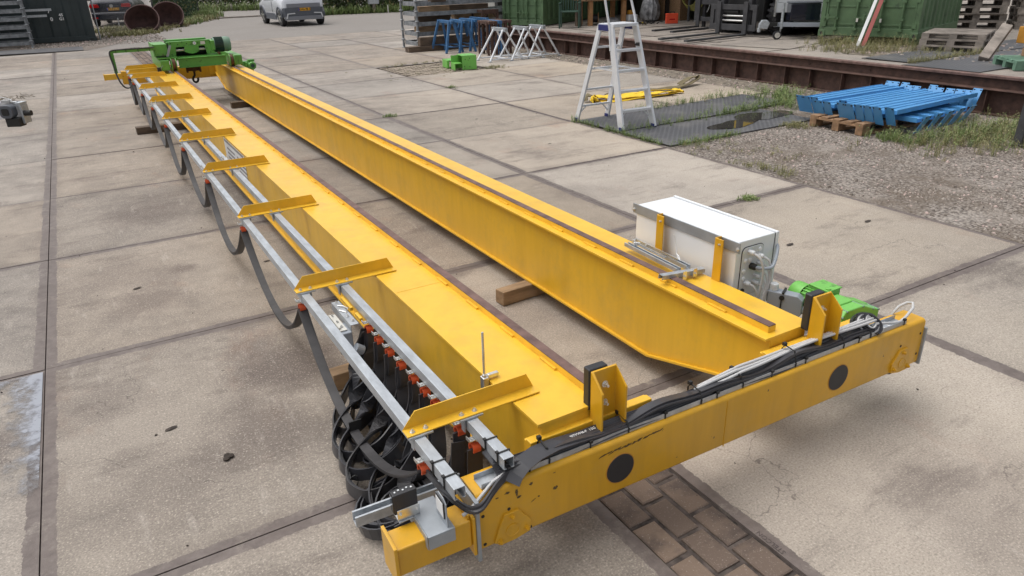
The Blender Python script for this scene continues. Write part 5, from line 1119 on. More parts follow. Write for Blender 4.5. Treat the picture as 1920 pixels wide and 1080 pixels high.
def gtrestle(T, label):
    o = bpy.data.objects.new('pipe_trestle', None); COL.objects.link(o); o.matrix_world = T; ABS[o.name] = Vector((0, 0, 0)); tag(o, label, 'trestle', 'galvanised pipe trestles')
    L, H = 0.62, 0.74
    mb = MB(); mb.box(-L/2, L/2, -0.04, 0.04, H-0.085, H-0.001); mb.build('top_beam', 'galv', o, bevel=0.004)
    for sx in (-1, 1):
        for sy in (-1, 1):
            mb = MB(); mb.cyl((sx*(L/2-0.02), sy*0.46, 0.012), (sx*(L/2-0.10), sy*0.035, H-0.05), 0.024, n=12); lg = mb.build('leg', 'alu', o, smooth=True)
            mb = MB(); mb.box(sx*(L/2-0.02)-0.045, sx*(L/2-0.02)+0.045, sy*0.47-0.05, sy*0.47+0.05, 0.0, 0.011); mb.build('foot_plate', 'galv', lg)
        mb = MB(); mb.cyl((sx*(L/2-0.025), -0.44, 0.05), (sx*(L/2-0.025), 0.44, 0.05), 0.017, n=10); mb.build('bottom_bar', 'alu', o, smooth=True)
    mb = MB(); mb.cyl((-L/2+0.03, 0.0, 0.05), (L/2-0.03, 0.0, 0.05), 0.015, n=10); mb.build('bottom_bar', 'alu', o, smooth=True)
gtrestle(TM(9.42, 11.28, 0, R(-88)), 'galvanised pipe trestle closest to the green bracket')
gtrestle(TM(9.98, 11.22, 0, R(-88)), 'galvanised pipe trestle in the middle of three')
gtrestle(TM(10.50, 11.30, 0, R(-88)), 'galvanised pipe trestle closest to the rusty runway beam')
bt_ = thing('brown_frame', 'rusty brown angle iron table frame rising behind the trestles', 'frame', (11.0, 14.9, 0))
mb = MB(); mb.box(10.72, 11.26, 14.55, 14.60, 0.86, 0.97); mb.box(10.72, 11.26, 15.20, 15.25, 0.86, 0.97); mb.box(11.21, 11.26, 14.601, 15.199, 0.90, 0.97); mb.box(10.72, 10.77, 14.601, 15.199, 0.90, 0.97); mb.build('top_frame', 'brown', bt_, bevel=0.003)
for x in (10.72, 11.20):
    for y in (14.55, 15.19):
        mb = MB(); mb.box(x, x+0.06, y, y+0.06, 0.0, 0.86); mb.build('leg', 'brown', bt_)
for x, d in ((10.78, 1), (11.20, -1)):
    mb = MB(); mb.beam((x, 14.57, 0.74), (x+d*0.11, 14.57, 0.86), 0.03, 0.035, upv=(0, 1, 0)); mb.build('corner_brace', 'brown', bt_)

# rack of galvanised frames with timbers between them
def frame_stack(name, label, x0, x1, y0, y1, levels, dz, z0, fill=True, nposts=3):
    o = thing(name, label, 'storage rack', ((x0+x1)/2, (y0+y1)/2, 0))
    for k in range(levels):
        z = z0+dz*k
        mb = MB(); t_ = 0.105
        mb.box(x0+0.04, x1-0.04, y0, y0+0.05, z, z+t_); mb.box(x0+0.04, x1-0.04, y1-0.05, y1, z, z+t_); mb.box(x0, x0+0.0395, y0, y1, z, z+t_); mb.box(x1-0.0395, x1, y0, y1, z, z+t_)
        n = 7
        for j in range(1, n):
            x = x0+(x1-x0)*j/n; mb.box(x-0.02, x+0.02, y0+0.0505, y1-0.0505, z+0.02, z+0.06)
        mb.build('galvanised_frame', 'rackgalv', o)
    H = z0+dz*levels
    for x in (x0-0.035, x1+0.035):
        for y in (y0-0.035, y1+0.035):
            prof = [(0, 0.05), (0.02, 0.05), (0.03, 0.032)]
            z = z0
            while z < H-0.05: prof += [(z+dz*0.42, 0.032), (z+dz*0.46, 0.062), (z+dz*0.52, 0.064), (z+dz*0.60, 0.034)]; z += dz
            mb = MB(); mb.rings((x, y, 0), (0, 0, 1), prof+[(H, 0.032)], 12); mb.build('stacking_post', 'rackgalv', o, smooth=True)
    return o
frame_stack('frame_rack', 'stack of galvanised frames with dark timbers, beside the blue trestles', 8.86, 12.3, 14.85, 15.85, 6, 0.26, 0.10)
qq = random.Random(4)
def sleeper(x0, x1, y0, y1, z0, z1, mat, label, group='dark timbers in the metal rack'):
    mb = MB(); j = lambda: qq.uniform(-0.008, 0.008)
    mb.hexa([(x0+j(), y0+j(), z0), (x1+j(), y0+j(), z0), (x1+j(), y1+j(), z0), (x0+j(), y1+j(), z0), (x0+j(), y0+j(), z1), (x1+j(), y0+j(), z1), (x1+j(), y1+j(), z1), (x0+j(), y1+j(), z1)])
    tag(mb.build('timber_baulk', mat, bevel=0.008), label, 'timber', group)
sleeper(8.35, 10.2, 14.42, 14.66, 0.0, 0.14, 'oldwood', 'dark timber baulk flat on the slabs before the metal rack')
sleeper(8.72, 10.4, 14.46, 14.64, 0.142, 0.36, 'oldwood', 'thick dark timber baulk lying on the lower baulk before the metal rack')
for k, (xa, xb, ya, z) in enumerate(((8.92, 10.6, 15.0, 0.455), (9.0, 10.0, 15.1, 0.715), (8.95, 9.9, 14.92, 0.975), (9.9, 11.2, 15.05, 0.975), (10.2, 11.6, 15.2, 0.715), (9.3, 9.75, 14.80, 1.235))):
    sleeper(xa, xb, ya, ya+0.28, z-0.010, z+0.145, 'oldwood' if k % 2 else 'wood', 'timber piece between the galvanised frames, %s counted from below' % nm[k])
# rack at the top left
frame_stack('frame_rack', 'stack of galvanised frames on long posts before the dark container', -4.2, -0.66, 25.28, 26.4, 7, 0.25, 0.10)
for k, (z, xr) in enumerate(((1.09, 0.80), (0.90, 0.62))):
    mb = MB(); mb.box(-2.5, xr-0.35 if False else xr-0.62, 26.45, 26.52, z, z+0.075)
    tag(mb.build('scaffold_beam', 'galv'), ('upper' if k == 0 else 'lower')+' grey beam sticking out of the rack across the dark container', 'steel beam')

# shipping containers
def corr(mb, a, b, z0, z1, dep, nrm, n, r=0.5):   # corrugated wall between a and b
    a = Vector((a[0], a[1], 0)); b = Vector((b[0], b[1], 0)); d = b-a; nn = Vector((nrm[0], nrm[1], 0)); pts = []
    for k in range(n):
        f = k/n; s_ = 1/n; pts += [(f, 0), (f+0.32*s_, 0), (f+0.45*s_, 1), (f+0.82*s_, 1), (f+0.95*s_, 0)]
    pts.append((1.0, 0))
    lo = [mb.P(a+d*f-nn*dep*q_+Vector((0, 0, z0))) for f, q_ in pts]; hi = [mb.P(a+d*f-nn*dep*q_+Vector((0, 0, z1))) for f, q_ in pts]
    for i in range(len(pts)-1): mb.face([lo[i], lo[i+1], hi[i+1], hi[i]], r)
def container(T, name, label, mat, L, Wd=2.44, H=2.59, doors=True, hz=0.33, ribs=(0.20, 0.53, 1.05, 1.75, 2.30)):
    # local: doors at y=0 face looking -y, width along x, length +y
    o = bpy.data.objects.new(name, None); COL.objects.link(o); o.matrix_world = T; ABS[o.name] = Vector((0, 0, 0)); tag(o, label, 'container')
    mb = MB(); s_ = 0.12
    for x in (0, Wd-s_):
        for y in (0, L-s_): mb.box(x, x+s_, y, y+s_, 0.0, H)
    mb.box(s_, Wd-s_, 0, 0.10, 0, 0.16); mb.box(s_, Wd-s_, 0, 0.10, H-0.14, H); mb.box(s_, Wd-s_, L-0.1, L, 0, 0.16); mb.box(s_, Wd-s_, L-0.1, L, H-0.14, H)
    for x in (0, Wd-0.09): mb.box(x, x+0.09, s_, L-s_, 0, 0.15); mb.box(x, x+0.09, s_, L-s_, H-0.12, H)
    mb.build('corner_frame', mat, o, bevel=0.008)
    mb = MB(); corr(mb, (0.02, L-s_), (0.02, s_), 0.15, H-0.12, 0.04, (-1, 0), int(L/0.28)); corr(mb, (Wd-0.02, s_), (Wd-0.02, L-s_), 0.15, H-0.12, 0.04, (1, 0), int(L/0.28)); corr(mb, (Wd-s_, L-0.02), (s_, L-0.02), 0.16, H-0.14, 0.04, (0, 1), 8)
    mb.box(0.09, Wd-0.09, 0.101, L-0.101, H-0.06, H-0.03)
    if not doors: corr(mb, (s_, 0.02), (Wd-s_, 0.02), 0.16, H-0.14, 0.04, (0, -1), 8)
    mb.build('corrugated_walls', mat, o)
    if doors:
        for k, x0 in enumerate((s_+0.005, Wd/2+0.005)):
            x1 = x0+Wd/2-s_-0.01; mb = MB(); mb.box(x0, x1, 0.03, 0.07, 0.165, H-0.145)
            for z in ribs: mb.box(x0+0.05, x1-0.05, 0.018, 0.0299, z, z+0.03)
            mb.box(x0, x0+0.045, 0.012, 0.0298, 0.165, H-0.145); mb.box(x1-0.045, x1, 0.012, 0.0298, 0.165, H-0.145)
            d = mb.build('door', mat, o, bevel=0.003)
            for f in (0.27, 0.73):
                xx = x0+(x1-x0)*f; mb = MB(); mb.cyl((xx, -0.012, 0.10), (xx, -0.012, H-0.1), 0.026, n=10)
                for z in (0.11, 0.30, 0.62, 1.25, 2.4): mb.box(xx-0.05, xx+0.05, -0.040, 0.011, z, z+0.045)
                lb_ = mb.build('lock_bar', mat, d)
                if not (k == 1 and f > 0.5):
                    mb = MB(); sx = 1 if f > 0.5 else -1; mb.box(xx-(0.36 if sx < 0 else 0.0)+0.0, xx+(0.0 if sx < 0 else 0.0)+ (0.0 if sx < 0 else 0.36), -0.062, -0.042, hz, hz+0.028); mb.box(xx+sx*0.20-0.03, xx+sx*0.20+0.03, -0.066, -0.035, hz-0.03, hz+0.07); mb.build('handle', mat, lb_)
            for z in (0.17, 0.62, 1.4, 2.2):
                mb = MB(); hx = x0-0.06 if k == 0 else x1-0.04; mb.box(hx, hx+0.10, -0.012, 0.011, z, z+0.09); mb.build('hinge', mat, d)
    for x in (-0.012, Wd-0.165):
        for z in (-0.02, H-0.10):
            mb = MB(); mb.box(x, x+0.178, -0.012, 0.165, z, z+0.12); cc = mb.build('corner_casting', mat, o, bevel=0.01)
            mb = MB(); mb.cyl((x+0.088, -0.014, z+0.06), (x+0.088, -0.0125, z+0.06), 0.03, n=12); mb.build('casting_hole', 'ink', cc)
    return o
# green container 2 (right): door face runs from (13.7,5.7) to (14.2,3.95), facing -x
a2 = math.atan2(4.04-5.85, 14.40-13.90)
sc = 0.80
container(Matrix.Translation((13.62, 5.58, ZP+0.13)) @ Matrix.Rotation(a2, 4, 'Z') @ Matrix.Diagonal((0.755, 1, 1, 1)), 'shipping_container', 'green shipping container with closed doors beside the stacked pallets', 'containergreen', 2.6)
for x, y in ((13.90, 5.0), (14.20, 3.95), (15.2, 5.6)):
    mb = MB(); mb.box(x-0.09, x+0.09, y-0.12, y+0.12, ZP, ZP+0.108); tag(mb.build('support_block', 'containergreen', bevel=0.004), 'green block under the container at %s' % ('its left part' if y == 5.0 else 'its right corner' if y < 4.5 else 'its far side'), 'block', 'blocks under the green container')
for k, (u) in enumerate((0.0, 1.02)):
    pass
c2T = Matrix.Translation((13.62, 5.58, ZP+0.13)) @ Matrix.Rotation(a2, 4, 'Z')
for k, u in enumerate((0.74, 1.17)):
    mb = MB(c2T); mb.box(u-0.018, u+0.018, -0.080, -0.068, 0.27, 0.335); tag(mb.build('padlock', 'cream'), ('left' if k == 0 else 'right')+' pale padlock hanging on the handles of the green container doors', 'padlock', 'padlocks on the container')
# green container 1 (centre): end face to the camera side
a1 = math.atan2(13.317-14.5, 12.15-11.55)
container(Matrix.Translation((11.50, 14.75, ZP+0.02)) @ Matrix.Rotation(a1, 4, 'Z') @ Matrix.Diagonal((0.56, 1, 1, 1)), 'shipping_container', 'green shipping container at the shed entrance behind the galvanised trestles', 'containergreen', 5.0)
# dark container top left
cd = container(TM(-3.2, 26.95, 0.03, R(-1.5)) @ Matrix.Diagonal((1.86, 1, 1, 1)), 'shipping_container', 'dark green black shipping container behind the galvanised rack', 'containerdark', 2.6, doors=False)
TD = frame_mat((-0.02, 26.90, 1.14), (1, -0.02, 0), (0, 0, 1))
mb = text_mesh('7', 0.16, frame_mat((0.08, 26.78, 1.06), (1, -0.03, 0), (0, 0, 1)), 0.002, 0.004); mk = thing('container_number', 'white digits and square mark painted on the dark container', 'marking', (0.2, 26.8, 0.8)); mb.build('digit', 'whiteink', mk)
mb = text_mesh('0', 0.17, frame_mat((0.11, 26.78, 0.80), (1, -0.03, 0), (0, 0, 1)), 0.002, 0.006); mb.build('digit', 'whiteink', mk)
mb = text_mesh('45\nG1', 0.13, frame_mat((0.42, 26.78, 0.86), (1, -0.03, 0), (0, 0, 1)), 0.002, 0.004); mb.build('digit', 'whiteink', mk)

# ---------------------------------------------------------------- cars
def extrude_body(mb, stations, r=0.5):
    """stations: list of (y, [(x,z)...]) same count -> lofted skin"""
    L = [[mb.P((x, y, z)) for x, z in pr] for y, pr in stations]
    for A, B in zip(L, L[1:]):
        n = len(A)
        for i in range(n): mb.face([A[i], A[(i+1)%n], B[(i+1)%n], B[i]], r)
    mb.face(L[0][::-1], r); mb.face(L[-1], r)
def car_sec(wb, wm, wt, z0, zb, zm, zt, n=1):
    return [(-wb, z0), (wb, z0), (wm, zb), (wm, zm), (wt, zt), (wt*0.6, zt+0.03), (-wt*0.6, zt+0.03), (-wt, zt), (-wm, zm), (-wm, zb)]
def wheel(T, parent, x, y, r=0.36, w=0.24, spoke='zinc'):
    mb = MB(T); mb.rings((x-w/2, y, r), (1, 0, 0), [(0, r*0.70), (0.02, r*0.97), (0.05, r), (w-0.05, r), (w-0.02, r*0.97), (w, r*0.70)], 28)
    wh = mb.build('wheel', 'black', parent, smooth=True)
    sgn = 1 if x > 0 else -1; xo = x+sgn*(w/2+0.002)
    mb = MB(T)
    for k in range(5):
        a = 2*math.pi*k/5+0.3; mb.beam((xo, y, r), (xo, y+math.cos(a)*r*0.66, r+math.sin(a)*r*0.66), 0.012, 0.06, upv=(0, -math.sin(a), math.cos(a)))
    mb.cyl((xo-0.008, y, r), (xo+0.010, y, r), 0.06, n=12); mb.build('rim', spoke, wh)
    return wh
def number_plate(T, parent, txt, c):      # c centre on rear face, facing -y
    mb = MB(T); mb.box(c[0]-0.26, c[0]+0.26, c[1]-0.012, c[1], c[2]-0.055, c[2]+0.055); pl = mb.build('number_plate', 'plate', parent, bevel=0.004)
    mb = MB(T); mb.box(c[0]-0.26, c[0]-0.215, c[1]-0.0145, c[1]-0.0125, c[2]-0.053, c[2]+0.053); mb.build('plate_band', 'plateblue', pl)
    mb = text_mesh(txt, 0.115, T @ frame_mat((c[0]+0.02, c[1]-0.014, c[2]), (1, 0, 0), (0, 0, 1)), 0.001, 0.003); mb.build('plate_letters', 'ink', pl)
# white car
wc = thing('parked_car', 'white and grey crossover car parked on the asphalt seen from behind', 'car', (0, 0, 0), world=False)
Wt = TM(9.37, 28.55, 0.0, R(1.5)); wc.matrix_world = Wt; I4 = Matrix.Identity(4)
mb = MB(); st = []
for y, wm, zt, zm, z0 in ((-0.42, 0.80, 0.98, 0.92, 0.42), (-0.34, 0.88, 1.12, 0.98, 0.30), (0.0, 0.925, 1.42, 1.00, 0.26), (0.4, 0.925, 1.56, 0.98, 0.24), (1.2, 0.92, 1.60, 0.96, 0.24), (2.2, 0.92, 1.50, 0.94, 0.24), (2.75, 0.915, 1.12, 0.94, 0.24), (3.4, 0.90, 0.98, 0.84, 0.26), (3.75, 0.78, 0.80, 0.70, 0.34)):
    wt = wm*(0.72 if zt > 1.2 else 0.88); st.append((y, car_sec(wm*0.94, wm, wt, z0, 0.55, zm, zt)))
extrude_body(mb, st); body = mb.build('body', 'carwhite', wc, smooth=True, bevel=0.02)
mb = MB(); mb.hexa([(-0.80, -0.452, 0.40), (0.80, -0.452, 0.40), (0.90, -0.30, 0.36), (-0.90, -0.30, 0.36), (-0.82, -0.455, 0.74), (0.82, -0.455, 0.74), (0.905, -0.28, 0.74), (-0.905, -0.28, 0.74)]); bp = mb.build('rear_bumper', 'cargrey', wc, bevel=0.015)
mb = MB(); mb.hexa([(-0.78, -0.49, 0.245), (0.78, -0.49, 0.245), (0.82, -0.30, 0.24), (-0.82, -0.30, 0.24), (-0.80, -0.49, 0.40), (0.80, -0.49, 0.40), (0.85, -0.30, 0.40), (-0.85, -0.30, 0.40)]); mb.build('bumper_skirt', 'carmid', wc, bevel=0.01)
mb = MB(); mb.prism([(-0.80, 0.32), (-0.74, 0.52), (-0.42, 0.54), (-0.40, 0.50), (-0.70, 0.485), (-0.765, 0.31)], lambda u, v, a: (u, a, v), -0.505, -0.4905); mb.prism([(0.80, 0.32), (0.74, 0.52), (0.42, 0.54), (0.40, 0.50), (0.70, 0.485), (0.765, 0.31)], lambda u, v, a: (u, a, v), -0.505, -0.4905); mb.build('bumper_trim', 'alu', bp)
mb = MB(); mb.box(-0.72, 0.72, -0.4535, -0.44, 0.745, 0.90); mb.build('tailgate_panel', 'carmid', wc, bevel=0.004)
for sx in (-1, 1):
    mb = MB(); x0, x1 = sorted((sx*0.50, sx*0.78)); mb.box(x0, x1, -0.458, -0.4525, 0.62, 0.70); mb.build('tail_light', 'cargrey', wc, bevel=0.003)
mb = MB(); mb.hexa([(-0.62, -0.40, 0.99), (0.62, -0.40, 0.99), (0.62, -0.36, 0.99), (-0.62, -0.36, 0.99), (-0.56, -0.09, 1.36), (0.56, -0.09, 1.36), (0.56, -0.05, 1.36), (-0.56, -0.05, 1.36)]); mb.build('rear_window', 'glass', wc)
for sx in (-1, 1):
    mb = MB(); x = sx*0.93; mb.prism([(0.65, 0.25), (2.3, 0.25), (2.15, 0.50), (0.85, 0.50)], lambda u, v, a: (a, u, v), x-0.012, x+0.012); mb.build('side_skirt', 'cargrey', wc, bevel=0.004)
    for y in (0.08, 2.85):
        mb = MB(); n = 14
        P1 = [(y+0.43*math.cos(math.pi*k/n), 0.36+0.43*math.sin(math.pi*k/n)) for k in range(n+1)]; P2 = [(y+0.36*math.cos(math.pi*k/n), 0.36+0.36*math.sin(math.pi*k/n)) for k in range(n, -1, -1)]
        mb.prism(P1+P2, lambda u, v, a: (a, u, v), x-0.03, x+0.014); mb.build('wheel_arch', 'cargrey', wc)
        wheel(I4, wc, sx*0.82, y, 0.355, 0.23)
    mb = MB(); mb.prism([(0.3, 1.03), (2.5, 1.0), (2.05, 1.38), (0.65, 1.45)], lambda u, v, a: (sx*(0.905-(v-1.0)*0.45)+a, u, v), -0.004, 0.012); mb.build('side_window', 'glass', wc)
    mb = MB(); mb.box(min(x*0.995, x*1.006), max(x*0.995, x*1.006), 1.10, 1.108, 0.45, 1.0); mb.build('door_gap', 'ink', wc)
number_plate(I4, wc, 'KHG-98-G', (0.02, -0.4555, 0.665))
# dark car
dc = thing('parked_car', 'dark blue hatchback parked behind the wire fence with rust bowls in front', 'car', (0, 0, 0), world=False)
dc.matrix_world = TM(2.52, 36.3, 0.0, R(-14))
mb = MB(); st = []
for y, wm, zt, zm, z0 in ((-0.25, 0.82, 1.00, 0.92, 0.40), (-0.15, 0.90, 1.12, 0.98, 0.28), (0.15, 0.92, 1.45, 1.00, 0.24), (0.6, 0.92, 1.62, 0.98, 0.24), (1.8, 0.92, 1.62, 0.96, 0.24), (2.6, 0.92, 1.30, 0.94, 0.24), (3.4, 0.90, 1.0, 0.86, 0.26), (3.9, 0.80, 0.80, 0.70, 0.34)):
    st.append((y, car_sec(wm*0.94, wm, wm*(0.74 if zt > 1.2 else 0.9), z0, 0.55, zm, zt)))
extrude_body(mb, st); mb.build('body', 'cardark', dc, smooth=True, bevel=0.02)
mb = MB(); mb.box(-0.86, 0.86, -0.33, -0.20, 0.30, 0.62); mb.build('rear_bumper', 'cardark', dc, bevel=0.04, seg=3)
mb = MB(); mb.box(-0.78, 0.78, -0.335, -0.3305, 0.545, 0.565); mb.build('bumper_line', 'carmid', dc)
for sx in (-1, 1):
    mb = MB(); pr = [(0.46, 0.84), (0.50, 0.98), (0.84, 1.0), (0.90, 0.90), (0.86, 0.82)]; mb.prism([(sx*a, b) for a, b in pr], lambda u, v, a: (u, a, v), -0.285, -0.20); mb.build('tail_light', 'redlamp', dc, bevel=0.01)
    mb = MB(); x0, x1 = sorted((sx*0.60, sx*0.78)); mb.box(x0, x1, -0.336, -0.331, 0.36, 0.42); mb.build('reflector', 'redlamp', dc)
    for y in (0.35, 2.95): wheel(I4, dc, sx*0.82, y, 0.33, 0.21)
mb = MB(); mb.rings((0.05, -0.252, 0.90), (0, -1, 0), [(0, 0.075), (0.008, 0.075), (0.008, 0.062), (0.004, 0.061)], 24); em = mb.build('round_badge', 'zinc', dc)
mb = MB()
for pts in ([(-0.05, 0.95), (0.0, 0.915), (0.05, 0.95)], [(-0.055, 0.905), (-0.028, 0.845), (0.0, 0.895), (0.028, 0.845), (0.055, 0.905)]):
    for a, b in zip(pts, pts[1:]): mb.beam((0.05+a[0], -0.2615, a[1]), (0.05+b[0], -0.2615, b[1]), 0.004, 0.010, upv=(0, 0, 1))
mb.build('badge_lines', 'whiteink', em)
mb = MB(); mb.hexa([(-0.62, -0.19, 1.08), (0.62, -0.19, 1.08), (0.62, -0.14, 1.08), (-0.62, -0.14, 1.08), (-0.56, 0.14, 1.44), (0.56, 0.14, 1.44), (0.56, 0.19, 1.44), (-0.56, 0.19, 1.44)]); mb.build('rear_window', 'glass', dc)
number_plate(I4, dc, '09-TGL-4', (0.10, -0.262, 0.76))

# ---------------------------------------------------------------- rusty bowls, fences, hedges
def bowl(c, r, d, dirv, label):
    mb = MB(); dv = Vector(dirv).normalized(); pr = []
    for k in range(9): f = k/8; pr.append((-d*(1-f**2.2)**0.5 if f < 1 else 0.0, max(0.001, r*f**0.8)))
    out = [(t_, q_) for t_, q_ in pr]; inn = [(t_+0.02, max(0.0005, q_-0.02)) for t_, q_ in pr[::-1]]
    prof = out+[(0.0, r+0.02), (0.02, r+0.02), (0.02, r-0.02)]+inn
    mb.rings(c, dv, prof, 40, cap=False)
    tag(mb.build('steel_bowl', 'rustbowl', smooth=True), label, 'steel bowl', 'rusty bowls by the fence')
bowl((3.25, 30.45, 0.50), 0.66, 0.78, (-0.20, -0.80, 0.62), 'rust brown domed steel bowl tipped towards the camera, nearer one')
bowl((4.50, 32.7, 0.52), 0.66, 0.78, (-0.15, -0.80, 0.60), 'rust brown domed steel bowl tipped towards the camera, behind the other')
for x, y in ((3.1, 30.7), (3.5, 30.8), (4.4, 32.9), (4.8, 33.0)):
    mb = MB(); mb.box(x-0.12, x+0.12, y, y+0.5, 0.0, 0.16); tag(mb.build('timber_block', 'oldwood', bevel=0.01), 'dark timber block under the %s bowl, on its %s' % ('nearer' if y < 32 else 'farther', 'left' if x in (3.1, 4.4) else 'right'), 'timber', 'blocks under the bowls')
def leaves(pts_fn, n, size, name, mat, label=None, cat=None, kind=None, seed=1, parent=None, up=0.4):
    qq = random.Random(seed); mb = MB()
    for _ in range(n):
        p = Vector(pts_fn(qq)); d = Vector((qq.gauss(0, 1), qq.gauss(0, 1), qq.gauss(0, 1)+up)).normalized(); e = d.cross(Vector((qq.gauss(0, 1), qq.gauss(0, 1), qq.gauss(0, 1)))).normalized()
        s_ = size*qq.uniform(0.6, 1.4); mb.poly([p-d*s_*0.5, p+e*s_*0.35, p+d*s_*0.6, p-e*s_*0.35], qq.random())
    return tag(mb.build(name, mat, parent, rnd=True), label, cat, kind=kind)
def hedge_fn(a, b, dep, h0, h1, seed=0):
    a = Vector(a); b = Vector(b); d = b-a; nrm = Vector((-d.y, d.x)).normalized()
    def fn(qq):
        f = qq.random(); t_ = qq.random()**0.6; z = h0+(h1-h0)*qq.random()
        k = 0.5+0.5*math.sin(f*23+seed)*math.sin(f*61+z*4); q_ = a+d*f+nrm*(dep*(1-t_)+0.18*k*math.sin(z*9+f*40))
        return (q_.x, q_.y, z*(0.88+0.12*math.sin(f*37+seed)))
    return fn
hg = thing('hedge', 'dark green leafy hedge beyond the asphalt, right of the white car', 'hedge', (14, 37, 0))
leaves(hedge_fn((11.0, 36.4), (17.6, 35.2), 1.6, 0.02, 1.9), 16000, 0.11, 'foliage', 'hedge', parent=hg)
mb = MB()
for k in range(26): x = 11.2+k*0.25; mb.cyl((x, 36.9-0.18*(x-11)+0.2*(k % 3), 0), (x+0.05, 37.0-0.18*(x-11), 1.6), 0.02, n=5)
mb.box(11.3, 17.5, 36.6, 37.4, 0.0, 0.25)
mb.build('stems', 'earth', hg)
hg2 = thing('hedge', 'leafy hedge with pale boulders behind the left part of the road', 'hedge', (9, 47, 0))
leaves(hedge_fn((6.5, 50.0), (14.5, 45.5), 1.4, 0.0, 1.8, 3), 8000, 0.15, 'foliage', 'hedge', parent=hg2)
for k in range(7):
    x = 8.2+k*0.85; y = 48.6-0.55*(x-8)+0.2; mb = MB(); mb.rings((x, y, -0.05), (0, 0, 1), [(0, 0.25), (0.15, 0.34), (0.32, 0.28), (0.42, 0.1), (0.43, 0.0)], 9)
    for i, v in enumerate(mb.v): mb.v[i] = v+Vector((0.05*math.sin(i*3.1+k), 0.05*math.cos(i*2.3+k), 0.03*math.sin(i*1.7)))
    tag(mb.build('boulder', 'concrete', smooth=True), 'pale boulder before the far hedge, %s from its left end' % nm[k], 'boulder', 'boulders before the far hedge')
# wire fence with ivy screening
fc = thing('garden_fence', 'green slatted ivy fence behind the rusty bowls', 'fence', (5.5, 38, 0))
a, b = Vector((4.25, 35.9, 0)), Vector((6.95, 40.6, 0))
mb = MB()
for k in range(44):
    p = a.lerp(b, k/43); mb.beam(p+Vector((0, 0, 0.05)), p+Vector((0.02*math.sin(k), 0, 1.75)), 0.05, 0.012, upv=(0.5, 0.8, 0))
mb.build('slats', pmat('dark_green_slats', (0.035, 0.075, 0.04), 0.7, 0, 0.3, 6), fc)
leaves(lambda qq: tuple(a.lerp(b, qq.random())+Vector((qq.gauss(0, .06), qq.gauss(0, .06), qq.uniform(0.05, 1.8)))), 2600, 0.10, 'ivy', 'hedge', parent=fc)
for f in (0.0, 0.5, 1.0):
    p = a.lerp(b, f); mb = MB(); mb.cyl(p, p+Vector((0, 0, 1.9)), 0.035, n=10); mb.build('fence_post', 'darksteel', fc)
wf = thing('wire_fence', 'thin chain link fence between the dark container and the bowls', 'fence', (2.9, 33.5, 0))
mb = MB(); A_ = Vector((1.48, 27.4, 0)); B_ = Vector((4.2, 35.7, 0)); mb.cyl(A_+Vector((0, 0, 0)), A_+Vector((0, 0, 1.8)), 0.025, n=8); mb.build('fence_post', 'galv', wf); mb = MB(); mb.cyl((2.55, 33.9, 0), (2.55, 33.9, 0.45), 0.02, n=8); mb.build('fence_post', 'galv', wf)
mb = MB()
dd = B_-A_; n = 70
for k in range(n):
    for s_ in (-1, 1):
        p = A_+dd*(k/n); e = A_+dd*min(1, max(0, (k/n+s_*0.16))); 
        if not (0 <= k/n+s_*0.16 <= 1): continue
        mb.beam(p+Vector((0, 0, 0.05)), e+Vector((0, 0, 1.6)), 0.004, 0.004)
mb.build('mesh_wire', 'darksteel', wf)
# small sign box before the hedge
sb = thing('utility_box', 'small grey box on a post in front of the hedge', 'utility box', (15.5, 35.0, 0))
mb = MB(); mb.box(14.85, 15.40, 35.05, 35.30, 0.46, 1.15); mb.build('box', 'galv', sb, bevel=0.01)
mb = MB(); mb.box(15.05, 15.20, 35.12, 35.22, 0.0, 0.46); mb.build('post', 'concrete', sb)
mb = MB(); mb.cyl((15.75, 34.7, 0), (15.75, 34.7, 0.40), 0.03, n=8); tag(mb.build('marker_post', 'cream'), 'short cream marker post standing by the hedge', 'post')
# white cabin behind the rack
wb = thing('site_cabin', 'cream white site cabin with vent grilles seen behind the metal rack', 'cabin', (18.5, 27.5, 0))
Tw = TM(16.1, 28.4, 0.25, R(-36))
mb = MB(Tw); mb.box(0, 6.0, 0, 2.4, 0, 2.6); cb = mb.build('walls', 'cream', wb, bevel=0.02)
mb = MB(Tw)
for k in range(40): mb.box(0.1+k*0.15, 0.13+k*0.15, -0.012, -0.001, 0.05, 2.55)
mb.build('ribs', 'cream', cb)
for x in (0.4, 1.25):
    mb = MB(Tw); mb.box(x, x+0.75, -0.03, -0.0125, 0.25, 1.1); vg = mb.build('vent_grille', 'whiteink', cb)
    mb = MB(Tw)
    for i in range(9): mb.box(x+0.04+i*0.08, x+0.05+i*0.08, -0.036, -0.031, 0.27, 1.08)
    for i in range(9): mb.box(x+0.02, x+0.73, -0.041, -0.0365, 0.30+i*0.09, 0.31+i*0.09)
    mb.build('grille_lines', 'midgrey', vg)
mb = MB(Tw); mb.box(2.6, 2.75, -0.04, -0.0125, 0.7, 0.85); mb.build('switch', 'ink', cb)
mb = MB(Tw); mb.box(0.1, 5.9, 0.2, 2.2, -0.25, -0.002); mb.build('plinth', 'earth', cb)

# ---------------------------------------------------------------- shed interior on the platform
sh = thing('workshop_shed', 'dark open fronted workshop shed on the platform', 'building', (17, 10, ZP))
Sx, Sy0, Sy1 = 17.6, 6.2, 17.5
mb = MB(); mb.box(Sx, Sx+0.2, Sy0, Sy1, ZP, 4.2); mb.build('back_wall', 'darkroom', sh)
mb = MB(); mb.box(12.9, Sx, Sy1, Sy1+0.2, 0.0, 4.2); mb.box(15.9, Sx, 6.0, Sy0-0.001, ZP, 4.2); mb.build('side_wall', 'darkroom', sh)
mb = MB(); mb.box(13.6, Sx+0.4, 6.0, Sy1+0.3, 4.21, 4.35); mb.build('roof', 'darkroom', sh)
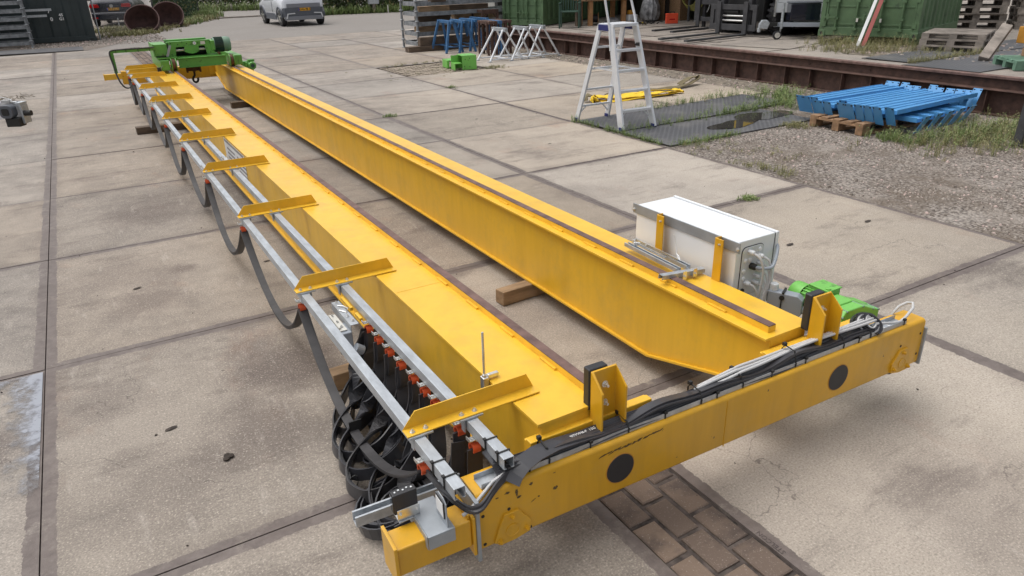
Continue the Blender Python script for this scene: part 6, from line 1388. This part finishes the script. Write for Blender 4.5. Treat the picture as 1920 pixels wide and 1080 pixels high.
# chair
cz = ZP
def bars(mb, L, r=0.012):
    for a, b in L: mb.cyl(a, b, r, n=8)
chx = thing('garden_chair', 'dark green slatted garden chair before the workbench', 'chair', (0, 0, 0), world=False)
chx.matrix_world = TM(12.35, 12.55, ZP, R(-40))
mb = MB(); mb.box(-0.26, 0.26, -0.24, 0.24, 0.40, 0.43); mb.build('seat', 'darkgreen', chx, bevel=0.01)
for x in (-0.26, 0.26):
    for y in (-0.24, 0.24):
        mb = MB(); mb.beam((x, y, 0.0), (x, y*0.9, 0.62 if y < 0 else 0.95), 0.04, 0.04, upv=(0, 1, 0)); mb.build('leg', 'darkgreen', chx)
    mb = MB(); mb.box(x-0.03, x+0.03, -0.27, 0.24, 0.62, 0.645); mb.build('armrest', 'darkgreen', chx, bevel=0.006)
mb = MB()
for k in range(7): mb.box(-0.22+k*0.07, -0.185+k*0.07, 0.225, 0.245, 0.43, 1.0)
mb.box(-0.26, 0.26, 0.22, 0.25, 0.96, 1.02); mb.build('backrest', 'darkgreen', chx)
tb = thing('workbench', 'wooden workbench with pale square legs in the shed', 'workbench', (13.6, 12.5, ZP))
TBm = TM(13.05, 12.62, ZP, R(-12))
mb = MB(TBm); mb.box(-0.15, 1.35, -0.05, 0.85, 0.64, 0.70); mb.build('worktop', 'osb', tb, bevel=0.005)
for x in (0.0, 1.02):
    for y in (0.0, 0.7): mb = MB(TBm); mb.box(x, x+0.11, y, y+0.11, 0.0, 0.639); mb.build('leg', 'lightwood', tb)
mb = MB(TBm); mb.box(-0.32, -0.17, 0.10, 0.25, 0.0, 0.60); mb.build('side_leg', 'oldwood', tb)
cr_ = thing('cable_reel', 'wooden cable reel standing under the workbench', 'cable reel', (13.45, 12.9, ZP))
Tr = TM(13.50, 12.95, ZP+0.165, R(-35))
mb = MB(Tr); mb.cyl((-0.09, 0, 0), (-0.075, 0, 0), 0.16, n=24); mb.cyl((0.075, 0, 0), (0.09, 0, 0), 0.16, n=24); mb.build('flange', 'lightwood', cr_)
mb = MB(Tr); mb.cyl((-0.0745, 0, 0), (0.0745, 0, 0), 0.11, n=20); mb.build('wound_cable', 'black', cr_)
mb = MB(); mb.rings((13.95, 12.72, ZP), (0, 0, 1), [(0, 0.25), (0.05, 0.26), (0.12, 0.18), (0.17, 0.07), (0.175, 0)], 14)
for i, v in enumerate(mb.v): mb.v[i] = v+Vector((0.03*math.sin(i*3.1), 0.03*math.cos(i*2.3), 0))
tag(mb.build('plastic_sheet', 'bag', smooth=True), 'crumpled grey plastic heap under the workbench', 'plastic sheet')
jn = thing('yellow_canister', 'white and tan canister with brass fittings beside the workbench leg', 'canister', (14.5, 12.6, ZP))
mb = MB(); mb.box(14.25, 14.55, 12.35, 12.55, ZP+0.08, ZP+0.24); mb.build('white_tank', 'white', jn, bevel=0.01)
mb = MB(); mb.box(14.28, 14.42, 12.38, 12.50, ZP+0.241, ZP+0.36); mb.build('tan_motor', 'amber', jn, bevel=0.02)
mb = MB(); 
for x in (14.27, 14.35, 14.5): mb.cyl((x, 12.42, ZP), (x, 12.42, ZP+0.0795), 0.012, n=8)
mb.build('legs', 'amber', jn)
rg = thing('chain_heap', 'flat dark heap of chain with a yellow buckle on the platform floor', 'chain', (14.45, 11.95, ZP))
mb = MB(); q = random.Random(8)
for k in range(46): p = Vector((14.45+q.gauss(0, 0.17), 11.9+q.gauss(0, 0.12), ZP+0.015+0.04*q.random())); d = Vector((q.gauss(0, 1), q.gauss(0, 1), q.gauss(0, .3))).normalized(); mb.beam(p-d*0.04, p+d*0.04, 0.02, 0.02)
mb.build('links', 'ink', rg)
mb = MB(); mb.box(14.30, 14.38, 11.78, 11.81, ZP+0.02, ZP+0.05); mb.box(14.26, 14.30, 11.78, 11.81, ZP+0.02, ZP+0.07); mb.build('buckle', 'sling', rg)
bg_ = MB(); bg_.rings((15.35, 12.75, ZP), (0, 0, 1), [(0, 0.16), (0.05, 0.25), (0.2, 0.29), (0.42, 0.27), (0.55, 0.22), (0.62, 0.19), (0.75, 0.25), (0.95, 0.26), (1.1, 0.16), (1.15, 0.0)], 26)
for i, v in enumerate(bg_.v): bg_.v[i] = v+Vector((0.02*math.sin(i*3.7), 0.02*math.cos(i*2.9), 0.012*math.sin(i*1.3)))
tag(bg_.build('plastic_bag', 'bag', smooth=True), 'big crumpled silvery plastic sack against the boards', 'plastic sack')
mb = MB(); mb.box(15.75, 15.79, 12.62, 13.35, ZP, 1.9); tag(mb.build('chipboard_panel', 'osb'), 'brown chipboard panel leaning behind the silvery sack', 'board')
mb = MB(); mb.box(15.95, 16.35, 12.15, 12.60, ZP, 1.35); tag(mb.build('cardboard_box', 'osb', bevel=0.005), 'tall brown cardboard box beside the chipboard panel', 'box')
tl = thing('tool_case', 'orange red plastic tool case standing upright on the platform floor', 'tool case', (15.1, 11.5, ZP))
mb = MB(TM(15.10, 11.50, ZP, R(-30))); mb.box(-0.20, 0.14, -0.05, 0.05, 0.0, 0.27); mb.build('case', 'orange', tl, bevel=0.015)
mb = MB(TM(15.10, 11.50, ZP, R(-30))); mb.box(-0.10, -0.08, -0.02, 0.02, 0.27, 0.30); mb.box(0.02, 0.04, -0.02, 0.02, 0.27, 0.30); mb.box(-0.10, 0.04, -0.02, 0.02, 0.3005, 0.315); mb.build('handle', 'ink', tl)
mb = MB(TM(15.10, 11.50, ZP, R(-30))); mb.box(-0.10, 0.05, -0.054, -0.0505, 0.10, 0.13); mb.build('label_strip', 'redlamp', tl)
hs_ = thing('coiled_hose', 'yellow green hose coiled and hanging in the shed by the tool case', 'hose', (16.1, 11.6, ZP))
mb = MB()
for k in range(7):
    pts = arc_pts((15.9+0.02*k, 11.75-0.01*k, 1.12-0.01*k), 0.20+0.012*k, 0, 2*math.pi*0.97, 26, (0.5, -0.86, 0), (0, 0.1, 1)); mb.tube(pts, 0.012, 6)
mb.build('coil', pmat('yellow_green_hose', (0.28, 0.26, 0.05), 0.5), hs_, smooth=True)
mb = MB(); mb.tube(smooth_path([(15.95, 11.6, 1.3), (16.1, 11.35, 1.25), (16.2, 11.2, 1.0), (16.1, 11.2, 0.75), (15.9, 11.35, 0.55), (15.8, 11.4, 0.515)]), 0.012, 6); mb.build('tail', 'pvc', hs_, smooth=True)
mb = MB(); mb.cyl((15.92, 11.75, ZP), (15.92, 11.75, 2.4), 0.04, n=10); mb.build('hose_post', 'darksteel', hs_)
q = random.Random(3)
for k in range(9):
    x = 16.2+q.random()*1.2; y = 7.5+k*1.05; hh = q.uniform(0.5, 1.5); mb = MB(); mb.box(x, x+q.uniform(0.3, 0.7), y, y+q.uniform(0.3, 0.8), ZP, ZP+hh); mb.box(x+0.05, x+0.2, y+0.05, y+0.2, ZP+hh, ZP+hh+0.25)
    tag(mb.build('dark_crate', pmat('dark_clutter%d' % k, (0.03+0.03*q.random(), 0.03+0.02*q.random(), 0.03), 0.7), bevel=0.01), 'dark crate in the shadow at the back of the shed, %s from the forklift' % nm[k], 'crate', 'dark crates at the back of the shed')

# forklift
fl = thing('forklift', 'dark forklift truck with its forks lowered on the platform', 'forklift', (0, 0, 0), world=False)
fl.matrix_world = TM(13.42, 7.72, ZP, R(-84))   # local -y points to the fork tips
FM = Matrix.Identity(4)
def fpart(name, mat, boxes, parent=fl, bevel=0.004, **k):
    mb = MB()
    for b_ in boxes: mb.box(*b_)
    return mb.build(name, mat, parent, bevel=bevel, **k)
# work in a frame: x across the mast, y away from the tips
for x in (-0.36, 0.36):
    mb = MB(); mb.box(x-0.055, x+0.055, -0.06, -0.02, 0.03, 0.72); mb.box(x-0.055, x+0.055, -1.95, -0.0601, 0.03, 0.065); mb.build('fork', 'darksteel', fl, bevel=0.004)
fpart('carriage_plate', 'darksteel', [(-0.62, 0.62, -0.015, 0.03, 0.55, 0.66), (-0.62, 0.62, -0.015, 0.03, 0.12, 0.25), (-0.62, -0.52, -0.015, 0.03, 0.2501, 0.5499), (0.52, 0.62, -0.015, 0.03, 0.2501, 0.5499)])
for x in (-0.40, 0.34): fpart('mast_rail', 'darksteel', [(x, x+0.09, 0.05, 0.20, 0.05, 2.3)])
for z in (0.32, 0.42):
    mb = MB(); mb.cyl((-0.30, 0.045, z), (0.30, 0.045, z), 0.022, n=12); mb.build('hydraulic_rod', 'zinc', fl, smooth=True)
mb = MB(); mb.cyl((-0.28, 0.045, 0.51), (0.12, 0.045, 0.51), 0.04, n=12); mb.build('hydraulic_cylinder', 'ink', fl, smooth=True)
for x in (-0.62, 0.74):
    mb = MB(); pr = []
    mb.rings((x-0.14, 0.80, 0.42), (1, 0, 0), [(0, 0.24), (0.02, 0.37), (0.05, 0.415), (0.23, 0.415), (0.26, 0.37), (0.28, 0.24)], 32); ty = mb.build('tyre', 'black', fl, smooth=True)
    mb = MB()
    for k in range(22):
        a = 2*math.pi*k/22
        for s_ in (0, 1): mb.beam((x-0.12+0.13*s_, 0.80+0.425*math.cos(a+0.14*s_), 0.42+0.425*math.sin(a+0.14*s_)), (x-0.0+0.12*s_, 0.80+0.425*math.cos(a+0.14*s_+0.06), 0.42+0.425*math.sin(a+0.14*s_+0.06)), 0.05, 0.03, upv=(0, math.cos(a), math.sin(a)))
    mb.build('tread_lug', 'black', ty)
    mb = MB(); mb.rings((x-0.15, 0.80, 0.42), (1, 0, 0), [(0, 0.10), (0.03, 0.20), (0.28, 0.20), (0.31, 0.10)], 20); mb.build('rim', 'darksteel', ty, smooth=True)
fpart('mudguard', 'ink', [(-0.85, -0.42, 0.35, 1.25, 0.90, 0.94), (0.55, 0.95, 0.35, 1.25, 0.90, 0.94)])
fpart('chassis', 'ink', [(-0.45, 0.57, 0.3, 2.6, 0.30, 0.95)], bevel=0.02)
fpart('engine_cover', 'sling', [(-0.50, 0.62, 1.1, 2.7, 0.951, 1.35)], bevel=0.04)
af = thing('fork_attachment', 'second dark fork frame parked behind the forklift carriage', 'fork frame', (0, 0, 0), world=False)
af.matrix_world = TM(14.75, 9.80, ZP, R(-84))
for x in (-0.30, 0.30):
    mb = MB(); mb.box(x-0.05, x+0.05, -0.06, -0.02, 0.0, 0.75); mb.box(x-0.05, x+0.05, -1.7, -0.0601, 0.0, 0.04); mb.build('fork', 'darksteel', af, bevel=0.004)
fpart('frame', 'darksteel', [(-0.45, 0.45, -0.015, 0.05, 0.55, 0.68), (-0.45, 0.45, -0.015, 0.05, 0.15, 0.25), (-0.45, -0.37, -0.015, 0.05, 0.2501, 0.5499), (0.37, 0.45, -0.015, 0.05, 0.2501, 0.5499), (-0.25, -0.18, 0.06, 0.14, 0.0, 1.5), (0.18, 0.25, 0.06, 0.14, 0.0, 1.5)], af)

# trailer
tr = thing('car_trailer', 'white box trailer with dark tool box and jockey wheel on its drawbar', 'trailer', (0, 0, 0), world=False)
tr.matrix_world = TM(13.55, 7.05, ZP, R(-62))  # local +y runs along the drawbar away
def tpart(name, mat, boxes, parent=tr, bevel=0.004):
    mb = MB()
    for b_ in boxes: mb.box(*b_)
    return mb.build(name, mat, parent, bevel=bevel)
tr.matrix_world = TM(13.35, 6.36, ZP, R(-36))      # local +x runs along the drawbar to the body
mb = MB(); mb.beam((-0.10, 0, 0.30), (1.15, 0.55, 0.30), 0.06, 0.08); mb.beam((0.0, 0.02, 0.3), (1.3, -0.35, 0.30), 0.05, 0.08); mb.build('drawbar', 'midgrey', tr, bevel=0.004)
mb = MB(); mb.rings((-0.02, -0.045, 0.095), (0, 1, 0), [(0, 0.06), (0.01, 0.085), (0.04, 0.09), (0.07, 0.085), (0.08, 0.06)], 24); jw = mb.build('jockey_wheel', 'black', tr, smooth=True)
mb = MB(); mb.rings((-0.02, -0.050, 0.095), (0, 1, 0), [(0, 0.055), (0.09, 0.055)], 18); mb.build('wheel_rim', 'zinc', jw)
mb = MB(); mb.beam((0.04, 0.06, 0.10), (0.05, 0.0, 0.30), 0.012, 0.03, upv=(1, 0, 0)); mb.cyl((0.05, 0, 0.22), (0.05, 0, 0.72), 0.028, n=14); mb.beam((0.05, 0, 0.735), (-0.08, 0.0, 0.735), 0.015, 0.015); mb.cyl((-0.08, 0, 0.735), (-0.08, 0, 0.80), 0.012, n=8); mb.build('jockey_post', 'galv', tr)
mb = MB(); mb.prism([(-0.42, 0.24), (-0.24, 0.22), (-0.20, 0.34), (-0.26, 0.40), (-0.36, 0.40), (-0.41, 0.32)], lambda u, v, a: (u, a, v), -0.05, 0.05); mb.cyl((-0.40, 0, 0.24), (-0.40, 0, 0.16), 0.035, n=12); cp = mb.build('coupling_head', 'galv', tr, bevel=0.01)
mb = MB(); mb.beam((-0.22, 0, 0.31), (-0.04, 0, 0.31), 0.07, 0.07); mb.beam((-0.12, 0, 0.35), (-0.18, 0, 0.56), 0.02, 0.03, upv=(1, 0, 0)); mb.build('brake_lever', 'ink', cp, bevel=0.004)
tpart('tool_box', 'cardark', [(0.22, 0.82, 0.05, 0.40, 0.36, 0.70)], bevel=0.015)
tpart('box_lid', 'cargrey', [(0.21, 0.83, 0.04, 0.41, 0.703, 0.73)], bevel=0.008)
tpart('front_wall', 'white', [(0.05, 2.2, 0.62, 0.66, 0.50, 2.0)], bevel=0.01)
tpart('body', 'white', [(0.25, 2.2, 0.6605, 3.2, 0.55, 2.0)], bevel=0.01)
tpart('lower_panel', 'galv', [(0.45, 2.2, 0.585, 0.6195, 0.30, 0.495)], bevel=0.004)
tpart('corner_trim', 'zinc', [(0.020, 0.0495, 0.60, 0.66, 0.42, 2.0)])
mb = MB(); mb.rings((1.05, 0.575, 0.42), (0, -1, 0), [(0, 0.075), (0.01, 0.075), (0.012, 0.055)], 20); mb.build('round_lamp', 'whiteink', tr)
tpart('chassis', 'ink', [(0.35, 2.1, 0.72, 3.1, 0.25, 0.549)])
for y in (1.6, 2.35):
    for x in (0.25, 2.05):
        mb = MB(); mb.rings((x, y, 0.30), (1, 0, 0), [(0, 0.2), (0.02, 0.29), (0.16, 0.29), (0.18, 0.2)], 24); mb.build('tyre', 'black', tr, smooth=True)

# plank leaning on container, pallets, timber, amber beam
lp = thing('striped_plank', 'long red and white board leaning on the green container doors', 'board', (13.25, 4.42, ZP))
b0, b1 = Vector((13.27, 4.42, ZP+0.01)), Vector((13.72, 4.50, ZP+0.80))
mb = MB(); mb.beam(b0, b1, 0.055, 0.03, upv=(-0.8, -0.5, 0.4)); mb.build('white_half', 'whiteink', lp)
off = Vector((0.045, -0.085, 0)); mb = MB(); mb.beam(b0+off, b1+off, 0.07, 0.03, upv=(-0.8, -0.5, 0.4)); mb.build('red_half', 'redpaint', lp)
GP = 'pallets stacked beside the green container'
pa = R(-72)
for k in range(3): pallet(TM(13.95+0.01*k, 2.98, ZP+0.003+0.144*k*0.72, pa+R(1.5*k)) @ Matrix.Diagonal((0.80, 1.35, 0.72, 1)), 'wooden_pallet', ('bottom', 'middle', 'top')[k]+' pallet of the low grey stack before the tall pallet stack', 'palletwood', group=GP)
for k in range(8): pallet(TM(18.45+0.04*(k % 2), 5.25, ZP+0.003+0.155*k, R(-50)+R(1.2*math.sin(k*2))) @ Matrix.Diagonal((1.0, 1.0, 1.07, 1)), 'wooden_pallet', 'grey pallet of the tall stack right of the green container, %s from below' % nm[k], 'palletwood', group='tall stack of grey pallets')
for k in range(8): pallet(TM(19.25+0.04*(k % 2), 4.10, ZP+0.003+0.152*k, R(-50)+R(1.2*math.sin(k*3))), 'wooden_pallet', 'grey pallet of the stack at the right edge, %s from below' % nm[k], 'palletwood', group='stack of grey pallets at the right edge')
mb = MB(); mb.beam((12.62, 1.78, ZP+0.045), (13.13, 1.80, ZP+0.50), 0.15, 0.10, upv=(-0.6, -0.3, 0.7)); tag(mb.build('weathered_plank', 'palletwood', bevel=0.006), 'thick weathered plank leaning up against the amber beam', 'plank')
pallet(TM(12.55, 0.95, ZP+0.012, R(-40)) @ Matrix.Diagonal((0.8, 0.9, 0.9, 1)), 'wooden_pallet', 'faded green painted pallet under the amber beam', 'palegreen')
for k, z in enumerate((0.146, 0.255)):
    mb = MB(TM(12.72+0.12*k, 1.02+0.05*k, ZP+z, R(-35))); mb.box(-0.25, 0.65, -0.10, 0.10, 0, 0.105); tag(mb.build('timber_block', 'palletnew', bevel=0.005), ('lower', 'upper')[k]+' brown timber block between the green pallet and the amber beam', 'timber')
mb = MB(); mb.beam((13.30, 1.62, ZP+0.38), (12.6, -1.2, ZP+0.38), 0.24, 0.24); tag(mb.build('amber_beam', 'amber', bevel=0.006), 'amber orange steel beam end resting on brown timber blocks', 'steel beam')

# box and bracket hanging in from the left on a stand
dv = thing('limit_switch_stand', 'grey arm from the left edge carrying a black switch housing over the slabs', 'switch arm', (-1.2, 1.8, 0))
Tl = TM(0.10, 1.80, 1.19, R(-28))
mb = MB(Tl); mb.box(-1.2, 0.02, 0.0, 0.03, 0.035, 0.055); mb.box(-1.2, 0.075, 0.031, 0.036, -0.07, 0.054); mb.build('arm', 'alu', dv, bevel=0.001)
mb = MB(Tl); mb.box(0.040, 0.076, -0.05, 0.0305, 0.030, 0.054); mb.box(0.062, 0.078, -0.05, 0.0305, -0.09, 0.0295); mb.build('angle_plate', 'galv', dv, bevel=0.001)
mb = MB(Tl); mb.prism(rrect(-0.055, 0.035, -0.045, 0.045, 0.03), lambda u, v, a: (u, a, v), -0.095, -0.03); hb_ = mb.build('switch_housing', 'cargrey', dv, bevel=0.006, seg=3)
mb = MB(Tl); mb.prism(rrect(-0.035, 0.012, -0.025, 0.022, 0.012), lambda u, v, a: (u, a, v), -0.099, -0.0952); mb.build('housing_recess', 'ink', hb_)
mb = MB(Tl); mb.box(-0.035, 0.060, -0.085, -0.01, -0.105, -0.046); mb.build('lower_body', 'ink', dv, bevel=0.004)
mb = MB(Tl); mb.cyl((0.079, -0.03, -0.020), (0.125, -0.03, -0.020), 0.019, n=18); mb.build('round_plunger', 'ink', dv)
mb = MB(Tl); mb.tube(smooth_path([(-1.1, 0.02, 0.25), (-0.5, 0.01, 0.17), (-0.15, 0.0, 0.105), (0.005, -0.01, 0.075), (0.01, -0.03, 0.055)]), 0.004, 6); mb.box(-0.055, 0.0, -0.04, 0.0, 0.056, 0.072); mb.build('wire', 'pvc', dv)
mb = MB(Tl); mb.box(-1.27, -1.2005, -0.03, 0.04, -1.19, 0.25); mb.build('stand_post', 'galv', dv)
mb = MB(Tl); mb.box(-1.45, -1.02, -0.2, 0.2, -1.19, -1.175); mb.build('stand_foot', 'galv', dv)

# stamped word on the steel edge
mb = text_mesh('STELCON', 0.030, frame_mat((2.405, -3.08, 0.0012), (0, 1, 0), (-1, 0, 0)), 0.0004, 0.0); 
o_ = mb.build('stamped_lettering', pmat('stamped_steel', (0.085, 0.065, 0.062), 0.6)); tag(o_, kind='structure')

# ---------------------------------------------------------------- gravel stones, weeds, litter
def stones(n, fn, smin, smax, name, z=0.0, seed=1, mat='stone'):
    qq = random.Random(seed); mb = MB()
    for _ in range(n):
        x, y = fn(qq); s_ = qq.uniform(smin, smax)*(1.6 if qq.random() < 0.06 else 1); a = qq.uniform(0, 6.28); c, s2 = math.cos(a), math.sin(a); r_ = qq.random()
        ex, ey, ez = s_*qq.uniform(0.7, 1.2), s_*qq.uniform(0.6, 1.0), s_*qq.uniform(0.35, 0.7)
        P8 = []
        for sx, sy, sz in ((-1,-1,0),(1,-1,0),(1,1,0),(-1,1,0),(-.6,-.6,1),(.6,-.5,1),(.55,.6,1),(-.6,.55,1)):
            lx = sx*ex*0.5*qq.uniform(.8, 1.1); ly = sy*ey*0.5*qq.uniform(.8, 1.1); P8.append((x+lx*c-ly*s2, y+lx*s2+ly*c, z+sz*ez-0.004))
        mb.hexa(P8, r_)
    return tag(mb.build(name, mat, rnd=True), kind='stuff')
def gfn(qq):
    while True:
        x = 6.5+4.8*qq.random(); y = -7.0+9.0*qq.random()
        dens = 0.5+0.5*math.sin(x*2.1+1)*math.cos(y*1.7)+0.4*math.sin(x*5+y*4)
        if qq.random() < 0.25+0.7*dens and not (x < 6.9 and qq.random() < 0.5): return x, y
stones(24000, gfn, 0.008, 0.026, 'gravel', -0.012, 2)
stones(1500, lambda qq: (10.3+1.0*qq.random(), 3.0+12*qq.random()), 0.01, 0.04, 'gravel', -0.01, 3)
stones(1400, lambda qq: (12.4+3.2*qq.random(), -1+6*qq.random()), 0.02, 0.06, 'gravel', ZP+0.003, 4)
stones(2200, lambda qq: (-1+4.5*qq.random(), 24.4+5*qq.random()), 0.02, 0.05, 'gravel', 0.003, 5)
stones(40, lambda qq: (-0.5+7*qq.random(), -3+4.5*qq.random()), 0.004, 0.011, 'debris', 0.001, 16, 'earth')
stones(320, lambda qq: (-1+11*qq.random()**1.0, -4+20*qq.random()), 0.004, 0.013, 'debris', 0.001, 6, 'earth')
def weeds(n, fn, h0, h1, name, mat, z=0.0, seed=1, w=0.0035, seedheads=0.0, per=8):
    qq = random.Random(seed); mb = MB()
    for _ in range(n):
        x, y, sc_ = fn(qq); r0 = qq.random()
        for _b in range(per):
            hh = qq.uniform(h0, h1)*sc_; a = qq.uniform(0, 6.28); le = qq.uniform(0.15, 0.8)*hh; ww = w*qq.uniform(0.7, 1.5); px, py = x+qq.gauss(0, 0.02), y+qq.gauss(0, 0.02)
            dx, dy = math.cos(a), math.sin(a); nx, ny = -dy, dx; r_ = min(1, max(0, r0*0.6+qq.random()*0.4))
            p0 = (px-nx*ww/2, py-ny*ww/2, z); p1 = (px+nx*ww/2, py+ny*ww/2, z); m1 = (px+dx*le*0.35+nx*ww/2, py+dy*le*0.35+ny*ww/2, z+hh*0.6); m0 = (px+dx*le*0.35-nx*ww/2, py+dy*le*0.35-ny*ww/2, z+hh*0.6); tp = (px+dx*le, py+dy*le, z+hh)
            mb.poly([p0, p1, m1, m0], r_); mb.poly([m0, m1, tp], r_)
            for k in range(4):
                f = qq.uniform(0.15, 1.0); c = Vector((px+dx*le*f, py+dy*le*f, z+hh*f)); d = Vector((qq.gauss(0, 1), qq.gauss(0, 1), qq.gauss(0, .6))).normalized(); e = d.cross(Vector((0, 0, 1))).normalized() if abs(d.z) < 0.95 else Vector((1, 0, 0)); L_ = qq.uniform(0.008, 0.022)*max(0.8, sc_)
                mb.poly([c, c+d*L_*0.5+e*L_*0.28, c+d*L_, c+d*L_*0.5-e*L_*0.28], r_)
    return tag(mb.build(name, mat, rnd=True), kind='stuff')
def line_fn(a, b, sp, s0=1.0):
    return lambda qq: (lambda f: (a[0]+(b[0]-a[0])*f+qq.gauss(0, sp), a[1]+(b[1]-a[1])*f+qq.gauss(0, sp), s0*qq.uniform(0.5, 1.2)))(qq.random())
def multi(*fs): return lambda qq: qq.choice(fs)(qq)
weeds(430, multi(line_fn((6.46, 2.1), (6.46, 4.0), 0.035, 0.8), line_fn((6.7, 2.99), (10, 3.08), 0.06, 0.9), line_fn((8.3, 3.05), (10, 3.1), 0.10, 1.2), line_fn((7.6, 4.02), (10, 4.12), 0.06, 1.1), line_fn((6.6, 1.98), (7.6, 1.98), 0.04, 0.6), line_fn((9.9, 3.2), (10.6, 3.9), 0.22, 1.4), line_fn((9.5, 2.9), (10.4, 3.6), 0.25, 1.4)), 0.04, 0.15, 'weeds', 'grass', 0.0, 3)
weeds(300, multi(line_fn((9.0, 0.35), (10.6, 0.55), 0.16, 1.2), line_fn((9.2, 0.0), (10.8, 0.1), 0.22, 1.2), line_fn((8.8, 0.9), (8.9, 0.4), 0.08, 1.0), line_fn((10.0, -0.4), (11.0, -0.2), 0.25, 1.0)), 0.04, 0.16, 'weeds', 'grass', -0.01, 4)
weeds(260, multi(line_fn((9.0, 0.2), (10.8, 0.2), 0.3, 1.2), line_fn((8.6, 0.3), (10.5, -0.5), 0.3, 0.8)), 0.05, 0.17, 'dry_weeds', 'drygrass', -0.01, 14)
weeds(260, multi(line_fn((6.6, 1.9), (7.4, 0.8), 0.2, 0.6), line_fn((6.55, 1.0), (6.6, 0.3), 0.06, 0.7), line_fn((8.55, 2.0), (8.6, 1.7), 0.07, 0.8), line_fn((7.7, -1.85), (7.75, -1.9), 0.05, 0.8), line_fn((8.42, 9.9), (8.7, 10.1), 0.12, 0.7), line_fn((6.6, 11.9), (8.3, 12.0), 0.1, 0.5), line_fn((6.6, 10.2), (8.3, 11.5), 0.5, 0.3)), 0.03, 0.10, 'dry_weeds', 'drygrass', 0.0, 5)
weeds(500, multi(line_fn((12.3, 4.5), (13.6, 2.6), 0.25, 0.9), line_fn((13.2, 5.3), (14.0, 3.6), 0.18, 1.2), line_fn((12.5, 3.6), (13.6, 4.9), 0.3, 0.9), line_fn((11.7, 2.37), (14, 2.35), 0.04, 0.7)), 0.05, 0.20, 'weeds', 'drygrass', ZP, 6)
weeds(120, multi(line_fn((4.43, -0.0), (4.43, 0.05), 0.03, 0.5), line_fn((4.5, 6.0), (4.45, 6.05), 0.04, 0.6), line_fn((6.5, 8.0), (6.55, 8.05), 0.06, 0.5), line_fn((5.6, 0.0), (5.7, 0.0), 0.03, 0.5), line_fn((12.1, 12.6), (12.4, 11.2), 0.1, 0.6), line_fn((11.5, 14.5), (12.1, 13.0), 0.06, 1.0)), 0.02, 0.08, 'weeds', 'grass', 0.0, 7)
weeds(900, multi(line_fn((1.9, 28.0), (4.6, 33.0), 0.5, 0.9), line_fn((2.2, 29.0), (3.3, 29.6), 0.4, 0.9), line_fn((4.9, 33.5), (6.9, 38.0), 0.3, 1.6), line_fn((1.9, 31.0), (2.6, 33), 0.6, 1.2)), 0.07, 0.19, 'verge_weeds', 'drygrass', 0.0, 8, w=0.016)
weeds(900, multi(line_fn((5.0, 33.7), (7.2, 39.5), 0.3, 1.4), line_fn((6.9, 39.5), (7.6, 40.5), 0.3, 2.2), line_fn((11.2, 35.9), (17.0, 34.9), 0.2, 2.6), line_fn((7, 48.6), (13, 45.4), 0.3, 3.0)), 0.07, 0.2, 'verge_weeds', 'grass', 0.0, 9, w=0.02)
q = random.Random(21); mb = MB()
for _ in range(70):
    x = q.gauss(-0.75, 0.22); y = q.gauss(12.2, 0.15); a = q.uniform(0, 3.14); L_ = q.uniform(0.03, 0.12); mb.beam((x, y, 0.005+0.03*q.random()), (x+L_*math.cos(a), y+L_*math.sin(a), 0.01+0.04*q.random()), 0.012, 0.006, r=q.random())
tag(mb.build('leaf_litter', 'dryearth'), kind='stuff')

mb = MB()
for x, y, a_, r_ in ((0.542, -1.024, 0.25, 0.030), (0.554, 0.971, 0.35, 0.030), (1.462, 0.975, 0.1, 0.026), (5.961, -1.004, 0.1, 0.040), (4.994, -1.011, 0.1, 0.040), (3.4, 3.0, 0.2, 0.03), (5.4, 3.0, 0.2, 0.03), (5.43, 5.0, 0.2, 0.03), (7.4, 7.0, 0.2, 0.03), (3.4, 7.0, 0.1, 0.03), (-1.4, 3.0, 0.2, 0.03)):
    n_ = 18; mb.poly([(x+r_*math.cos(2*math.pi*k/n_)*math.cos(a_)-r_*0.42*math.sin(2*math.pi*k/n_)*math.sin(a_), y+r_*math.cos(2*math.pi*k/n_)*math.sin(a_)+r_*0.42*math.sin(2*math.pi*k/n_)*math.cos(a_), 0.004) for k in range(n_)])
tag(mb.build('lifting_holes', 'earth'), kind='structure')

mb = MB()
for k, (dx, dy) in enumerate(((0, 0), (0.022, 0.012), (0.008, 0.024))): mb.rings((0.729+dx, -1.426+dy, 0.001), (0, 0, 1), [(0, 0.014), (0.008, 0.015), (0.014, 0.006), (0.0145, 0)], 8)
tag(mb.build('dark_lump', 'earth', smooth=True), 'small black lump lying alone on the near slab left of the crane', 'lump')
